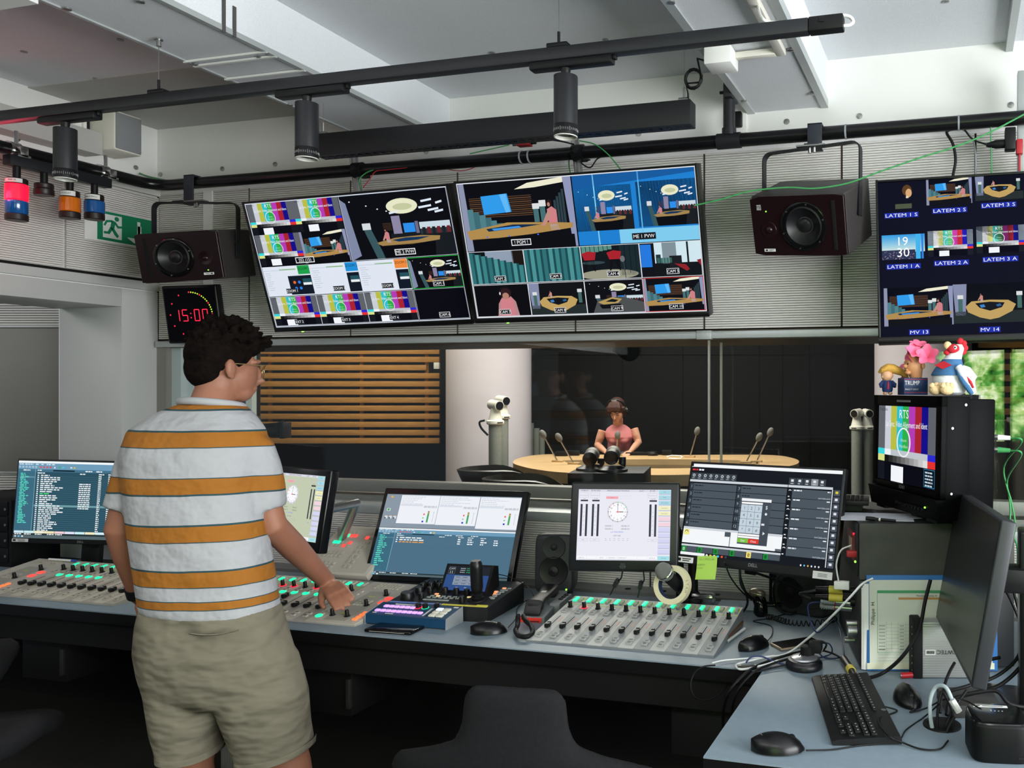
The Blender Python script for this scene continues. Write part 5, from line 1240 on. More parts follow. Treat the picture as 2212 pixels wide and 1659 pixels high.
def meters(s, tint='#eaeaf4', dim=False):
    s.rect(0, 0, 1, 1, tint, 1); g = '#6f7480'
    s.rect(0, 0, .865, .035, '#dcdce8', 2)
    for t_, u, wd in (('15:00:13', .065, .075), ('25-06-2025', .185, .1), ('MANDOZZI ELETTRONICA', .43, .24), ('v6.57', .68, .05), ('87 AM', .80, .055)): s.text(t_, u, .018, .02, '#4c515a', 4, width=wd)
    for u in (.06, .18, .80): s.frame_(.003, '#b4b8c4', 3, u - .05, .05, u + .05, .085); s.frame_(.003, '#c2c6d0', 3, u - .05, .09, u + .05, .12)
    for u in (.065, .19, .81):
        s.rect(u - .04, .15, u + .04, .172, '#34383e', 3); s.text('PGM' if u < .1 else 'MASTER', u, .135, .012, '#6a6e76', 4)
        for d in (-.028, .028): s.rect(u + d - .011, .21, u + d + .011, .665, '#3a3e46', 3)
        for k in range(7): s.rect(u - .006, .26 + .062 * k, u + .006, .264 + .062 * k, '#8c919b', 3)
        s.frame_(.003, '#c2c6d0', 3, u - .05, .70, u + .05, .735); s.text('00.0', u, .717, .012, '#6a6e76', 4)
    s.rect(.30, .10, .43, .135, '#f5a9b4', 3); s.text('TALK', .365, .117, .016, '#d87c88', 4); s.frame_(.002, '#ced1dc', 3, .30, .055, .57, .09); s.frame_(.002, '#ced1dc', 3, .44, .10, .57, .135)
    A = s.asp(); cu, cv, R_ = .43, .32, .15; s.ell(cu, cv, R_ / A, R_, '#c9cbd8', 3, 40); s.ell(cu, cv, R_ * .96 / A, R_ * .96, '#fbfbff', 4, 40)
    for i in range(60):
        a = 2 * PI * i / 60; c_ = '#3f9e5c' if i < 15 else ('#d85a5a' if i > 46 and i < 57 else '#5a5e66'); s.line(cu + R_ * .86 / A * math.sin(a), cv - R_ * .86 * math.cos(a), cu + R_ * .94 / A * math.sin(a), cv - R_ * .94 * math.cos(a), .006 if i % 5 else .011, c_ if i < 15 or i % 5 else '#2a2d33', 5)
    for h_ in range(1, 13): a = 2 * PI * h_ / 12; s.text(str(h_), cu + R_ * .7 / A * math.sin(a), cv - R_ * .7 * math.cos(a), .022, '#33363d', 5)
    s.line(cu, cv, cu, cv - R_ * .8, .005, '#22252a', 6); s.line(cu, cv, cu + R_ * .55 / A, cv, .010, '#4a2c30', 6); s.line(cu - .015, cv, cu + .015, cv, .010, '#e8323c', 7); s.line(cu, cv - .012, cu, cv + .012, .008, '#e8323c', 7)
    for k, (t_, d_) in enumerate((('DIGAS 1', '00:00:17'), ('DIGAS 2', '00:00:25'))): s.text(t_, .30, .518 + .042 * k, .02, '#555a63', 4, 'L', .08); s.text(d_, .56, .518 + .042 * k, .02, '#555a63', 4, 'R', .085)
    s.text('LA PREMIERE', .43, .603, .02, '#8c94ea', 4, width=.135); s.text('OFF-AIR', .43, .655, .02, '#7a7f89', 4, width=.08)
    for i in range(6): s.dash(.30 + .047 * i, .695, .02, .006, '#a9aeb8', 3); s.dash(.30 + .047 * i, .72, .02, .006, '#a9aeb8', 3)
    cl_ = ['#a9d8e6', '#a9d8e6', '#a9d8e6', '#f2efc0', '#f2efc0', '#f4d4de', '#f4d4de'] + ['#d4d6f4'] * 5
    for i, c in enumerate(cl_): v = .005 + .0765 * i; s.rect(.87, v, .998, v + .066, c, 3); s.rect(.87, v + .055, .998, v + .066, '#b9bfd6', 4)
    for i, t_ in enumerate(('User', 'Fader', 'Base param', 'Load Show', 'Save Show')): s.text(t_, .935, .032 + .0765 * i, .015, '#6b7c88', 5)
    s.rect(.87, .935, .998, .995, '#a9dfe8', 3); s.text('ON AIR', .935, .965, .015, '#5f8a94', 5)
    for i, t_ in enumerate(('MAIN IN', '', 'SETUP', 'ANTENNA', 'SCHEDULER', '', '', 'METER IN')):
        s.rect(.005 + .108 * i, .94, .107 + .108 * i, .993, '#f8f8fc', 3); s.rect(.005 + .108 * i, .985, .107 + .108 * i, .993, '#c9cbd8', 4)
        if t_: s.text(t_, .056 + .108 * i, .965, .014, '#8a8f99', 5)
m = monitor('square-cornered touch display with white studio clock page above the grey console', pose((-1.052, 2.562, 1.096), 13.2, -10, -.2), .304, .228, (.026, .024, .028, .036), .035, meters, mat('black_touch_frame', '#17191b', .35), rnd_=.008)
lettering(m, 'elo', 0, -.137, .011, logo_m); b = B(); b.box((0, -.0002, -.1315), (.016, .0006, .018), .0); b.build('logo_plate', mat('dark_logo_plate', '#24282a', .3), m)
b = B(); q0 = W(m) @ Vector((0, .06, -.02)); b.tube([q0, (q0.x + .05, 2.95, 1.05), (q0.x + .06, 2.98, 1.0), (q0.x + .06, 3.0, DZ)], .016, 12); b.build('monitor_arm', blk, m, world=True)
m = monitor('touch display with greenish clock page behind the standing man\'s arm', pose((-2.275, 2.486, 1.122), -15.5, -9.5, 0), .304, .228, (.026, .024, .024, .036), .035, lambda s: meters(s, '#c3cbb0'), bez, rnd_=.006)
q0 = W(m) @ Vector((0, .05, -.03)); ke = ony(741, 1168, 2.98)
b = B(); b.tube([q0, q0 + Vector((.05, .2, .02)), (ke.x - .01, 2.98, ke.z + .0)], .017, 12); b.build('monitor_arm', steel, m, world=True)
b = B(); b.cyl((ke.x, 2.98, DZ), (ke.x, 2.98, ke.z + .015), .0185, n=20); b.build('arm_post', chrome, m, world=True); b = B(); b.lathe([(.02, 0), (.0215, .004), (.021, .036), (.016, .042), (0, .042)], 12, Matrix.Translation((ke.x, 2.98, ke.z + .015))); b.build('post_cap', mat('grey_taped_cap', '#8d897c', .8, bump=.4, bs=120), m, world=True)
b = B(); b.sph((.10, .0, -.157), .003, 10); b.build('power_light', led_g, m); b = B(); b.sph((.12, .0, -.157), .003, 10); b.build('record_light', led_r, m)

def callpage(s):
    s.rect(0, 0, 1, 1, '#14181f', 1); s.rect(0, 0, 1, .035, '#f3f6f8', 2); s.rect(0, .0, .012, .03, '#101010', 3); s.dash(.008, .065, .04, .018, '#d0373c', 3); s.dash(.055, .065, .035, .018, '#f0f2f4', 3)
    for i in range(8): s.rect(.005 + .04 * i, .10, .043 + .04 * i, .17, '#3d444c', 2); s.ring(.024 + .04 * i, .128, .009, .016, .4, '#dde3e8', 3, 12); s.dash(.013 + .04 * i, .158, .02, .008, '#9aa2aa', 3)
    for i in range(5): s.rect(.672 + .047 * i, .10, .716 + .047 * i, .17, '#8d9298' if i == 3 else '#3d444c', 2); s.rect(.685 + .047 * i, .115, .702 + .047 * i, .14, '#dde3e8', 3); s.dash(.683 + .047 * i, .158, .02, .008, '#c2c8cd', 3)
    s.rect(0, .175, .668, .20, '#ccd3da', 2); s.rect(.672, .175, .95, .20, '#ccd3da', 2)
    for c in range(2):
        for r in range(6):
            u = .004 + .333 * c; v = .215 + .08 * r; s.rect(u, v, u + .328, v + .074, '#4b555e', 2); s.rect(u, v, u + .028, v + .074, '#333b43', 3); s.text(str(1 + r + 6 * c), u + .014, v + .035, .03, '#9fb0bc', 4); s.dash(u + .036, v + .025, .06, .010, '#1c2228', 4)
    s.rect(0, .695, .668, .72, '#ccd3da', 2); s.rect(0, .72, .326, .87, '#f4f7f9', 2); s.rect(.33, .72, .668, .87, '#f4f7f9', 2); s.rect(.005, .725, .045, .785, '#f0e890', 3); s.ring(.025, .755, .012, .022, .3, '#23261c', 4, 14, PI, 2 * PI); s.rect(.29, .72, .326, .77, '#4b555e', 3); s.rect(.63, .845, .668, .87, '#5a646d', 3)
    s.rect(0, .885, .668, .905, '#ccd3da', 2)
    for i in range(6): s.rect(.004 + .111 * i, .908, .111 + .111 * i, .965, '#4b555e', 2); s.rect(.004 + .111 * i, .906, .036 + .111 * i, .967, '#eedc78' if i == 4 else '#1f8a3a', 3); s.frame_(.006, '#101a14' if i else '#d8f0dc', 4, .014 + .111 * i, .922, .026 + .111 * i, .952)
    s.rect(0, .97, .17, 1, '#f0f3f5', 3)
    for i, c in enumerate(('#e0e6ea', '#e9c05a', '#dfe6ee', '#38b0e8', '#e8563c', '#3a4250')): s.ell(.185 + .026 * i, .985, .008, .012, c, 3, 12)
    for i, c in enumerate(('#e0e6ea', '#5fc0f0', '#e9b05a', '#dde2e6', '#dde2e6', '#dde2e6')): s.ell(.80 + .022 * i, .983, .005, .010, c, 3, 10)
    for r in range(7):
        v = .215 + .099 * r; s.rect(.70, v, .945, v + .094, '#4b555e', 2); s.dash(.71, v + .014, .05, .014, '#dfe5ea', 3); s.dash(.92, v + .014, .02, .012, '#dfe5ea', 3); s.text('SWITZERLAND', .942, v + .083, .014, '#c9d2d9', 3, 'R'); s.ring(.685, v + .02, .009, .013, .5, '#f2f5f7', 3, 10, PI, 2 * PI); s.dash(.675, v + .08, .012, .01, '#f2f5f7', 3)
    s.rect(.947, .2, .952, .98, '#dfe4e8', 3)
    for r in range(11): s.rect(.958, .2 + .072 * r, .996, .262 + .072 * r, '#4a525c', 2); s.rect(.968, .215 + .072 * r, .985, .24 + .072 * r, '#d8c63c' if r == 0 else '#dde3e8', 3)
    s.rect(.378, .345, .575, .83, '#434c55', 5); s.rect(.378, .345, .575, .375, '#eef1f4', 6); s.rect(.38, .385, .52, .405, '#fafafa', 6)
    for i, ch in enumerate('123456789*0#'):
        u, v = .38 + .047 * (i % 3), .412 + .076 * (i // 3); s.rect(u, v, u + .0455, v + .073, '#c3d2dd', 6); s.text(ch, u + .023, v + .036, .03, '#2b3640', 7)
    s.rect(.38, .72, .52, .74, '#fafafa', 6); s.rect(.38, .745, .52, .765, '#fafafa', 6); s.rect(.38, .77, .45, .815, '#7cc142', 6); s.rect(.45, .77, .52, .815, '#e2392f', 6); s.text('Dial', .415, .793, .02, '#f6faf2', 7); s.text('Close', .485, .793, .02, '#faf2f2', 7)
    s.poly([(.54, .685), (.54, .72), (.555, .702)], '#e6ebef', 6); s.ell(.548, .5, .008, .014, '#dfe4e8', 6, 12); s.text('$', .548, .43, .035, '#e6ebef', 6)
    s.rect(.525, .60, .545, .62, '#dfe4e8', 6)
m = monitor('wide display with a dark call page and dial pad, yellow-green note stuck below', pose((-.604, 2.575, 1.147), -13.2, -15, 0), .53, .297, (.008, .008, .008, .028), .03, callpage, bez_m, back=.04)
lettering(m, 'DELL', 0, -.164, .010, logo_m)
MR = W(m)
b = B(); b.box((-.245, -.0006, -.165), (.064, .0008, .018)); b.m = 1; b.box((-.265, -.0012, -.165), (.012, .0006, .010)); b.box((-.238, -.0012, -.162), (.032, .0006, .003)); b.box((-.24, -.0012, -.168), (.026, .0006, .003)); b.build('asset_label', [label_w, ink], m)
b = B(); b.box((.232, -.0006, -.166), (.062, .0008, .022)); b.m = 1
for z in (.004, 0, -.004): b.box((.232, -.0012, -.166 + z), (.03, .0006, .0012))
b.build('info_label', [label_w, ink], m)
b = B(); q0 = MR @ Vector((-.0, .07, 0)); pt = onz(1497, 1300, DZ); b.tube([q0, (pt.x + .1, pt.y - .1, 1.02), (pt.x, pt.y, .98), (pt.x, pt.y, DZ)], .019, 14); b.build('monitor_arm', blk, m, world=True)
b = B(); b.box((pt.x + .05, pt.y - .03, DZ + .025), (.09, .05, .045), .015); b.build('arm_clamp', chrome, m, world=True)
note = thing('sticky_note', 'yellow-green sticky note with handwriting below the wide dial pad display', 'note', mtx=MR @ Matrix.Translation((-.162, -.003, -.146)) @ Matrix.Rotation(math.radians(-6), 4, 'Y'))
b = B(); b.loft([[(-.036, -.001 - .0 * z, 0), (.036, -.001, 0), (.036, 0, 0), (-.036, 0, 0)]] + [[(-.036, -.001 - c_, -z), (.036, -.001 - c_, -z), (.036, -c_, -z), (-.036, -c_, -z)] for z, c_ in ((.02, .0005), (.045, .003), (.074, .009))]); b.build('note_paper', mat('lime_note_paper', '#a9d05a', .7), note)
b = B(); RX = Matrix.Rotation(PI / 2, 4, 'X'); add_text(b, 'N-1 VVO-36', Matrix.Translation((.0, -.0022, -.014)) @ RX, .007, 'C'); add_text(b, 'NORMAL', Matrix.Translation((-.032, -.006, -.030)) @ RX, .005, 'L'); add_text(b, 'ENVOI', Matrix.Translation((-.032, -.008, -.041)) @ RX, .005, 'L'); b.build('handwriting', mat('faded_pen_ink', '#7c9a4c', .7), note)

# dark display at the right edge, switched off, seen from the side
dead = mat('dark_grey_matt_screen', '#232426', .3, spec=.3)
m = monitor('switched-off dark grey display turned sideways at the right edge', pose((.012, 2.17, 1.079), -81.8, -10.2, 1.3), .597, .344, (.006, .006, .006, .012), .032, None, mat('graphite_bezel', '#2b2d30', .4), back=.02, bg='#050505', scr=dead)
lettering(m, 'hp', .0, -.179, .008, logo_m, y=-.001)
MH = W(m); sx, sy = .165, 2.215
b = B(); b.b2((sx - .02, sy - .045, DZ + .01), (sx + .012, sy + .045, 1.19), .006); b.build('stand_column', mat('black_stand_column', '#0e0f10', .35), m, world=True)
b = B(); b.b2((sx + .012, sy - .045, DZ + .01), (sx + .024, sy + .045, 1.185), .003); b.build('column_edge', mat('sage_metal_edge', '#8d9a92', .4, .5), m, world=True)
q0 = MH @ Vector((0, .05, 0)); b = B(); b.box(((q0.x + sx) / 2, (q0.y + sy) / 2, q0.z + .0), (abs(q0.x - sx) + .03, .08, .06), .008); b.build('mount_bracket', blk, m, world=True)
b = B(); b.b2((sx - .10, sy - .14, DZ), (sx + .14, sy + .14, DZ + .014), .005); b.build('stand_base', mat('dark_stand_base', '#27292b', .3), m, world=True)

# ================================================================ equipment rack with the broadcast monitor and dolls
A0 = onz(1857, 1446.6, DZ); TR = Matrix.Translation(A0) @ Matrix.Rotation(YAW, 4, 'Z')   # u right, v back, z up from the desk
dust = mat('dusty_dark_metal', '#43443f', .6, var=.16, vs=14); rackm = mat('dark_rack_metal', '#232527', .5)
r1 = thing('rack_case', 'lower half-height equipment rack behind the blue folder, connectors on its left side', 'rack', mtx=TR)
b = B(); b.b2((0, 0, .008), (.44, .46, .253), .003); b.build('case', rackm, r1)
for i, (v, z, r, l) in enumerate(((.06, .115, .011, .03), (.06, .092, .017, .026), (.10, .055, .009, .03))): b = B(); b.cyl((-l, v, z), (0, v, z), r, n=20); b.build('metal_knob', steel, r1)
for v, z in ((.10, .168), (.10, .20)):
    b = B(); b.cyl((-.012, v, z), (0, v, z), .013, n=16); b.build('socket', blk, r1)
for x in (.03, .41):
    for y in (.04, .42): b = B(); b.cyl((x, y, 0), (x, y, .009), .014, n=14); b.build('rubber_foot', rubber, r1)
r2 = thing('rack_case', 'upper grey equipment case under the broadcast monitor, smudged side panel', 'rack', mtx=TR @ Matrix.Translation((0, 0, .256)))
b = B(); b.b2((0, 0, 0), (.44, .002, .159)); b.build('side_panel', dust, r2); b = B(); b.b2((0, .002, 0), (.44, .47, .159), .002); b.build('case', rackm, r2)
b = B(); b.b2((-.006, .02, .004), (0, .46, .155), .002); b.m = 1; b.b2((-.008, .05, .04), (-.006, .20, .12)); b.m = 2; b.b2((-.009, .10, .06), (-.008, .16, .10)); b.build('front_panel', [rackm, mat('rust_red_graphic', '#7c2a24', .5), mat('pale_graphic', '#b4a892', .5)], r2)
for v, z, m_ in ((.03, .045, led_g), (.06, .12, led_r)): b = B(); b.sph((-.008, v, z), .0035, 10); b.build('status_light', m_, r2)
b = B(); b.box((-.018, .03, .068), (.03, .02, .018), .003); b.build('red_patch_plug', red_c, r2)

# connectors and leads on the rack
for i, (y0, nm, lb) in enumerate(((1298, 'audio_connector', 'upper grey metal audio connector plugged into the left side of the rack'), (1311, 'audio_connector', 'lower grey metal audio connector plugged into the left side of the rack'))):
    e_ = TR @ Vector((-.002, .12 + .02 * i, .158 - .02 * i)); st = e_ + Vector((-.10, -.012, .006))
    t = thing(nm, lb, 'connector', st, group=None); b = B(); b.cyl(e_, e_.lerp(st, .55), .0105, n=16); b.build('metal_shell', steel, t, world=True); b = B(); b.cyl(e_.lerp(st, .55), e_.lerp(st, .95), .010, .0075, n=14)
    for k in range(5): q = e_.lerp(st, .60 + .07 * k); b.cyl(q, e_.lerp(st, .63 + .07 * k), .0108, n=14)
    b.build('strain_relief', tie, t, world=True); b = B(); b.cyl(e_.lerp(st, .50), e_.lerp(st, .53), .0112, n=14); b.build('red_ring', red_c, t, world=True)
yel = mat('yellow_connector_sleeve', '#c3b545', .5)
for i in range(2):
    e_ = TR @ Vector((-.002, .10, .20 - .024 * i)); st = e_ + Vector((-.115, -.0, .0))
    t = thing('jack_plug', ('upper' if i == 0 else 'lower') + ' black jack plug with yellow sleeve on the left side of the rack', 'plug', st)
    b = B(); b.cyl(e_, e_.lerp(st, .3), .007, n=12); b.cyl(e_.lerp(st, .62), st, .0095, .006, n=14); b.build('plug_body', blk, t, world=True); b = B(); b.cyl(e_.lerp(st, .28), e_.lerp(st, .64), .0115, n=14); b.build('yellow_sleeve', yel, t, world=True)
pA = [TR @ Vector((-.115, .10, .20)), TR @ Vector((-.15, .10, .195)), TR @ Vector((-.16, .12, .185)), TR @ Vector((-.13, .10, .176))]
cable('audio_cable', pA, .004, rubber, 'short black lead bent between the two yellow-sleeved jack plugs')
cable('blue_cable', [TR @ Vector((-.10, .11, .165)), TR @ Vector((-.14, .08, .16)), TR @ Vector((-.12, .02, .10)), onz(1805, 1340, .78), onz(1822, 1405, .75), onz(1815, 1420, .745), onz(1780, 1420, .745), onz(1762, 1395, .775), onz(1790, 1390, .79), onz(1795, 1412, .75), onz(1750, 1425, .745)], .0022, mat('navy_cable_sheath', '#1d2a52', .45), 'navy blue cable from the rack connectors curling on the desk')
wp = TR @ Vector((-.045, .14, .245)); t = thing('white_adapter', 'small white plug adapter hanging at the left side of the rack', 'adapter', wp)
b = B(); b.box(TR @ Vector((-.04, .08, .222)), (.045, .02, .024), .003); b.build('adapter_body', white_p, t, world=True)
cable('white_cable', [TR @ Vector((-.05, .08, .234)), TR @ Vector((-.055, .09, .28)), TR @ Vector((-.04, .10, .32)), TR @ Vector((-.009, .10, .335))], .0028, white_c, 'thin white cable rising from the white adapter to the upper case')
cable('white_cable', [ony(1885, 1250, 2.36), ony(1862, 1262, 2.33), ony(1838, 1288, 2.31), ony(1800, 1328, 2.33), ony(1750, 1375, 2.42), onz(1700, 1412, .76), onz(1660, 1419, .752), onz(1610, 1430, .746), onz(1590, 1437, .745), onz(1602, 1446, .745), onz(1650, 1437, .75), onz(1680, 1427, .752)], .0034, white_c, 'thick white cable sweeping from the rack down across the desk')

# folder, papers and white unit leaning before the rack
fo = thing('document_folder', 'blue document folder with a green-headed table sheet leaning on the rack', 'folder', mtx=TR @ Matrix.Translation((.018, -.012, .002)) @ Matrix.Rotation(math.radians(-2.0), 4, 'X'))
b = B(); b.b2((0, -.004, 0), (.37, .002, .268), .001); b.build('folder_cover', mat('blue_card', '#2f6aa8', .5), fo)
b = B(); b.b2((.008, -.0055, .012), (.355, -.004, .255)); b.build('sheet', mat('pale_cream_sheet', '#cfd3c5', .25), fo)
b = B(); q = lambda x0, z0, x1, z1: b.b2((x0, -.0062, z0), (x1, -.0054, z1))
b.m = 0; q(.03, .218, .32, .226); q(.03, .05, .0308, .22); q(.03, .05, .32, .0508); b.m = 1; q(.09, .200, .32, .206); b.m = 2
for i in range(7): q(.032, .130 - .0095 * i, .32, .1304 - .0095 * i)
for i in range(5): q(.032, .098 - .0085 * i - .036, .32, .0984 - .0085 * i - .036)
for x in (.055, .07, .088, .11, .145): q(x, .055, x + .0004, .138)
for i in range(13):
    z = .126 - .0095 * i if i < 8 else .094 - .0085 * (i - 4)
    if z < .052: continue
    q(.034, z - .001, .052, z + .0015); q(.093, z - .001, .105, z + .001); q(.12, z - .001, .132, z + .001)
b.m = 3; add_text(b, 'Planning du poste A', Matrix.Translation((.17, -.0064, .2085)) @ RX, .005, 'C'); add_text(b, 'Philippe  H.', Matrix.Translation((.022, -.0064, .13)) @ RX @ Matrix.Rotation(PI / 2, 4, 'Z'), .010, 'L'); b.build('printed_table', [mat('green_print', '#4f9a6a', .5), mat('ochre_print', '#b98a55', .5), mat('grey_print', '#8d928c', .5), ink], fo)
b = B(); b.b2((0, -.0065, .005), (.36, -.0055, .022)); b.build('pocket_strip', mat('cream_pocket', '#d3d3bb', .4), fo)
t = thing('paper_stack', 'white papers standing between the rack and the blue folder', 'papers', mtx=TR @ Matrix.Translation((.006, -.005, 0)))
b = B()
for i in range(3): b.b2((-.002 + .003 * i, -.003 - .002 * i, .004), (.012 + .003 * i, -.0018 - .002 * i, .235 + .006 * i))
b.build('sheets', white_p, t, sm=0)
su0 = onz(1972, 1466, DZ)
su = thing('signal_unit', 'ribbed silver unit with black end plates standing upside down before the folder', 'device', (su0.x, su0.y, DZ), YAW)
silver = mat('ribbed_silver_case', '#a3a6a3', .38, .35)
b = B(); b.b2((.026, 0, .002), (.185, .05, .155), .003)
for i in range(22): z = .010 + .0066 * i; b.b2((.027, -.0008, z), (.184, .001, z + .003))
b.build('case', silver, su)
for x in (0, .185): 
    b = B(); b.b2((x, -.004, 0), (x + .027, .054, .163), .004)
    for k in range(7): b.m = 1; b.cyl((x - .001, .01 + .0 * k, .02 + .02 * k), (x + .001, .01, .02 + .02 * k), .0025, n=8)
    b.build('end_plate', [blk_matt, steel], su)
b = B(); b.b2((.034, -.0022, .066), (.062, -.0008, .08)); b.m = 1
x = .037
while x < .059: wd = .0008 + .0012 * rnd.random(); b.b2((x, -.0028, .069), (x + wd, -.002, .0775)); x += wd + .0008
b.build('barcode_label', [label_w, ink], su)
b = B(); add_text(b, 'SWTEC', Matrix.Translation((.092, -.0022, .079)) @ RX @ Matrix.Rotation(PI, 4, 'Z'), .011, 'C'); b.build('lettering', ink, su); b = B(); b.b2((.165, -.002, .066), (.182, -.001, .08)); b.build('red_badge', red_c, su)

# broadcast monitor on the rack
MS_ = pose((-.152, 2.56, 1.371), -59.3, -1.2, 0)
bm = thing('broadcast_monitor', 'black boxy broadcast monitor showing colour bars on top of the rack', 'monitor', mtx=MS_)
sonym = mat('black_textured_metal', '#060607', .5, spec=.05, bump=.1, bs=500)
b = B(); b.b2((-.215, .012, -.195), (.215, .085, .148), .003); b.build('front_case', sonym, bm); b = B(); b.b2((-.205, .085, -.18), (.205, .17, .142), .004); b.build('rear_case', sonym, bm)
b = B(); wv, hv = .365, .23
b.b2((-.215, -.004, hv / 2 + .002), (.215, .014, .148), .002); b.b2((-.215, -.004, -.135), (.215, .014, -hv / 2 - .002), .002)
for x0, x1 in ((-.215, -wv / 2 - .001), (wv / 2 + .001, .215)): b.b2((x0, -.004, -.135), (x1, .014, .148), .002)
b.build('front_frame', sonym, bm)
b = B(); b.loft([[(x, -.018, -.137), (x, .012, -.137), (x, .012, -.195), (x, -.006, -.195)] for x in (-.215, .215)]); b.m = 1
for i in range(9): b.cyl((-.02 + .02 * i, -.0185, -.172), (-.02 + .02 * i, -.008, -.172), .0045, n=10)
b.build('control_panel', [sonym, blk], bm, sm=0)
b = B(); b.b2((-.05, -.006, .128), (.035, -.004, .134)); b.build('tally_strip', mat('grey_tally_window', '#77797c', .4), bm)
lettering(bm, 'SONY', -.01, -.130, .010, logo_m, -.0195 + .015); b = B(); b.sph((.15, -.014, -.165), .003, 8); b.build('power_light', led_g, bm)
def sonyshow(s):
    testcard(s, bright=False); s.ring(.47, .47, .11, .19, .08, '#eef0f2', 5, 36)
    s.rect(.82, .76, .99, .98, '#0a1420', 5); s.frame_(.005, '#3f9ed0', 6, .82, .76, .99, .98)
    for i in range(5): s.dash(.84, .80 + .04 * i, .12, .02, '#b9d0dc', 6, .03)
s = S(wv, hv, '#06070a'); sonyshow(s); s.build('screen', bm)
for x in (-.16, .16):
    for y in (.03, .14): b = B(); b.b2((x - .03, y - .03, -.2055), (x + .03, y + .02, -.195), .003); b.build('foot', rubber, bm)
for p in ((.2155, .03, .06), (.2155, .03, -.12), (.2155, .07, .125)): b = B(); b.cyl((.214, p[1], p[2]), (.2165, p[1], p[2]), .0035, n=10); b.build('side_screw', steel, bm)
for i, (z, m_, nm) in enumerate(((.035, white_p, 'white'), (-.0, green_c, 'green'))):
    p = MS_ @ Vector((.17 - .0, .17, z)); q = p + Vector((.06, -.008, -.002))
    b = B(); b.cyl(p, p.lerp(q, .45), .008, n=14); b.m = 1; b.cyl(p.lerp(q, .45), q, .0085, .006, n=14); tag(b.build('video_plug', [steel, m_]), '%s-sleeved video plug on the back of the broadcast monitor' % nm, 'plug')
    cable('green_cable', [q, q + Vector((.03, 0, -.01)), cp(2168 + 8 * i, 1010 + 25 * i, 2.6), cp(2186 - 4 * i, 1090, 2.6), cp(2193 - 10 * i, 1140, 2.6), cp(2183 + 14 * i, 1180, 2.6), cp(2188 + 10 * i, 1230, 2.6)], .003, green_c, ('upper' if i == 0 else 'lower') + ' thick green video cable curving down behind the dark display')
# papers, pen and remote under the monitor
zr = DZ + .256 + .159
t = thing('paper_sheet', 'printed white sheets under the broadcast monitor, sticking out over the case edge', 'papers', mtx=TR @ Matrix.Translation((-.05, .03, .416)) @ Matrix.Rotation(math.radians(-8), 4, 'Z'))
b = B(); b.b2((0, .03, 0), (.21, .18, .0012)); b.box((.16, .10, .002), (.12, .10, .0008), rot=(0, 0, .5)); b.build('sheets', mat('blueish_white_paper', '#c3c5cf', .5), t, sm=0)
b = B(); p = TR @ Vector((.025, .045, .424)); q = TR @ Vector((.105, .012, .421)); b.cyl(p, q, .0045, n=10); b.cyl(p, p.lerp(q, .3), .006, n=10); b.m = 1; b.cyl(p.lerp(q, .44), p.lerp(q, .5), .0052, n=10); tag(b.build('marker_pen', [blk, label_w]), 'black marker pen lying on the upper case before the broadcast monitor', 'pen')
rm = thing('remote_panel', 'flat black key panel lying on the upper case left of the broadcast monitor', 'remote', mtx=TR @ Matrix.Translation((-.04, .22, .417)) @ Matrix.Rotation(math.radians(-10), 4, 'Z'))
b = B(); b.b2((0, 0, .02), (.10, .14, .035), .003); b.b2((.015, .02, 0), (.08, .12, .02)); b.build('panel_body', blk, rm)
b = B(); b.box((.02, .015, .0365), (.010, .010, .004), .001); k0_ = b.build('key', blk_matt, rm)
for i in range(5):
    for j in range(6):
        if i + j: dup(k0_, rm, (.0145 * i, .02 * j, 0))

# ---------------------------------------------------------------- toys on the broadcast monitor
zt_ = MS_ @ Vector((0, 0, .148))
ZT = zt_.z + .001
skin_d = mat('doll_skin', '#cf9f7c', .45); navy = mat('navy_cloth', '#1c3060', .7); blond = mat('blond_doll_hair', '#c99a45', .8, var=.25, vs=60, bump=.5, bs=90, stretch=(1, 6, 6)); pinkp = mat('pink_petal', '#e8698c', .6, var=.12, vs=40); red_f = mat('red_felt', '#b8202c', .8); white_f = mat('white_plush', '#d9dbdd', .95, bump=.5, bs=260); beige_f = mat('beige_plush', '#dcc08f', .95, bump=.4, bs=260); blue_f = mat('denim_blue_cloth', '#3a6690', .8)
def on_top(px, d): r = ray(px, 839); p = CAMP + r * d; return Vector((p.x, p.y, ZT))
f0 = on_top(1917, 2.60)
tr = thing('troll_doll', 'small doll in navy suit with swept-back blond hair on the broadcast monitor', 'doll', (f0.x, f0.y, ZT), YAW)
b = B(); b.loft([[(x0 + rx * math.cos(a), ry * math.sin(a), z) for a in [2 * PI * j / 16 for j in range(16)]] for z, rx, ry, x0 in ((.008, .012, .012, 0), (.012, .016, .014, 0), (.03, .018, .015, 0), (.043, .015, .012, 0), (.047, .007, .007, 0))]); b.build('suit', navy, tr)
for sx in (-1, 1): b = B(); b.tube([(sx * .012, 0, .041), (sx * .022, -.004, .032), (sx * .02, -.008, .024)], [.006, .006, .005], 10); b.build('sleeve', navy, tr)
for sx in (-1, 1): b = B(); b.sph((sx * .008, -.004, .005), (.007, .010, .005), 10); b.build('foot', skin_d, tr)
b = B(); b.sph((-.002, -.001, .060), (.0185, .018, .019), 16); b.sph((-.015, -.008, .056), (.006, .005, .005), 8); b.sph((.014, 0, .06), (.005, .003, .007), 8); b.sph((-.006, -.008, .052), (.009, .008, .007), 8); b.build('head', skin_d, tr)
b = B(); b.prism([(-.003, .018), (.002, .018), (.001, .04), (-.002, .04)], .014, .0165, Matrix.Rotation(PI / 2, 4, 'X')); b.build('red_tie', red_f, tr)
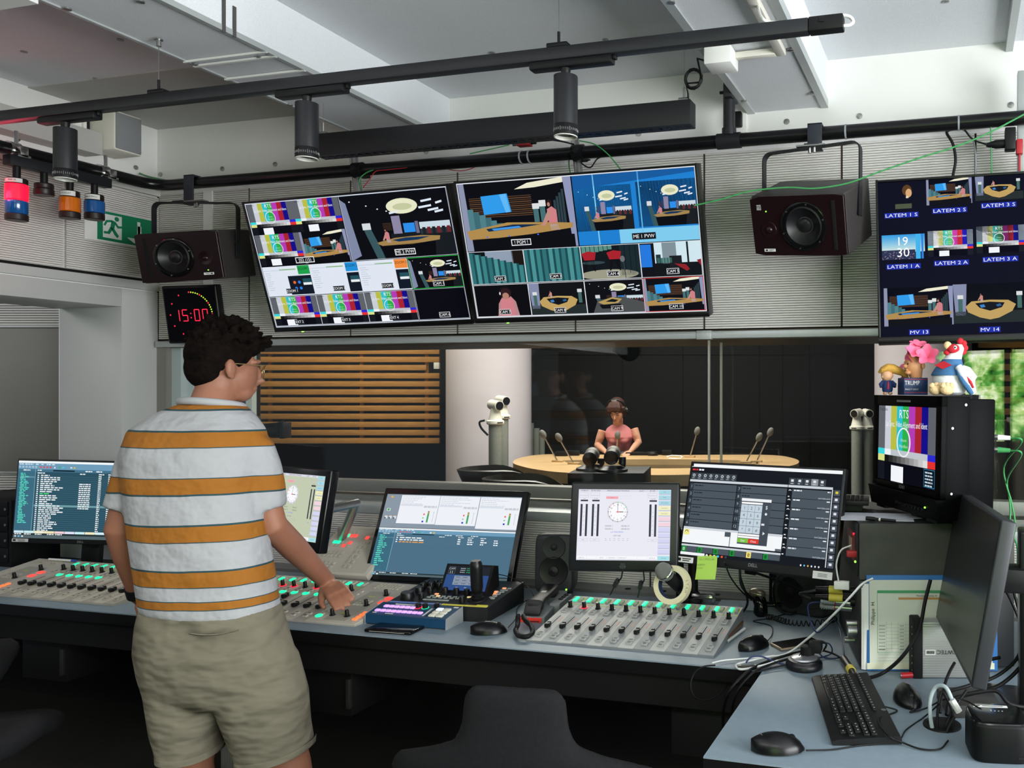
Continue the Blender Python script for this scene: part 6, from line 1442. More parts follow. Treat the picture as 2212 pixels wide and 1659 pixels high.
b = B(); b.loft([[(x + .0 * rz_, y_ * math.cos(a), z + rz_ * math.sin(a)) for a in [2 * PI * j / 14 for j in range(14)]] for x, z, y_, rz_ in ((-.028, .070, .004, .003), (-.02, .076, .016, .010), (.0, .083, .021, .014), (.02, .080, .019, .015), (.045, .070, .013, .012), (.062, .055, .008, .012), (.068, .042, .002, .004))]); b.build('hair', blond, tr)
f0 = on_top(1968, 2.545)
bx = thing('bust_figure', 'bust figure on a navy box reading TRUMP, wearing a crown of pink flowers', 'figurine', (f0.x, f0.y, ZT), YAW + .12)
b = B(); b.box((.012, .02, .026), (.075, .06, .052), .002); b.build('box_base', mat('navy_card_box', '#17305a', .5), bx)
RXm = Matrix.Translation((-.023, -.0108, .030)) @ Matrix.Rotation(PI / 2, 4, 'X'); b = B(); add_text(b, 'TRUMP', RXm, .013, 'L', width=.046); add_text(b, 'MAKE IT GREAT', Matrix.Translation((-.022, -.0108, .015)) @ Matrix.Rotation(PI / 2, 4, 'X'), .0045, 'L', width=.042); b.build('lettering', label_w, bx); b = B(); b.b2((-.024, -.0108, .0465), (.048, -.0103, .0478)); b.b2((-.024, -.0108, .007), (.048, -.0103, .0082)); b.build('red_line', red_f, bx)
b = B(); hd_ = [(.052, .018, .018, 0), (.062, .021, .022, -.002), (.072, .026, .028, -.006), (.085, .029, .030, -.008), (.10, .030, .031, -.006), (.113, .026, .028, -.002), (.122, .015, .018, 0)]
b.loft([[(.022 + x + rx * math.cos(a), .02 + ry * math.sin(a) * .85, z) for a in [2 * PI * j / 18 for j in range(18)]] for z, rx, ry, x in hd_]); b.sph((-.012, .012, .088), (.008, .006, .007), 10); b.sph((-.009, .012, .076), (.006, .007, .004), 10); b.sph((-.006, .010, .068), (.010, .010, .007), 10); b.sph((-.006, .010, .099), (.006, .012, .004), 10); b.sph((.036, -.006, .088), (.006, .004, .010), 10); b.build('head', mat('tanned_doll_skin', '#c98f62', .45), bx)
b = B(); b.sph((-.0095, .002, .0935), (.0025, .003, .002), 8); b.sph((-.013, .012, .0755), (.003, .005, .0012), 8); b.build('eye_and_lip', ink, bx); b = B(); b.sph((.020, .02, .118), (.032, .028, .010), 14); b.build('hair', blond, bx)
def petal(b, M, l, wv):
    rows = []
    for i in range(7):
        u = i / 6; ww = wv * math.sin(PI * min(1, u * .85 + .08)) ** .8; z = .35 * l * math.sin(u * 1.9)
        rows.append([Vector((k * ww, u * l, z + .25 * ww * abs(k))) for k in (-1, -.5, 0, .5, 1)] + [Vector((k * ww, u * l, z + .25 * ww * abs(k) - .0012)) for k in (1, .5, 0, -.5, -1)])
    b.loft([[M @ p for p in r] for r in rows])
for k, (fx, fy, fz, s_, tx, tz) in enumerate(((-.002, .0, .122, .034, -1.0, .3), (.05, -.006, .112, .042, -1.2, -.4), (.024, .01, .138, .034, -.4, .1), (-.012, .02, .108, .03, -1.1, 1.0))):
    b = B()
    for i in range(5): petal(b, Matrix.Translation((fx, fy, fz)) @ Matrix.Rotation(tz, 4, 'Z') @ Matrix.Rotation(-tx, 4, 'X') @ Matrix.Rotation(2 * PI * i / 5, 4, 'Z') @ Matrix.Rotation(.35, 4, 'X'), s_, s_ * .36)
    b.build('pink_flower', pinkp, bx)
f1 = on_top(1953, 2.62); dl = thing('pink_doll', 'small pink doll half hidden between the troll doll and the flower-crowned bust', 'doll', (f1.x, f1.y, ZT), YAW)
b = B(); b.loft([[(rx * math.cos(a), rx * math.sin(a), z) for a in [2 * PI * j / 14 for j in range(14)]] for z, rx in ((0, .02), (.03, .02), (.05, .014), (.058, .006))]); b.build('dress', pinkp, dl); b = B(); b.sph((0, 0, .072), (.0155, .015, .017), 14); b.build('head', mat('pale_doll_skin', '#e5c3b8', .5), dl); b = B(); b.sph((.004, .005, .080), (.019, .017, .018), 14); b.build('hair', pinkp, dl); b = B(); b.sph((-.012, -.008, .073), .003, 8); b.sph((-.002, -.0145, .073), .003, 8); b.build('eyes', ink, dl)
f0 = on_top(2048, 2.50)
ro_ = thing('plush_rooster', 'white plush rooster with blue vest and red comb sitting on the broadcast monitor', 'plush toy', (f0.x, f0.y, ZT), YAW)
b = B(); b.loft([[(x + rx * math.cos(a), .0 + ry * math.sin(a), z) for a in [2 * PI * j / 22 for j in range(22)]] for z, rx, ry, x in ((.0, .022, .03, .012), (.008, .042, .044, .010), (.03, .052, .05, .006), (.055, .050, .047, .004), (.08, .038, .036, .004), (.10, .028, .028, .010), (.12, .024, .024, .018), (.138, .021, .022, .026), (.150, .013, .014, .028))]); b.build('plush_body', white_f, ro_)
b = B(); b.loft([[(x + rx * math.cos(a), ry * math.sin(a), z) for a in [2 * PI * j / 22 for j in range(22)]] for z, rx, ry, x in ((.058, .052, .050, .003), (.062, .0525, .050, .003), (.082, .041, .040, .004), (.10, .031, .031, .010), (.106, .0285, .028, .012))], cap=False); b.build('vest', blue_f, ro_)
b = B(); Mb = Matrix.Translation((-.022, -.030, .088)) @ Matrix.Rotation(-.55, 4, 'Z') @ Matrix.Rotation(PI / 2 - .45, 4, 'X'); b.prism([(-.026, 0), (0, .013), (.026, 0), (0, -.013)], 0, .0015, Mb); b.build('red_badge', red_f, ro_)
b = B(); b.sph((.012, -.014, .136), (.020, .014, .015), 14); b.sph((-.006, -.010, .126), (.010, .008, .008), 10); b.build('red_mask', red_f, ro_); b = B(); b.sph((-.004, -.012, .146), (.012, .009, .013), 12, rot=(0, -.5, 0)); b.build('beak', beige_f, ro_); b = B(); b.sph((.014, -.0265, .140), (.005, .003, .006), 10); b.build('eye_white', white_p, ro_); b = B(); b.sph((.013, -.0292, .140), (.0025, .0018, .003), 8); b.build('pupil', ink, ro_)
b = B(); 
for x, z, r in ((.046, .128, .009), (.050, .140, .010), (.046, .153, .010), (.036, .160, .010)): b.sph((x, 0, z), (r, .008, r), 12)
b.build('comb', red_f, ro_)
b = B(); b.tube([(.018, -.044, .085), (.030, -.052, .06), (.046, -.054, .035), (.062, -.050, .008)], [.010, .017, .018, .008], 14); b.build('near_wing', white_f, ro_); b = B(); b.tube([(.012, -.050, .075), (.022, -.060, .05), (.038, -.063, .026), (.054, -.058, .004)], [.003, .008, .009, .006], 10); b.build('wing_blue_edge', blue_f, ro_); b = B(); b.tube([(.034, -.066, .058), (.046, -.070, .038), (.056, -.066, .022)], [.002, .005, .003], 8); b.build('wing_red_stripe', red_f, ro_); b = B(); b.tube([(.04, .03, .085), (.06, .035, .07), (.075, .03, .05), (.07, .03, .03)], [.01, .02, .02, .01], 12); b.build('far_wing', white_f, ro_)
for i, (x, y) in enumerate(((-.045, -.035), (-.018, -.055))): 
    b = B(); b.sph((x, y, .017), (.021, .016, .017), 14); b.sph((x - .012, y - .006, .028), (.009, .008, .009), 10); b.sph((x + .012, y - .006, .028), (.009, .008, .009), 10); b.sph((x, y - .006, .03), (.008, .008, .008), 10); b.build('foot', beige_f, ro_)

# ---------------------------------------------------------------- keyboard and the small things of the right desk
Kp = onz(1798, 1608, DZ + .004); far = onz(1757, 1465, DZ + .02)
dK = (Vector((far.x, far.y, 0)) - Vector((Kp.x, Kp.y, 0))); KL = .425; dK.normalize()
KM = Matrix.Translation((Kp.x, Kp.y, DZ)) @ Matrix.Rotation(math.atan2(-dK.y, -dK.x), 4, 'Z')     # x = towards the number pad, y = towards the top row
KM = Matrix.Translation(KM.to_translation() + dK * KL) @ KM.to_3x3().to_4x4()
kb = thing('keyboard', 'black computer keyboard lying lengthways on the right part of the desk', 'keyboard', mtx=KM)
kbm = mat('black_keyboard_case', '#131415', .55, spec=.2)
b = B(); b.loft([[(x, y, z) for y, z in ((0, .002), (0, .010), (.012, .014), (.128, .020), (.152, .022), (.156, .016), (.156, .004))] for x in (0, KL)]); b.build('case', kbm, kb, sm=20)
keycap = mat('black_keycap', '#161718', .45, spec=.2)
ky = {}
def key(x, y, wv, dv=.0155):
    kk_ = (round(wv, 4), dv)
    p = (x, y, .0135 + (y - .012) * .055)
    if kk_ not in ky:
        b = B(); b.box((0, 0, .003), (wv - .0022, dv - .0022, .006), .0014, 2); b.m = 1; b.box((-wv * .12, .001, .0062), (min(.004, wv * .3), .003, .0003)); o = b.build('key', [keycap, mat('grey_key_legend', '#8f9294', .6)], kb); o.location = p; ky[kk_] = o
    else: dup(ky[kk_], kb, p)
U = .0176
rows = [(.024, [1.3, 1.2, 1.2, 6.2, 1.2, 1.2, 1.2, 1.5]), (.041, [1.3] + [1] * 11 + [2.7]), (.058, [1.8] + [1] * 11 + [2.2]), (.075, [1.5] + [1] * 12 + [1.5]), (.092, [1] * 13 + [2])]
for y, ws_ in rows:
    x = .012
    for q in ws_: key(x + q * U / 2, y + .004, q * U); x += q * U
for i in range(15): key(.012 + U * (i + .5), .122, U, .011)
for r, n in ((0, 3), (1, 1), (3, 3), (4, 3)):
    for c in range(3):
        if r == 1 and c != 1: continue
        key(.287 + U * (c + .5), rows[r][0] + .004, U)
for r in range(5):
    for c in range(4):
        if c == 3 and r in (0, 2): continue
        if r == 0 and c == 1: continue
        key(.348 + U * (c + .5) * .98, rows[r][0] + .004, U * .98)
b = B(); b.lathe([(.0065, 0), (.0065, .0008), (0, .0008)], 20, Matrix.Translation((.27, .145, .0215))); b.build('round_emblem', mat('grey_emblem2', '#4d5052', .4), kb)

dk = onz(2120, 1600, DZ); dkc = Vector((.083, 1.945, DZ))
dock = thing('docking_station', 'black rounded cube dock with a white label strip at the front right corner', 'dock', dkc, YAW - .1)
sq_ = lambda r, e=.42: [(r * math.copysign(abs(math.cos(a)) ** e, math.cos(a)), r * math.copysign(abs(math.sin(a)) ** e, math.sin(a))) for a in [2 * PI * j / 48 for j in range(48)]]
b = B(); b.loft([[(x, y, z) for x, y in sq_(r)] for z, r in ((0, .060), (.004, .064), (.075, .064), (.080, .062), (.081, .061))]); b.build('dock_body', mat('black_dock_shell', '#0a0b0c', .45, spec=.15), dock, sm=40)
b = B(); b.loft([[(x, y, z) for x, y in sq_(r)] for z, r in ((.0812, .0605), (.084, .059), (.0845, .056))]); b.build('dock_top', blk_gloss, dock)
b = B(); b.b2((-.045, .035, .0846), (.03, .046, .0852)); b.m = 1; b.b2((-.04, .039, .0852), (-.03, .043, .0855)); b.b2((-.025, .039, .0852), (.02, .0415, .0855)); b.build('label_strip', [label_w, ink], dock)
b = B(); b.b2((.03, -.0648, .012), (.042, -.0632, .017)); b.build('port', slot_m, dock)
b = B()
for i in range(4): b.b2((-.012 + .008 * i, .012, .0845), (-.009 + .008 * i, .016 + .004 * (i == 0), .0849))
b.build('symbols', mat('pale_symbols', '#8a8c8e', .5), dock)
gr = onz(2035, 1567, DZ)
t = thing('cable_grommet', 'round black cable hole ring in the desk with cables coming out', 'grommet', gr)
b = B(); b.lathe([(.045, 0), (.044, .004), (.034, .005), (.030, .001)], 32, cap=False); b.m = 1; b.lathe([(.032, .0012), (0, .0012)], 24, cap=False); b.build('ring', [blk, felt], t)
bt0 = onz(1946, 1466, DZ); b = B(); d_ = Vector((.9, .42, 0)).normalized(); p = Vector((bt0.x, bt0.y, DZ + .0085)); b.cyl(p, p + d_ * .045, .008, n=18); b.m = 1; b.cyl(p - d_ * .001, p, .0072, n=18); b.cyl(p - d_ * .0025, p, .0028, n=12); tag(b.build('battery', [mat('red_battery_sleeve', '#a51f28', .35), steel]), 'small red battery lying beside the ribbed silver unit', 'battery')
tc = thing('thin_computer', 'flat grey computer box under the dark display, left of its stand', 'computer', onz(2040, 1530, DZ))
pc0 = Vector((-.03, 2.12, DZ)); b = B(); b.box((pc0.x + .055, pc0.y + .07, DZ + .016), (.13, .13, .03), .003, rot=(0, 0, YAW)); b.build('computer_case', mat('grey_brown_case', '#3a3937', .5), tc, world=True)
# gooseneck talkback mic, tape roll and hand mic
tm = thing('table_microphone', 'silver mesh hand microphone standing behind the grey console in a clip', 'microphone', onz(1475, 1300, DZ))
h_ = cp(1435, 1235, 2.60); tl_ = cp(1478, 1281, 2.68); ax_ = (tl_ - h_).normalized()
q = Vector((0, 0, 1)).rotation_difference(-ax_).to_matrix().to_4x4(); MM = Matrix.Translation(h_) @ q
b = B(); b.lathe([(.0, .032), (.012, .029), (.022, .020), (.0265, .006), (.0265, -.004), (.023, -.018), (.020, -.024)], 26, MM, cap=False); b.build('mesh_head', mat('silver_mesh', '#8f928a', .4, .8, bump=1.0, bs=700), tm, world=True)
b = B(); b.lathe([(.0265, .002), (.0285, .0), (.0285, -.006), (.0265, -.008)], 26, MM, cap=False); b.build('chrome_ring', chrome, tm, world=True); b = B(); b.lathe([(.021, -.022), (.020, -.03), (.0165, -.10), (.014, -.13), (0, -.13)], 22, MM); b.build('mic_body', blk_matt, tm, world=True)
fb = onz(1500, 1300, DZ); e_ = h_ + ax_ * .10; b = B(); b.tube(spline([e_, e_ + Vector((.01, .01, -.03)), Vector((fb.x - .02, fb.y - .08, DZ + .03)), Vector((fb.x - .02, fb.y - .08, DZ + .01))], 6), .009, 12); b.box((fb.x - .02, fb.y - .08, DZ + .012), (.12, .07, .022), .004); b.build('mic_stand', blk, tm, world=True)
tp = h_ + ax_ * .052 + Vector((.0, 0, -.014))
b = B(); nrm = (-FW * .9 + RT * -.35 + UP * .22).normalized(); q2 = Vector((0, 0, 1)).rotation_difference(nrm).to_matrix().to_4x4(); MT = Matrix.Translation(tp) @ q2
b.lathe([(.043, -.012), (.060, -.012), (.060, .012), (.043, .012)], 40, MT, cap=False); b.m = 1; b.lathe([(.043, .012), (.0415, .012), (.0415, -.012), (.043, -.012)], 40, MT, cap=False); b.m = 2
for i, ch in enumerate('STAH'):
    a = .2 - .2 * i; add_text(b, ch, MT @ Matrix.Translation((.0515 * math.cos(a), .0515 * math.sin(a), .0126)) @ Matrix.Rotation(a - PI / 2, 4, 'Z'), .008, 'C')
tag(b.build('tape_roll', [mat('cream_masking_tape', '#cfc9a4', .6), mat('navy_tape_core', '#22304f', .6), mat('pencil_writing', '#77725c', .7)]), 'roll of cream masking tape hung on the silver hand microphone', 'tape')
gn = thing('gooseneck_microphone', 'black gooseneck microphone bending up under the wide dial pad display', 'microphone', onz(1790, 1318, DZ))
g_pts = [cp(1612, 1233, 2.80), cp(1640, 1240, 2.82), cp(1690, 1258, 2.86), cp(1740, 1278, 2.90), cp(1795, 1285, 2.93), onz(1820, 1300, .78), onz(1822, 1308, .745)]
b = B(); b.tube(spline(g_pts, 8), .0042, 10); b.build('gooseneck', rubber, gn, world=True); b = B(); b.tube([g_pts[0] - Vector((.004, 0, 0)), g_pts[0], cp(1632, 1238, 2.815)], [.008, .0105, .008], 14); b.build('capsule', blk_matt, gn, world=True)
b = B(); p = onz(1822, 1306, DZ); b.lathe([(.03, 0), (.03, .008), (.012, .014), (0, .014)], 22, Matrix.Translation(p)); b.build('mic_base', blk, gn, world=True)
hs = thing('telephone_receiver', 'dark receiver with metallic top standing behind the grey console', 'receiver', onz(1643, 1328, DZ)); hc = onz(1643, 1330, DZ)
b = B(); b.tube([(hc.x - .004, hc.y, DZ), (hc.x, hc.y, DZ + .01), (hc.x, hc.y, DZ + .04), (hc.x - .01, hc.y + .01, DZ + .06), (hc.x - .022, hc.y + .02, DZ + .075)], [.02, .026, .024, .024, .016], 18); b.build('receiver_body', blk_gloss, hs, world=True); b = B(); b.sph((hc.x - .014, hc.y + .012, DZ + .075), (.032, .024, .018), 16, rot=(0, .2, 0)); b.build('metallic_top', mat('warm_grey_metal', '#8f8574', .3, .8), hs, world=True)
cpts = [onz(1655, 1332, .76), onz(1675, 1335, .752), onz(1700, 1343, .75), onz(1740, 1347, .75), onz(1790, 1342, .755), onz(1805, 1335, .76)]
sp = spline(cpts, 12); pts = []
for i in range((len(sp) - 1) * 8):
    f = i / 8; k = int(f); p = sp[k].lerp(sp[min(k + 1, len(sp) - 1)], f - k); d = (sp[min(k + 1, len(sp) - 1)] - sp[k]).normalized(); x_ = Vector((0, 0, 1)).cross(d).normalized(); y_ = d.cross(x_); a = i * 2 * PI / 22; pts.append(p + (x_ * math.cos(a) + y_ * math.sin(a)) * .0085)
b = B(); b.tube(pts, .0019, 6); b.build('coiled_lead', rubber, hs, world=True)
t = thing('paper_sheet', 'crumpled white papers on the desk behind the right end of the grey console', 'papers', onz(1605, 1310, DZ))
b = B(); p = onz(1598, 1308, DZ); b.box((p.x, p.y, DZ + .0015), (.16, .13, .002), rot=(0, 0, .1)); b.box((p.x + .05, p.y - .02, DZ + .006), (.07, .09, .0015), rot=(.06, .1, .5)); b.build('sheets', mat('blue_white_sheet', '#b9c3cb', .5), t, world=True, sm=0)
for i, (pa, pb, r, mats_, lb) in enumerate((((1571, 1386), (1608, 1358), .0050, [white_p, steel], 'white pen lying against the right side of the grey console'), ((1572, 1376), (1604, 1343), .0042, [mat('copper_pen', '#8a5a34', .35, .5), steel], 'copper-brown pen lying beside the white pen'))):
    p = onz(*pa, DZ + r + .012 * i); q = onz(*pb, DZ + r + .012 * i); b = B(); b.cyl(p, q, r, n=14); b.m = 1; b.cyl(p - (q - p).normalized() * .004, p, r * .6, n=10); tag(b.build('pen', mats_), lb, 'pen')
p = onz(1720, 1393, DZ); sm_ = thing('smartphone', 'black smartphone lying under the cables beside the round puck', 'phone', p, math.radians(-48)); b = B(); b.box((0, 0, .004), (.072, .15, .008), .0035, 3); b.build('phone_body', mat('tan_phone_edge', '#9a8a72', .35, .4), sm_); b = B(); b.box((0, 0, .0082), (.066, .14, .0006)); b.build('phone_glass', blk_gloss, sm_)
p = onz(1737, 1442, DZ); pk = thing('intercom_puck', 'round black puck with silver slotted top on the desk corner', 'puck', p)
b = B(); b.lathe([(.050, 0), (.053, .004), (.053, .014), (.049, .020), (.047, .022), (.046, .026), (.034, .028)], 40); b.build('puck_base', mat('black_puck', '#101216', .35), pk); b = B(); b.lathe([(.0395, .026), (.037, .031), (.026, .0355), (0, .0365)], 36); b.build('silver_top', mat('silver_dome', '#8f9297', .3, .7), pk)
b = B()
for i in range(5): b.box((-.012 + .006 * i, 0, .036), (.002, .022, .003))
b.build('slots', slot_m, pk)
b = B(); b.lathe([(.020, .036), (.021, .040), (.020, .058), (.017, .060), (0, .060)], 24, Matrix.Translation((.008, .012, 0))); b.b2((.012, -.004, .042), (.05, .03, .075), .006); b.build('strap_holder', blk_matt, pk); b = B(); add_text(b, 'HOFTIX', Matrix.Translation((.0505, .0, .046)) @ Matrix.Rotation(PI / 2, 4, 'Z') @ Matrix.Rotation(PI / 2, 4, 'X'), .006, 'L'); b.build('lettering', label_w, pk)
ix = thing('inline_connector', 'black inline cable connector with yellow ring lying on the desk', 'connector', onz(1832, 1440, DZ)); p = onz(1822, 1424, DZ + .012); q = onz(1846, 1459, DZ + .012)
b = B(); b.cyl(p, p.lerp(q, .62), .0115, n=16); b.cyl(p.lerp(q, .75), q, .0105, .006, n=14); b.build('connector_shell', mat('gunmetal_shell', '#2a2624', .35, .5), ix, world=True); b = B(); b.cyl(p.lerp(q, .58), p.lerp(q, .76), .0125, n=16); b.build('yellow_ring', yel, ix, world=True)
cable('audio_cable', [q, onz(1870, 1465, .75), onz(1910, 1452, .752), ony(1952, 1415, 2.36), ony(1985, 1360, 2.37), ony(1998, 1300, 2.385), ony(2010, 1252, 2.40)], .0052, rubber, 'thick black cable rising across the folder to the rack', n=9)
cable('audio_cable', [p, onz(1800, 1412, .752), onz(1770, 1404, .755), onz(1742, 1405, .78)], .003, rubber, 'black lead between the inline connector and the puck')
# cable tangle of the desk corner
cm = [([(1545, 1437), (1520, 1440), (1500, 1455), (1492, 1480), (1500, 1505), (1525, 1513), (1550, 1502), (1570, 1480)], [.75, .75, .73, .70, .67, .655, .66, .68], .0025, 'black cable drooping in a loop over the front desk edge'),
      ([(1575, 1640), (1562, 1570), (1570, 1505), (1610, 1455), (1650, 1432), (1700, 1415), (1740, 1405)], [.40, .55, .69, .745, .75, .76, .765], .0042, 'black cable running from the desk edge towards the puck'),
      ([(1590, 1640), (1580, 1575), (1588, 1505), (1625, 1455), (1665, 1435), (1715, 1420), (1752, 1410)], [.40, .55, .69, .745, .75, .757, .765], .0036, 'second black cable running beside it from the desk edge'),
      ([(1630, 1452), (1680, 1440), (1720, 1430)], [.746, .748, .755], .0026, 'thin black cable under the white cable near the puck'),
      ([(1600, 1330), (1615, 1300), (1600, 1250), (1598, 1232)], [.745, .80, .92, .97], .004, 'black cable hanging in a bow below the wide display'),
      ([(1598, 1232), (1604, 1270), (1640, 1300), (1690, 1303), (1720, 1300)], [.97, .86, .79, .77, .765], .0042, 'black cable curving from the wide display towards the side-lying speaker'),
      ([(1565, 1215), (1580, 1250), (1610, 1285), (1650, 1308), (1710, 1308)], [1.0, .90, .81, .77, .76], .0026, 'thin black cable beside the sticky note'),
      ([(1690, 1235), (1672, 1265), (1674, 1300), (1690, 1322), (1715, 1325), (1720, 1305), (1690, 1296)], [.95, .86, .79, .755, .75, .762, .77], .004, 'black cable looped behind the telephone receiver'),
      ([(1760, 1395), (1772, 1385), (1785, 1392), (1778, 1405), (1765, 1408)], [.80, .81, .80, .78, .77], .003, 'small black cable bundle tied above the puck')]
for pts_, zs, r, lb in cm: cable('black_cable', [onz(x, y, z) for (x, y), z in zip(pts_, zs)], r, rubber, lb)
def dc(pts): return [cp(x, y, d) for x, y, d in pts]
cb = [([(2030, 1540, 2.02), (2040, 1500, 2.05), (2090, 1482, 2.1), (2150, 1462, 2.12), (2195, 1425, 2.12), (2212, 1380, 2.12)], .0045, 'black cable sweeping from the grommet round the display stand'),
      ([(2045, 1545, 2.02), (2055, 1512, 2.05), (2105, 1497, 2.1), (2160, 1480, 2.1), (2205, 1440, 2.1), (2225, 1400, 2.1)], .005, 'thicker black cable sweeping round the display stand'),
      ([(2038, 1590, 1.98), (2046, 1560, 1.98), (2068, 1520, 2.0), (2088, 1492, 2.03)], .004, 'black cable rising out of the desk grommet'),
      ([(2052, 1592, 1.98), (2058, 1545, 1.98), (2046, 1510, 1.99), (2034, 1495, 2.0), (2026, 1530, 1.99), (2024, 1575, 1.98)], .0036, 'black cable loop standing in the desk grommet'),
      ([(2062, 1548, 1.97), (2046, 1580, 1.96), (2050, 1606, 1.95), (2058, 1625, 1.90)], .0035, 'black cable entering the dock from the left'),
      ([(2140, 1640, 1.84), (2165, 1650, 1.82), (2190, 1630, 1.82), (2215, 1600, 1.82), (2235, 1580, 1.82)], .007, 'thick black cable leaving the dock at the lower right corner'),
      ([(2084, 1500, 2.03), (2150, 1492, 2.02), (2180, 1520, 2.0), (2225, 1530, 2.0)], .005, 'black cable bending over the display base'),
      ([(2150, 1130, 2.3), (2172, 1190, 2.28), (2185, 1260, 2.26), (2203, 1330, 2.25), (2210, 1400, 2.25), (2205, 1470, 2.25)], .0042, 'black cable hanging behind the dark display'),
      ([(2155, 1250, 2.25), (2180, 1290, 2.22), (2205, 1350, 2.2), (2214, 1400, 2.2)], .0036, 'second black cable hanging behind the dark display'),
      ([(2062, 1432, 2.16), (2052, 1450, 2.13), (2042, 1475, 2.1), (2036, 1505, 2.06)], .004, 'black cable dropping from below the dark display'),
      ([(2160, 1420, 2.15), (2132, 1428, 2.14), (2108, 1450, 2.13), (2098, 1480, 2.12)], .0045, 'black cable bundle tied to the display stand')]
for pts_, r, lb in cb: cable('black_cable', dc(pts_), r, rubber, lb)
cable('grey_cable', dc([(2017, 1590, 1.98), (2010, 1550, 1.98), (2010, 1510, 2.0), (2022, 1484, 2.0), (2042, 1484, 1.98), (2056, 1510, 1.96), (2062, 1530, 1.96)]), .0048, mat('pale_blue_grey_sheath', '#a3b0b3', .5), 'pale grey-blue cable arching out of the desk grommet', n=9)
p0 = cp(2056, 1512, 1.955); p1 = cp(2072, 1538, 1.95); b = B(); b.cyl(p0, p1, .008, n=8); tag(b.build('cable_tag', label_w), 'white paper tag wrapped round the pale grey-blue cable', 'tag')
cable('keyboard_cable', [onz(1907, 1525, .755), onz(1938, 1535, .745), onz(1915, 1545, .745), onz(1900, 1548, .763), onz(1898, 1562, .765), onz(1920, 1590, .765), onz(1950, 1604, .748), onz(1990, 1618, .745), onz(2030, 1618, .745), onz(2048, 1600, .745)], .0021, rubber, 'keyboard cable bent round behind the keyboard towards the dock')
cable('white_cable', [onz(1538, 1432, .75), onz(1560, 1427, .748), onz(1590, 1424, .747), onz(1640, 1420, .75), onz(1672, 1416, .752)], .0022, white_c, 'thin white lead joined to the drooping black cable')
cable('blue_cable', [onz(1611, 1432, .75), onz(1622, 1420, .765), onz(1645, 1418, .765), onz(1680, 1432, .75), onz(1720, 1440, .75)], .0025, mat('navy_cable2', '#22325a', .45), 'navy cable crossing the white cable in front of the phone')
kf = onz(1615, 1446, DZ); kn = thing('multi_tool', 'folded black knife with two pale rivets on the desk corner edge', 'knife', (kf.x, kf.y, DZ), .35); b = B(); b.box((0, 0, .006), (.058, .016, .012), .004); b.build('handle', mat('brown_black_handle', '#221e1b', .4), kn); b = B(); b.cyl((-.022, 0, .011), (-.022, 0, .0132), .0035, n=12); rv = b.build('rivet', steel, kn); dup(rv, kn, (.044, 0, 0))
# Elo display leads
for i, (a_, b_) in enumerate((((1345, 1232), (1318, 1285)), ((1390, 1236), (1378, 1290)))):
    p = cp(*a_, 2.66); q = cp(*b_, 2.88); md = p.lerp(q, .5)
    cable('display_lead', [p, p.lerp(q, .3) + Vector((.008, 0, 0)), md, p.lerp(q, .8), q], .0024, rubber, ('left' if i == 0 else 'right') + ' black lead with inline plug hanging below the white clock page display')
    b = B(); d_ = (q - p).normalized(); b.cyl(md - d_ * .028, md + d_ * .028, .008, n=12); tag(b.build('inline_plug', blk), 'black inline plug on the %s lead below the white clock page display' % ('left' if i == 0 else 'right'), 'plug')
# rack at the far left, pen on the left console
lr = thing('equipment_rack', 'black equipment rack cut by the left edge behind the left console', 'rack', onz(8, 1235, DZ)); p = onz(24, 1226, DZ)
b = B(); b.b2((p.x - .45, p.y, DZ), (p.x, p.y + .35, DZ + .30), .004); b.build('rack_frame', blk_matt, lr, world=True)
for i in range(4): b = B(); b.b2((p.x - .44, p.y - .006, DZ + .02 + .07 * i), (p.x - .015, p.y, DZ + .085 + .07 * i), .003); b.build('rack_unit', blk, lr, world=True); b = B(); b.cyl((p.x - .025, p.y - .009, DZ + .05 + .07 * i), (p.x - .025, p.y - .005, DZ + .05 + .07 * i), .006, n=12); b.build('rack_screw', steel, lr, world=True)
p = onz(106, 1208, DZ + .068); q = onz(155, 1211, DZ + .068); b = B(); b.cyl(p, q, .0048, n=12); b.m = 1; b.cyl(q, q + (q - p) * .16, .005, n=12); tag(b.build('pen', [white_p, mat('blue_pen_clip', '#2b4fa8', .4)]), 'white pen with blue end on the back edge of the left console', 'pen')
# tower at right edge
tw = thing('computer_tower', 'dark grey computer case at the right edge behind the cables', 'computer', (.36, 2.45, DZ)); b = B(); b.b2((.30, 2.38, DZ), (.55, 2.75, 1.08), .006); b.build('tower_case', mat('slate_case', '#3f4448', .5), tw, world=True)
pp = onz(2195, 1580, DZ); t = thing('paper_sheet', 'white paper lying at the right edge behind the dock', 'papers', (pp.x, pp.y, DZ)); b = B(); b.box((.0, 0.02, .0012), (.11, .07, .002), rot=(0, 0, .25)); b.build('sheet', white_p, t, sm=0)
# ================================================================ people and chairs
def remeshed(name, b, vox, mats, parent=None, it=6, fac=.5):
    bmesh.ops.recalc_face_normals(b.bm, faces=b.bm.faces)
    me = bpy.data.meshes.new('tmp'); b.bm.to_mesh(me); b.bm.free(); o = bpy.data.objects.new('tmp', me); col.objects.link(o)
    r = o.modifiers.new('r', 'REMESH'); r.mode = 'VOXEL'; r.voxel_size = vox; r.use_smooth_shade = True
    if it: s_ = o.modifiers.new('s', 'SMOOTH'); s_.iterations = it; s_.factor = fac
    dg = bpy.context.evaluated_depsgraph_get(); dg.update()
    m2 = bpy.data.meshes.new_from_object(o.evaluated_get(dg)); m2.name = name
    bpy.data.objects.remove(o); bpy.data.meshes.remove(me)
    m2.materials.clear()
    for m in (mats if isinstance(mats, list) else [mats]): m2.materials.append(m)
    for p in m2.polygons: p.use_smooth = True
    q = bpy.data.objects.new(name, m2); col.objects.link(q); q.parent = parent
    return q
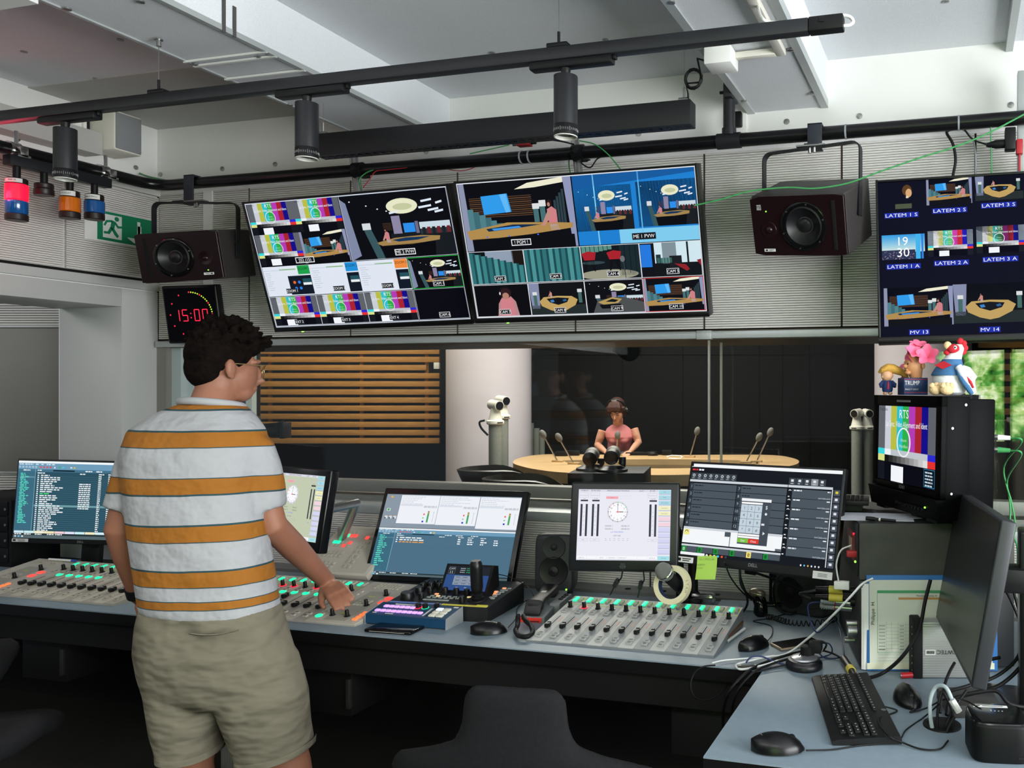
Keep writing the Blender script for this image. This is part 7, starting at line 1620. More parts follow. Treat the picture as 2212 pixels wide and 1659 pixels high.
skin = mat('skin', '#93634e', .5, var=.06, vs=9); skin2 = mat('light_skin', '#c79278', .5, var=.05, vs=9)
hair_m = mat('dark_brown_hair', '#0e0806', .85, spec=.08, var=.6, vs=40, bump=1.0, bs=90)
def hand(b, wrist, d, up, side, L=.17, curl=.35, spread=.12, thumb=1):
    """palm along d, back of the hand towards up; side = towards the thumb"""
    d = d.normalized(); side = (side - d * side.dot(d)).normalized(); up = d.cross(side) if d.cross(side).dot(up) > 0 else side.cross(d)
    k = L / .17
    P = lambda f, s_, u=0: wrist + d * f * k + side * s_ * k + up * u * k
    b.tube([P(-.03, 0), P(.01, 0), P(.035, 0)], [.022 * k, .022 * k, .02 * k], 10)
    for s_ in (-.026, -.009, .009, .026): b.tube([P(.015, s_ * .7), P(.05, s_ * .95), P(.085, s_)], [.014 * k, .0135 * k, .0115 * k], 8)
    for i, (s_, l) in enumerate(((.029, .066), (.010, .075), (-.010, .070), (-.028, .054))):
        pts = [P(.075, s_)]; a = -.08 - curl * .4; f, u = .085, .0
        for seg in (.45, .3, .25): f += l * seg * math.cos(a); u += l * seg * math.sin(a); pts.append(P(f, s_ * (1 + spread * 4 * (f - .075)), u)); a -= curl * (.55 + .12 * i)
        b.tube(pts, [.0098 * k, .0092 * k, .0085 * k, .0072 * k], 8)
    b.tube([P(.012, .024 * thumb), P(.04, .042 * thumb, -.008), P(.068, .052 * thumb, -.018), P(.09, .052 * thumb, -.026)], [.014 * k, .0125 * k, .0105 * k, .008 * k], 8)

# ---------------------------------------------------------------- man in front of the desk, seen from behind
DM = 2.56
def mp(x, y, d=0.0): return cp(x, y, DM + d)
sc_ = DM / FPX
def ring_at(x0, x1, y, dep, d=0.0, n=32, e=.85, tilt=0.0):
    c = mp((x0 + x1) / 2, y, d); hw = abs(x1 - x0) / 2 * sc_
    return [c + RT * (hw * math.copysign(abs(math.cos(a)) ** e, math.cos(a))) + FW * (dep * math.copysign(abs(math.sin(a)) ** e, math.sin(a))) + UP * (tilt * math.cos(a)) for a in [2 * PI * j / n for j in range(n)]]
b = B()
# legs
b.tube([mp(410, 1480), mp(405, 1580, .0), mp(410, 1660, .02), mp(418, 1690, .03)], [.088, .078, .064, .060], 20)
kn_l = mp(418, 1690, .03); ft_l = Vector((kn_l.x, kn_l.y + .02, .07)); b.tube([kn_l, kn_l.lerp(ft_l, .35) - FW * .03, ft_l], [.060, .058, .036], 18)
b.tube([mp(560, 1480), mp(590, 1590, .02), mp(622, 1660, .03), mp(630, 1690, .04)], [.092, .082, .067, .062], 20)
kn_r = mp(630, 1690, .04); ft_r = Vector((kn_r.x + .03, kn_r.y + .0, .07)); b.tube([kn_r, kn_r.lerp(ft_r, .35) - FW * .03, ft_r], [.062, .060, .037], 18)
for ft in (ft_l, ft_r): b.tube([ft + UP * .0 - FW * .02, Vector((ft.x, ft.y, .04)) + FW * .05, Vector((ft.x, ft.y, .03)) + FW * .16], [.038, .036, .026], 14)
b.loft([ring_at(325, 605, 1470, .10), ring_at(318, 600, 1380, .11), ring_at(335, 575, 1290, .10), ring_at(315, 560, 1150, .10, .0), ring_at(300, 560, 1030, .10, .01), ring_at(330, 540, 940, .085, .04), ring_at(400, 510, 885, .06, .07)])
# neck and head
b.tube([mp(452, 905, .07), mp(457, 872, .07), mp(466, 845, .09), mp(474, 815, .10)], [.066, .060, .058, .06], 18)
hf = (FW * .72 + RT * .66 - UP * .12).normalized(); hr = hf.cross(UP).normalized(); hu = hr.cross(hf)   # the head looks away to the right
hc = mp(482, 790, .11)
q4 = Matrix((hr, hf, hu)).transposed().to_4x4()
def hp_(x, y, z): return hc + hr * x + hf * y + hu * z
HM = Matrix.Translation(hc) @ q4
b.T = HM; b.sph((0, -.008, .018), (.076, .094, .088), 24); b.sph((0, .035, -.025), (.062, .066, .080), 20); b.sph((0, .055, -.075), (.045, .042, .035), 16); b.sph((0, .052, -.03), (.058, .045, .055), 16)
b.tube([(0, .094, .010), (0, .112, -.018), (0, .118, -.034), (0, .098, -.042)], [.008, .011, .013, .009], 10); b.tube([(-.02, .094, -.062), (0, .102, -.060), (.02, .094, -.062)], [.005, .007, .005], 8); b.tube([(-.018, .09, -.07), (0, .098, -.071), (.018, .09, -.07)], [.005, .007, .005], 8)
for sx in (-1, 1): b.tube([(sx * .012, .096, .022), (sx * .035, .090, .026), (sx * .052, .072, .02)], [.006, .008, .006], 8); b.sph((sx * .082, -.002, -.012), (.010, .018, .031), 12, rot=(.2, 0, sx * .35)); b.sph((sx * .079, .006, -.035), (.008, .010, .010), 10)
b.T = Matrix()
# arms
shR = mp(538, 972, .035); elR = mp(588, 1135, .06); wrR = onz(708, 1258, .865)
b.tube([shR, shR.lerp(elR, .5), elR, elR.lerp(wrR, .35), wrR], [.044, .046, .043, .042, .028], 18)
tipR = onz(764, 1322, .812); dR = (tipR - wrR); hand(b, wrR + dR.normalized() * .02, dR, UP, -RT + FW * .3, .175, .30)
shL = mp(312, 962, .03); elL = mp(260, 1145, .0); wrL = mp(305, 1292, .10)
b.tube([shL, shL.lerp(elL, .5), elL, elL.lerp(wrL, .35), wrL], [.044, .046, .043, .041, .029], 18)
hand(b, wrL, UP * -.9 + FW * .25 + RT * .15, -RT, FW, .17, .5)
man = remeshed('person', b, .0052, [skin], None, 4)
tag(man, 'man seen from behind in orange-striped white t-shirt reaching over the middle console', 'person')

def stripes():
    m = bpy.data.materials.new('orange_striped_jersey'); m.use_nodes = True; nt = m.node_tree; p = nt.nodes['Principled BSDF']; p.inputs['Roughness'].default_value = .85
    tc = nt.nodes.new('ShaderNodeTexCoord'); sx = nt.nodes.new('ShaderNodeSeparateXYZ'); nt.links.new(tc.outputs['Object'], sx.inputs[0])
    nz = nt.nodes.new('ShaderNodeTexNoise'); nz.inputs['Scale'].default_value = 5; nt.links.new(tc.outputs['Object'], nz.inputs[0])
    ma = nt.nodes.new('ShaderNodeMath'); ma.operation = 'MULTIPLY_ADD'; ma.inputs[1].default_value = .012; nt.links.new(nz.outputs['Fac'], ma.inputs[0]); nt.links.new(sx.outputs['Z'], ma.inputs[2])
    mr = nt.nodes.new('ShaderNodeMapRange'); mr.inputs['From Min'].default_value = .86; mr.inputs['From Max'].default_value = 1.56; nt.links.new(ma.outputs[0], mr.inputs[0])
    rp = nt.nodes.new('ShaderNodeValToRGB'); rp.color_ramp.interpolation = 'CONSTANT'; nt.links.new(mr.outputs[0], rp.inputs[0]); nt.links.new(rp.outputs[0], p.inputs['Base Color'])
    w_, o_, t_ = lin('#a3a4a7'), lin('#965d12'), lin('#1c4046'); st = [(0, w_)]
    for zc in (.907, .984, 1.116, 1.251, 1.386, 1.492):
        h = .010 if zc < .95 else (.0215 if zc < 1.45 else .016)
        st += [(zc - h - .0045, t_), (zc - h, o_), (zc + h, t_ if zc < 1.45 else w_), (zc + h + .0045, w_)]
    e = rp.color_ramp.elements; e[0].position = 0; e[0].color = w_; e[1].position = .999; e[1].color = w_
    for z, c in st[1:]: x = e.new(min(.998, max(.001, (z + .006 - .86) / .70))); x.color = c
    bn = nt.nodes.new('ShaderNodeTexNoise'); bn.inputs['Scale'].default_value = 9; bn.inputs['Detail'].default_value = 3; nt.links.new(tc.outputs['Object'], bn.inputs[0])
    bp = nt.nodes.new('ShaderNodeBump'); bp.inputs['Strength'].default_value = .7; bp.inputs['Distance'].default_value = .035; nt.links.new(bn.outputs['Fac'], bp.inputs['Height']); nt.links.new(bp.outputs[0], p.inputs['Normal'])
    return m
b = B()
b.loft([ring_at(318, 597, 1322, .128, .0, tilt=-.012), ring_at(314, 590, 1290, .132), ring_at(306, 583, 1240, .130), ring_at(292, 568, 1150, .128), ring_at(280, 560, 1050, .132, .01), ring_at(272, 570, 985, .130, .02), ring_at(285, 570, 930, .115, .04), ring_at(340, 545, 893, .09, .06), ring_at(395, 520, 872, .072, .075)])
b.tube([mp(335, 950, .03), mp(312, 975, .03), mp(300, 1015, .02), mp(286, 1060, .01), mp(272, 1104, .0)], [.052, .064, .067, .064, .062], 22)
b.tube([mp(520, 948, .03), mp(545, 972, .035), mp(557, 1012, .045), mp(566, 1055, .05), mp(569, 1097, .055)], [.052, .064, .067, .066, .066], 22)
remeshed('t_shirt', b, .008, stripes(), man, 12)
b = B()
cn_ = mp(458, 874, .078); b.tube([cn_ + RT * (.088 * math.cos(a)) + FW * (.074 * math.sin(a)) + UP * (-.004 * math.cos(a) - .012 * math.sin(a)) for a in [2 * PI * j / 28 for j in range(28)]], .012, 10, closed=True); b.build('collar', mat('white_collar', '#a3a4a7', .85), man, 60)
# shorts
fab = mat('khaki_cotton', '#736e5f', .9, spec=.1, var=.05, vs=6, bump=.8, bs=6, bd=.045, stretch=(1.2, 1.2, 2.6))
b = B()
b.loft([ring_at(316, 596, 1308, .125), ring_at(308, 606, 1345, .132, 0), ring_at(304, 622, 1400, .138, -.005), ring_at(312, 640, 1450, .135, -.005), ring_at(322, 648, 1490, .125, .0), ring_at(335, 640, 1515, .10, .0)])
b.loft([ring_at(322, 490, 1450, .115), ring_at(330, 490, 1500, .112), ring_at(342, 478, 1570, .108, .0), ring_at(352, 470, 1600, .104, .0), ring_at(358, 468, 1624, .102, .0)])
b.loft([ring_at(450, 634, 1415, .105), ring_at(470, 655, 1500, .118), ring_at(498, 660, 1570, .114, .01), ring_at(515, 665, 1605, .110, .015, tilt=.012), ring_at(526, 669, 1630, .108, .02, tilt=.022)])
sh = remeshed('shorts', b, .007, fab, man, 7)
b = B(); 
for (x0, x1, y, dp, d, tl) in ((357, 469, 1612, .105, .0, 0), (522, 670, 1615, .112, .018, .02)): b.loft([ring_at(x0, x1, y, dp, d, tilt=tl), ring_at(x0 - 1, x1 + 1, y + 2, dp + .001, d, tilt=tl), ring_at(x0, x1, y + 14, dp + .001, d, tilt=tl), ring_at(x0 + 1, x1 - 1, y + 15, dp - .002, d, tilt=tl)], cap=False); b.build('hem', fab, sh) if x0 > 500 else None; b = B() if x0 < 500 and b.build('hem', fab, sh) else b
if b.bm.is_valid and not b.bm.verts: b.bm.free()
pkt = [mp(x, y, -.148) for x, y in ((408, 1368), (440, 1372), (475, 1370), (515, 1361))]; b = B(); b.tube(spline(pkt, 5), .0028, 6); b.build('pocket_welt', fab, sh, 60)

# hair: cap plus many short curls
b = B(HM); b.sph((0, -.016, .032), (.084, .097, .088), 24); b.sph((0, .03, .074), (.076, .074, .048), 20); b.sph((0, -.045, -.01), (.070, .062, .07), 18); b.sph((0, .055, .09), (.06, .05, .035), 16)
rr = random.Random(3)
for i in range(210):
    th = rr.uniform(0, 2 * PI); ph_ = rr.uniform(.05, 1.35); nx, ny, nz_ = math.sin(ph_) * math.cos(th), math.sin(ph_) * math.sin(th), math.cos(ph_)
    p = Vector((nx * .082, .006 + ny * .098, .045 + nz_ * .088)); l = rr.uniform(.014, .030) * (1.0 if nz_ > .3 else .5); t1 = Vector((rr.uniform(-1, 1), rr.uniform(-1, 1), rr.uniform(-.4, .6))) * .016
    n_ = Vector((nx, ny, nz_)); b.tube([p, p + n_ * l * .6 + t1 * .5, p + n_ * l + t1], [.012, .010, .005], 6)
remeshed('hair', b, .0045, hair_m, man, 1)
gl_m = mat('thin_gold_frame', '#a58d62', .3, .9); b = B(HM)
b.tube([(.078, .0, .006), (.074, .05, .010), (.064, .098, .012)], .0016, 6); b.tube([(-.078, .0, .006), (-.074, .05, .010), (-.064, .098, .012)], .0016, 6)
for sx in (-1, 1): b.tube([(sx * .036 + .026 * math.cos(a), .112 - .012 * abs(math.cos(a)) * (1 if math.cos(a) * sx > 0 else 0), -.006 + .023 * math.sin(a)) for a in [2 * PI * j / 20 for j in range(20)]], .0014, 6, closed=True)
b.tube([(-.011, .113, .0), (.011, .113, .0)], .0014, 6); b.build('glasses', gl_m, man, 60)
b = B(); p = wrL - (wrL - elL).normalized() * .03; d_ = (wrL - elL).normalized(); b.cyl(p - d_ * .016, p + d_ * .016, .036, n=24); b.build('wristwatch', blk_matt, man, 60)
for i, ft in enumerate((ft_l, ft_r)):
    b = B(); c = Vector((ft.x, ft.y, 0)); b.loft([[c + FW * (.05 + ly * math.sin(a)) + RT * (lx * math.cos(a)) + UP * z for a in [2 * PI * j / 24 for j in range(24)]] for z, lx, ly in ((0, .045, .145), (.02, .048, .148), (.05, .046, .14), (.075, .040, .10), (.095, .042, .06))]); b.build('shoe', mat('pale_trainer', '#b9b7b0', .6), man, 60)

# ---------------------------------------------------------------- woman behind the studio table
DWm = 8.42; k8 = DWm / FPX
def wp_(x, y, d=0.0): return cp(x, y, DWm + d)
def wring(x0, x1, y, dep, d=0.0, n=24):
    c = wp_((x0 + x1) / 2, y, d); hw = (x1 - x0) / 2 * k8
    return [c + RT * (hw * math.cos(a)) + FW * (dep * math.sin(a)) for a in [2 * PI * j / n for j in range(n)]]
b = B()
b.loft([wring(1312, 1362, 1010, .11, .12), wring(1314, 1362, 975, .10, .10), wring(1315, 1364, 950, .105, .04), wring(1312, 1362, 935, .10, 0), wring(1320, 1354, 922, .07, -.02)])
b.tube([wp_(1335, 925, -.0), wp_(1335, 905, -.10)], [.052, .05], 14)
hcw = wp_(1333, 886, -.17); fw2 = (-FW * .75 - UP * .55 - RT * .15).normalized(); rt2 = fw2.cross(UP).normalized(); up2 = rt2.cross(fw2); HW = Matrix.Translation(hcw) @ Matrix((rt2, fw2, up2)).transposed().to_4x4()
b.T = HW; b.sph((0, -.01, .025), (.074, .088, .085), 20); b.sph((0, .03, -.03), (.060, .058, .075), 18); b.sph((0, .045, -.085), (.036, .032, .028), 12); b.tube([(0, .086, .0), (0, .104, -.03), (0, .09, -.04)], [.008, .012, .009], 8); b.tube([(-.02, .082, -.062), (0, .090, -.06), (.02, .082, -.062)], [.005, .008, .005], 8)
for sx in (-1, 1): b.sph((sx * .03, .078, .005), (.016, .012, .010), 10)
b.T = Matrix()
for (sh_, el, wr, tip, thb) in ((wp_(1302, 930, .0), wp_(1291, 962, .0), wp_(1306, 974, -.26), wp_(1316, 979, -.33), 1), (wp_(1369, 926, .0), wp_(1379, 956, -.02), wp_(1363, 974, -.30), wp_(1353, 982, -.38), -1)):
    b.tube([sh_, sh_.lerp(el, .5), el, el.lerp(wr, .4), wr], [.045, .043, .036, .034, .023], 14); dd = tip - wr; hand(b, wr + dd.normalized() * .02, dd, UP, RT * thb, .16, .25)
for sx in (1322, 1352):
    t0 = wp_(sx, 1010, .12); b.tube([t0, Vector((t0.x, t0.y, .5)), Vector((t0.x, t0.y, .08))], [.085, .06, .04], 14); b.tube([Vector((t0.x, t0.y, .05)) + FW * .03, Vector((t0.x, t0.y, .03)) - FW * .14], [.04, .03], 10)
wo = remeshed('person', b, .0058, [skin2], None, 3)
tag(wo, 'woman in sleeveless pink top bending over the studio table, wearing headphones', 'person')
b = B(); b.loft([wring(1311, 1363, 976, .115, .10), wring(1313, 1365, 955, .118, .05), wring(1308, 1368, 944, .128, .0), wring(1307, 1366, 934, .115, -.01), wring(1311, 1361, 925, .09, -.02), wring(1322, 1350, 917, .062, -.04)]); b.sph(wp_(1327, 948, -.055), .055, 14); b.sph(wp_(1347, 948, -.055), .055, 14); remeshed('sleeveless_top', b, .008, mat('coral_pink_top', '#e08d90', .75, var=.06, vs=8, bump=.5, bs=14), wo, 5)
b = B(); b.loft([wring(1309, 1366, 1035, .13, .12), wring(1309, 1367, 1000, .13, .11), wring(1312, 1366, 972, .118, .10)]); b.build('shorts', mat('patterned_pale_shorts', '#b9aab0', .8, var=.3, vs=30), wo, 60)
b = B(HW); b.sph((0, -.018, .035), (.083, .095, .090), 20); b.sph((0, .012, .055), (.070, .055, .05), 14)
for i in range(9): x = -.06 + .015 * i; b.tube([(x * .7, .02, .105), (x * .95, .066, .078), (x, .084, .05), (x * 1.03, .087, .026 + .009 * (i % 3))], [.014, .012, .009, .005], 8)
for sx in (-1, 1): b.tube([(sx * .07, .01, .05), (sx * .078, .02, -.01), (sx * .07, .02, -.06)], [.026, .02, .01], 10)
remeshed('hair', b, .006, mat('auburn_brown_hair', '#3a2019', .6, var=.3, vs=50), wo, 1)
b = B(HW)
for sx in (-1, 1): b.sph((sx * .03, .088, .002), (.012, .004, .003), 8); b.tube([(sx * .018, .089, .022), (sx * .045, .080, .022)], .003, 6)
b.build('eyelids_and_brows', mat('dark_brow', '#4a2c22', .6), wo); b = B(HW); b.sph((0, .094, -.061), (.018, .004, .005), 10); b.build('lips', mat('lips', '#a8574f', .5), wo)
hpn = thing('headphones', 'black headphones worn by the woman in the studio', 'headphones', mtx=HW)
b = B(); b.tube([(.092 * math.cos(a), -.005, .02 + .105 * math.sin(a)) for a in [PI * j / 14 for j in range(15)]], .011, 8); b.build('headband', blk, hpn)
for sx in (-1, 1): b = B(); b.cyl((sx * .076, 0, .0), (sx * .108, 0, .0), .042, .036, n=18); b.build('ear_cup', blk, hpn); b = B(); b.cyl((sx * .108, 0, 0), (sx * .111, 0, 0), .025, n=16); b.build('ear_cup_cap', steel, hpn)
b = B(); add_text(b, 'SONY', Matrix.Translation((0, .018, .122)) @ Matrix.Rotation(PI, 4, 'Z') @ Matrix.Rotation(PI / 2 - .5, 4, 'X'), .014, 'C'); b.build('lettering', label_w, hpn)

# ---------------------------------------------------------------- task chairs
cl_m = mat('charcoal_wool_upholstery', '#1b1b1d', .95, spec=.15, var=.15, vs=120, bump=.15, bs=500)
def chair(label, loc, rz):
    t = thing('saddle_chair', label, 'chair', (loc.x, loc.y, 0), rz, 'saddle task chairs')
    prof = [(.50, .16, .04), (.54, .24, .055), (.60, .325, .065), (.655, .345, .065), (.69, .325, .06), (.712, .22, .06), (.735, .15, .058), (.77, .132, .055), (.82, .126, .052), (.85, .118, .045), (.866, .10, .022)]
    rings = []
    for z, hw, th in prof:
        n = 17; f = []; bk = []
        for j in range(n):
            u = -1 + 2 * j / (n - 1); x = hw * u; edge = (1 - abs(u) ** 4) ** .5 if abs(u) < 1 else 0; y = -.05 + .62 * x * x + (.06 if z < .6 else 0) * (1 - (z - .5) / .1 if z < .6 else 0); drop = -.10 * max(0, abs(x) - .14) ** 1.2 if z > .6 else 0
            f.append((x, y + th / 2 * edge + .002, z + drop)); bk.append((x, y - th / 2 * edge - .002, z + drop))
        rings.append(bk + f[::-1])
    b = B(); b.loft(rings); remeshed('backrest', b, .010, cl_m, t, 6)
    b = B(); b.loft([[(rx * math.cos(a) * (1 + .25 * math.sin(a)), .12 + ry * math.sin(a), z - .05 * abs(math.cos(a))) for a in [2 * PI * j / 28 for j in range(28)]] for z, rx, ry in ((.44, .16, .17), (.46, .21, .21), (.50, .22, .215), (.525, .18, .18))]); remeshed('seat', b, .012, cl_m, t, 4)
    b = B(); b.tube([(0, -.06, .60), (0, -.07, .50), (0, .0, .43), (0, .12, .43)], .02, 12); b.build('back_arm', blk_metal, t); b = B(); b.cyl((0, .12, .08), (0, .12, .44), .026, n=16); b.build('gas_column', steel, t)
    for i in range(5): a = 2 * PI * i / 5 + .3; b = B(); e_ = Vector((.29 * math.cos(a), .12 + .29 * math.sin(a), .055)); b.tube([(0, .12, .10), (0.5 * e_.x, .12 + .5 * (e_.y - .12), .09), e_], [.03, .024, .018], 10); b.build('foot_arm', alu, t); b = B(); b.cyl(e_ + Vector((-.01, 0, -.028)), e_ + Vector((.01, 0, -.028)), .027, n=16); b.build('castor', blk, t)
    return t
cc0 = cp(1128, 1475, 1.95); chair('charcoal saddle chair with winged back in front of the desk, at the bottom centre', Vector((cc0.x, cc0.y, 0)), math.radians(6))
cc1 = cp(-150, 1500, 2.6); chair('charcoal saddle chair cut by the left edge, turned sideways', Vector((cc1.x, cc1.y, 0)), math.radians(-70))
# ================================================================ the radio studio behind the glass
wood = mat('warm_oak_slat', '#a9793f', .55, var=.16, vs=6, stretch=(1, 8, 8)); oak = mat('pale_oak_table', '#b99a70', .4, var=.10, vs=3, stretch=(1.5, 10, 10)); feltg = mat('grey_green_wool_felt', '#7d8078', .95, var=.22, vs=160, bump=.5, bs=300)
def L(px, d): return (px - PPX) / FPX * d
def Z(py, d): return CAMH - (py - HOR) / FPX * d
def slats(name, label, x0, x1, d, ys, hh, battens, short=None):
    t = thing(name, label, 'slat screen', TS @ Vector(((L(x0, d) + L(x1, d)) / 2, d, Z(ys[-1], d))), YAW)
    for i, y in enumerate(ys):
        b = B(TS); xe = x1 - (28 if short == i else 0); b.b2((L(x0, d), d - .02, Z(y, d) - hh / 2), (L(xe, d), d + .02, Z(y, d) + hh / 2), .003); b.build('slat', wood, t, world=True)
    for x in battens: b = B(TS); b.b2((L(x, d) - .018, d + .02, Z(ys[-1], d)), (L(x, d) + .018, d + .05, Z(ys[0], d) + .05)); b.build('batten', wood, t, world=True)
    return t
ys13 = [741.8] + [759.2 + 17.52 * i for i in range(12)]
slats('wooden_slat_screen', 'long warm wooden slat screen on the studio wall left of the column', 470, 950, 9.4, ys13, .060, (580, 779, 920), 3)
slats('wooden_slat_screen', 'wooden slat screen at the right edge behind the glass', 2112, 2330, 8.6, [745 + 24 * i for i in range(8)], .062, (2190,))
colm = mat('white_plaster_column', '#cfc7cd', .6, var=.03, vs=2)
def column(label, x0, x1, d):
    c = TS @ Vector((L((x0 + x1) / 2, d), d + .3, 0)); b = B(); b.cyl(c, c + UP * 3.3, (L(x1, d) - L(x0, d)) / 2 * (d + .3) / d, n=48); tag(b.build('column', colm, None, 60), label, 'column')
column('wide round white column beside the wooden slat screen', 950, 1128, 8.9)
column('pale round column behind the rooster toy at the right', 1905, 2110, 8.4)
bp_ = cp(955, 790, 9.38); b = B(TS); b.b2((L(938, 9.38), 9.36, Z(797, 9.38)), (L(950, 9.38), 9.40, Z(783, 9.38)), .003); tag(b.build('wall_switch', white_p), 'small white switch plate at the right end of the third slat', 'switch')
dp = thing('studio_display', 'dim blue display panel seen at the left end of the studio window', 'display', TS @ Vector((L(440, 8.6), 8.6, 1.0)), YAW)
b = B(); b.b2((-.7, 0, .05), (.55, .06, 1.35), .01); b.build('display_frame', blk, dp); s = S(1.2, 1.24, '#1d2c55', Matrix.Translation((-.075, -.002, .70))); s.build('screen', dp, screen_mat('dim_blue_screen', .55))
for i, (x0, x1, yt) in enumerate(((1120, 1139, 904), (1137, 1153, 914), (1151, 1166, 925), (1164, 1177, 936))):
    c = TS @ Vector((L((x0 + x1) / 2, 9.85), 9.85, 0)); b = B(); b.cyl(c, Vector((c.x, c.y, Z(yt, 9.85))), (x1 - x0) / 2 * 9.85 / FPX, n=24); o = tag(b.build('felt_tube', feltg, None, 60), ('tallest of the four grey felt tubes', 'second tallest of the four grey felt tubes', 'third tallest of the four grey felt tubes', 'shortest of the four grey felt tubes')[i] + ' right of the white column', 'acoustic tube', 'stepped felt tubes')
for i, (x, yt, rr_) in enumerate(((2140, 908, 33), (2206, 902, 30))):
    c = TS @ Vector((L(x, 7.4), 7.4, 0)); b = B(); b.cyl(c, Vector((c.x, c.y, Z(yt, 7.4))), rr_ * 7.4 / FPX, n=28); tag(b.build('felt_tube', mat('brown_grey_felt', '#6a645a', .95, bump=.5, bs=300), None, 60), ('wide brown-grey felt tube left of another at the right edge', 'wide brown-grey felt tube nearest the right edge')[i], 'acoustic tube', 'wide felt tubes at the right edge')
# pan-tilt cameras on felt posts
def ptz(label, c, rz, body, k=1.0, cable_=False):
    t = thing('studio_camera', label, 'camera', c, rz)
    b = B(); b.lathe([(.075 * k, 0), (.085 * k, .01 * k), (.085 * k, .035 * k), (.06 * k, .05 * k)], 26); b.build('camera_base', body, t)
    b = B(); b.loft([[(rx * k * math.cos(a), ry * k * math.sin(a), z * k) for a in [2 * PI * j / 20 for j in range(20)]] for z, rx, ry in ((.045, .07, .06), (.10, .055, .05), (.16, .042, .045), (.20, .035, .035))]); b.build('yoke', body, t)
    b = B(); b.cyl((0, .07 * k, .195 * k), (0, -.075 * k, .185 * k), .05 * k, n=24); b.build('camera_head', body, t)
    b = B(); b.cyl((0, -.074 * k, .185 * k), (0, -.082 * k, .1845 * k), .041 * k, n=24); b.build('lens', blk_gloss, t); b = B(); b.b2((-.03 * k, -.0865 * k, .015 * k), (.03 * k, -.084 * k, .025 * k)); b.build('dark_strip', blk, t)
    return t
for i, (x, yt, d, r, lb, rz, k) in enumerate(((1070, 917, 7.7, 14, 'nearer white studio camera of the left pair before the white column', 62, .93), (1085, 905, 8.1, 13, 'farther white studio camera of the left pair, higher and half hidden', 62, .93), (1851, 928, 8.0, 12, 'white studio camera at the left of the right pair', -18, .82), (1873, 928, 8.05, 12, 'white studio camera at the right of the right pair', 28, .82))):
    c = TS @ Vector((L(x, d), d, 0)); zt = Z(yt, d); b = B(); b.cyl(c, Vector((c.x, c.y, zt)), r * d / FPX, n=28)
    tag(b.build('felt_post', feltg, None, 60), 'grey felt post carrying the ' + lb.split(',')[0].replace(' before the white column', ''), 'post', 'felt camera posts')
    ptz(lb, Vector((c.x, c.y, zt)), math.radians(rz), cream_p, k)
cable('black_cable', [cp(1047, 908, 7.6), cp(1036, 912, 7.6), cp(1040, 925, 7.62), cp(1054, 940, 7.65)], .010, rubber, 'thick black cable behind the nearer white camera')
# table
TZs = .90
tb = thing('studio_table', 'large curved oak studio table with sunken dark centre', 'table', TS @ Vector((-.7, 7.2, 0)), YAW)
out = [(-1.945, 7.6), (-1.86, 7.2), (-1.68, 6.86), (-1.52, 6.64), (-1.31, 6.44), (-.97, 6.30), (-.486, 6.23), (-.07, 6.37), (.256, 6.66), (.50, 7.0), (.59, 7.35), (.57, 7.72), (.414, 8.08), (.009, 8.15), (-.618, 8.10), (-1.25, 8.16), (-1.78, 8.2), (-1.93, 7.95)]
inn = [(-1.48, 7.45), (-1.38, 7.2), (-1.25, 7.03), (-1.12, 6.90), (-1.0, 6.82), (-.8, 6.77), (-.486, 6.75), (-.15, 6.82), (.05, 6.95), (.18, 7.08), (.24, 7.2), (.22, 7.35), (.15, 7.45), (-.05, 7.55), (-.6, 7.62), (-1.0, 7.6), (-1.3, 7.56), (-1.44, 7.52)]
def closed(p, n=5):
    N = len(p); o = []
    for i in range(N):
        a, b_, c, d = (Vector((*p[(i + k) % N], 0)) for k in (-1, 0, 1, 2))
        for j in range(n): t = j / n; o.append(.5 * ((2 * b_) + (c - a) * t + (2 * a - 5 * b_ + 4 * c - d) * t * t + (3 * b_ - a - 3 * c + d) * t ** 3))
    return o
O, I = closed(out), closed(inn); b = B(TS)
b.loft([[Vector((p.x, p.y, z)) for p in q] for q, z in ((I, TZs - .06), (I, TZs), (O, TZs), (O, TZs - .085), (I, TZs - .085))], cap=False); b.build('table_ring', oak, tb, world=True, sm=25)
b = B(TS); b.quad([]) if False else b.loft([[Vector((p.x, p.y, z)) for p in I] for z in (TZs - .09, TZs - .05)]); b.build('sunken_centre', blk_gloss, tb, world=True)
for x, y in ((-1.35, 6.9), (-.5, 6.6), (.1, 7.0), (-1.4, 7.8), (0, 7.8)): b = B(TS); b.b2((x - .05, y - .05, 0), (x + .05, y + .05, TZs - .085), .01); b.build('table_leg', blk, tb, world=True)
for x, y in ((-1.72, 6.86), (-1.42, 6.52)): b = B(TS); b.tube([(x, y, TZs - .14), (x - .22, y - .02, TZs - .14), (x - .22, y - .02, TZs - .08)], .012, 8); b.b2((x - .02, y - .04, TZs - .16), (x + .03, y + .04, TZs - .085)); b.build('hook_arm', blk, tb, world=True)
def smic(x0, y0, x1, y1, d, label):
    d1 = (CAMH - TZs) * FPX / (y1 - HOR); p0 = cp(x1, y1, d1); tip = cp(x0, y0, d1 - .05)
    t = thing('studio_microphone', label, 'microphone', p0, 0, 'studio table microphones'); v = (tip - p0).normalized()
    b = B(); b.tube([p0, p0.lerp(tip, .9)], .006, 8); b.build('stem', steel, t, world=True); q = Vector((0, 0, 1)).rotation_difference(v).to_matrix().to_4x4()
    b = B(Matrix.Translation(tip) @ q); b.sph((0, 0, 0), (.027, .027, .042), 16); b.build('foam_windshield', mat('grey_foam', '#6c6a66', .95), t, world=True); b = B(); b.box((p0.x, p0.y, TZs + .008), (.10, .04, .016), .003); b.build('mic_base', oak, t, world=True)
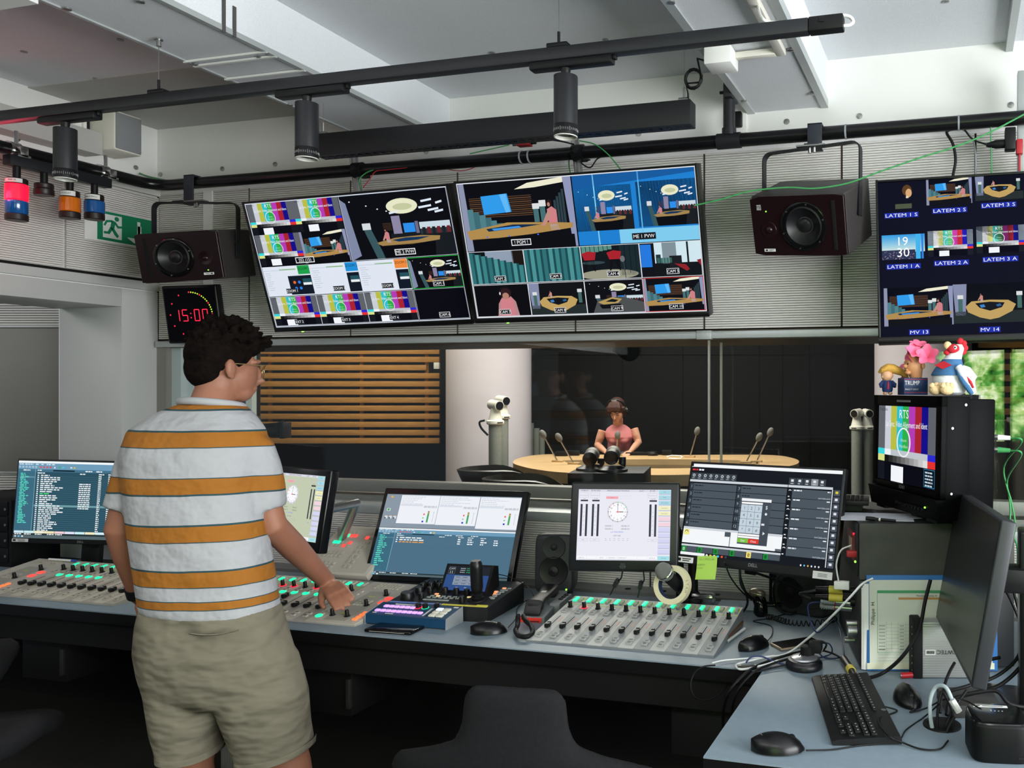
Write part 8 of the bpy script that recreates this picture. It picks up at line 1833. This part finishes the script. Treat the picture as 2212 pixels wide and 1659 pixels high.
for a in ((1173, 938, 1205, 998, 0, 'leftmost grey foam microphone, leaning left over the table'), (1207, 945, 1240, 1003, 0, 'grey foam microphone second from the left, leaning left'), (1334, 940, 1332, 985, 0, 'small grey foam microphone in front of the woman in pink'), (1506, 931, 1490, 988, 0, 'thin grey foam microphone beside the glass joint'), (1640, 944, 1611, 1000, 0, 'left one of two grey foam microphones leaning right'), (1664, 933, 1634, 998, 0, 'right one of two grey foam microphones leaning right')): smic(*a)
for px, py, sz, nm, lb in ((1213, 985, (.12, .08, .045), 'control_box', 'low black box on the table behind the leaning microphones'), (1236, 984, (.14, .07, .05), 'control_box', 'square black box on the table left of the woman'), (1386, 983, (.30, .12, .03), 'laptop_case', 'flat black device on the table right of the woman'), (1441, 983, (.10, .08, .05), 'control_box', 'small black box on the table right of the headphones')):
    p = cp(px, py, (CAMH - TZs) * FPX / (py - HOR)); t = thing(nm, lb, 'device', (p.x, p.y, TZs), YAW); b = B(); b.box((0, 0, sz[2] / 2), sz, .008); b.build('body', blk, t)
p = cp(1410, 984, 8.04); t = thing('headphones', 'spare black headphones lying on the studio table', 'headphones', (p.x, p.y, TZs), YAW); b = B(); b.lathe([(.05, 0), (.055, .02), (.045, .04), (0, .045)], 20); b.build('ear_cup', blk, t); b = B(); b.tube([(-.06 + .1 * math.cos(a), .06 * math.sin(a), .02) for a in [PI * j / 8 for j in range(9)]], .01, 8); b.build('headband', blk, t)
cable('white_cable', [cp(1440, 987, 7.9), cp(1452, 984, 7.9), cp(1472, 986, 7.85), cp(1468, 991, 7.7), cp(1445, 990, 7.7)], .006, white_c, 'white cable curled on the right part of the studio table')
# dark shell chairs, black cameras on their cabinet, ceiling camera, lens
shell = mat('dark_shell_plastic', '#3a352f', .35)
for i, (x, y, d, rz, lb) in enumerate(((1078, 1034, 5.2, 22, 'dark shell chair behind the glass, farther left'), (1140, 1055, 4.75, 10, 'dark shell chair behind the glass, nearer the clock page display'))):
    c = cp(x, y - 12, d); t = thing('shell_chair', lb, 'chair', (c.x, c.y, 0), YAW + math.radians(rz), 'dark shell chairs')
    b = B(); rings = []
    for k in range(9):
        u = k / 8; z = c.z - .17 + .20 * u; rx = .12 + .13 * u ** .6; rings.append([(rx * math.cos(a) * 1.0, rx * .85 * math.sin(a), z - .10 * (math.cos(a) > 0) * math.cos(a) ** 2 * u * (1.0)) for a in [2 * PI * j / 28 for j in range(28)]])
    inn_ = [[(p[0] * .93, p[1] * .93, p[2] + .006) for p in r] for r in rings]; b.loft(rings + inn_[::-1], cap=True); b.build('shell', shell, t)
    b = B(); b.cyl((0, 0, .02), (0, 0, c.z - .16), .03, n=16); b.build('column', steel, t); b = B(); b.lathe([(.24, 0), (.24, .012), (.03, .025)], 30); b.build('foot_plate', steel, t)
ca = thing('camera_cabinet', 'black cabinet just behind the glass carrying two black cameras', 'cabinet', TS @ Vector((L(1308, 4.7), 4.7, 0)), YAW)
zc = Z(1030, 4.7); b = B(TS); b.b2((L(1226, 4.6), 4.6, 0), (L(1391, 4.6), 5.0, Z(1022, 4.6)), .004); b.build('cabinet_body', deep_blk, ca, world=True)
for x, y, d, lb in ((1276, 991, 4.75, 'left black pan-tilt camera on the cabinet behind the glass'), (1322, 988, 4.68, 'right black pan-tilt camera on the cabinet behind the glass')):
    hc_ = cp(x, y, d); zb = Z(1021.5, 4.6); t = thing('pan_camera', lb, 'camera', (hc_.x, hc_.y, zb), YAW); h = hc_.z - zb; r = .041
    b = B(); b.cyl((0, -.035, h), (0, .06, h + .02), r, n=28); b.m = 1; b.cyl((0, -.039, h), (0, -.035, h), r * .92, n=28); b.m = 2; b.cyl((0, .02, h + .012), (0, .062, h + .021), r * 1.02, n=28); b.build('camera_head', [blk_metal, blk_gloss, mat('warm_grey_cover', '#857f74', .5)], t)
    b = B(); b.tube([(.055, .02, h + .0), (.055, .02, h * .55), (.05, .02, .035)], [.02, .02, .026], 12); b.build('fork_arm', blk_metal, t); b = B(); b.lathe([(.085, 0), (.085, .012), (.06, .022), (.05, .028), (0, .03)], 30, Matrix.Translation((0, .02, 0))); b.build('camera_base', blk_metal, t)
c = cp(1355, 752, 4.6); t = thing('ceiling_camera', 'dark camera hanging upside down at the top of the studio window', 'camera', (c.x, c.y, c.z), YAW); b = B(); b.b2((-.085, -.06, -.035), (.0, .06, .16), .03); b.cyl((.0, -.05, -.0), (.0, .05, .0), .06, n=24); b.build('camera_body', blk_metal, t); b = B(); b.cyl((.02, -.075, -.02), (.02, .02, -.01), .055, n=26); b.build('lens', blk_gloss, t); b = B(); b.cyl((0, 0, .15), (0, 0, 3.3 - c.z), .03, n=12); b.build('ceiling_rod', blk, t)
c = cp(600, 930, 4.6); t = thing('camera_lens', 'black broadcast camera with lens pointing right, seen past the man\'s shoulder', 'camera', (c.x, c.y, 0), YAW); b = B(); b.cyl((-.13, 0, c.z), (.0, 0, c.z + .004), .033, .040, n=20); b.cyl((0, 0, c.z + .004), (.03, 0, c.z + .005), .04, .05, n=20); b.build('lens_barrel', blk, t); b = B(); b.b2((.03, -.045, c.z - .042), (.052, .045, c.z + .045), .004); b.build('lens_hood', blk, t); b = B(); b.b2((-.40, -.07, c.z - .08), (-.12, .07, c.z + .08), .02); b.build('camera_body', blk, t); b = B(); b.cyl((-.26, 0, 0), (-.26, 0, c.z - .08), .04, n=14); b.build('pedestal', blk, t)
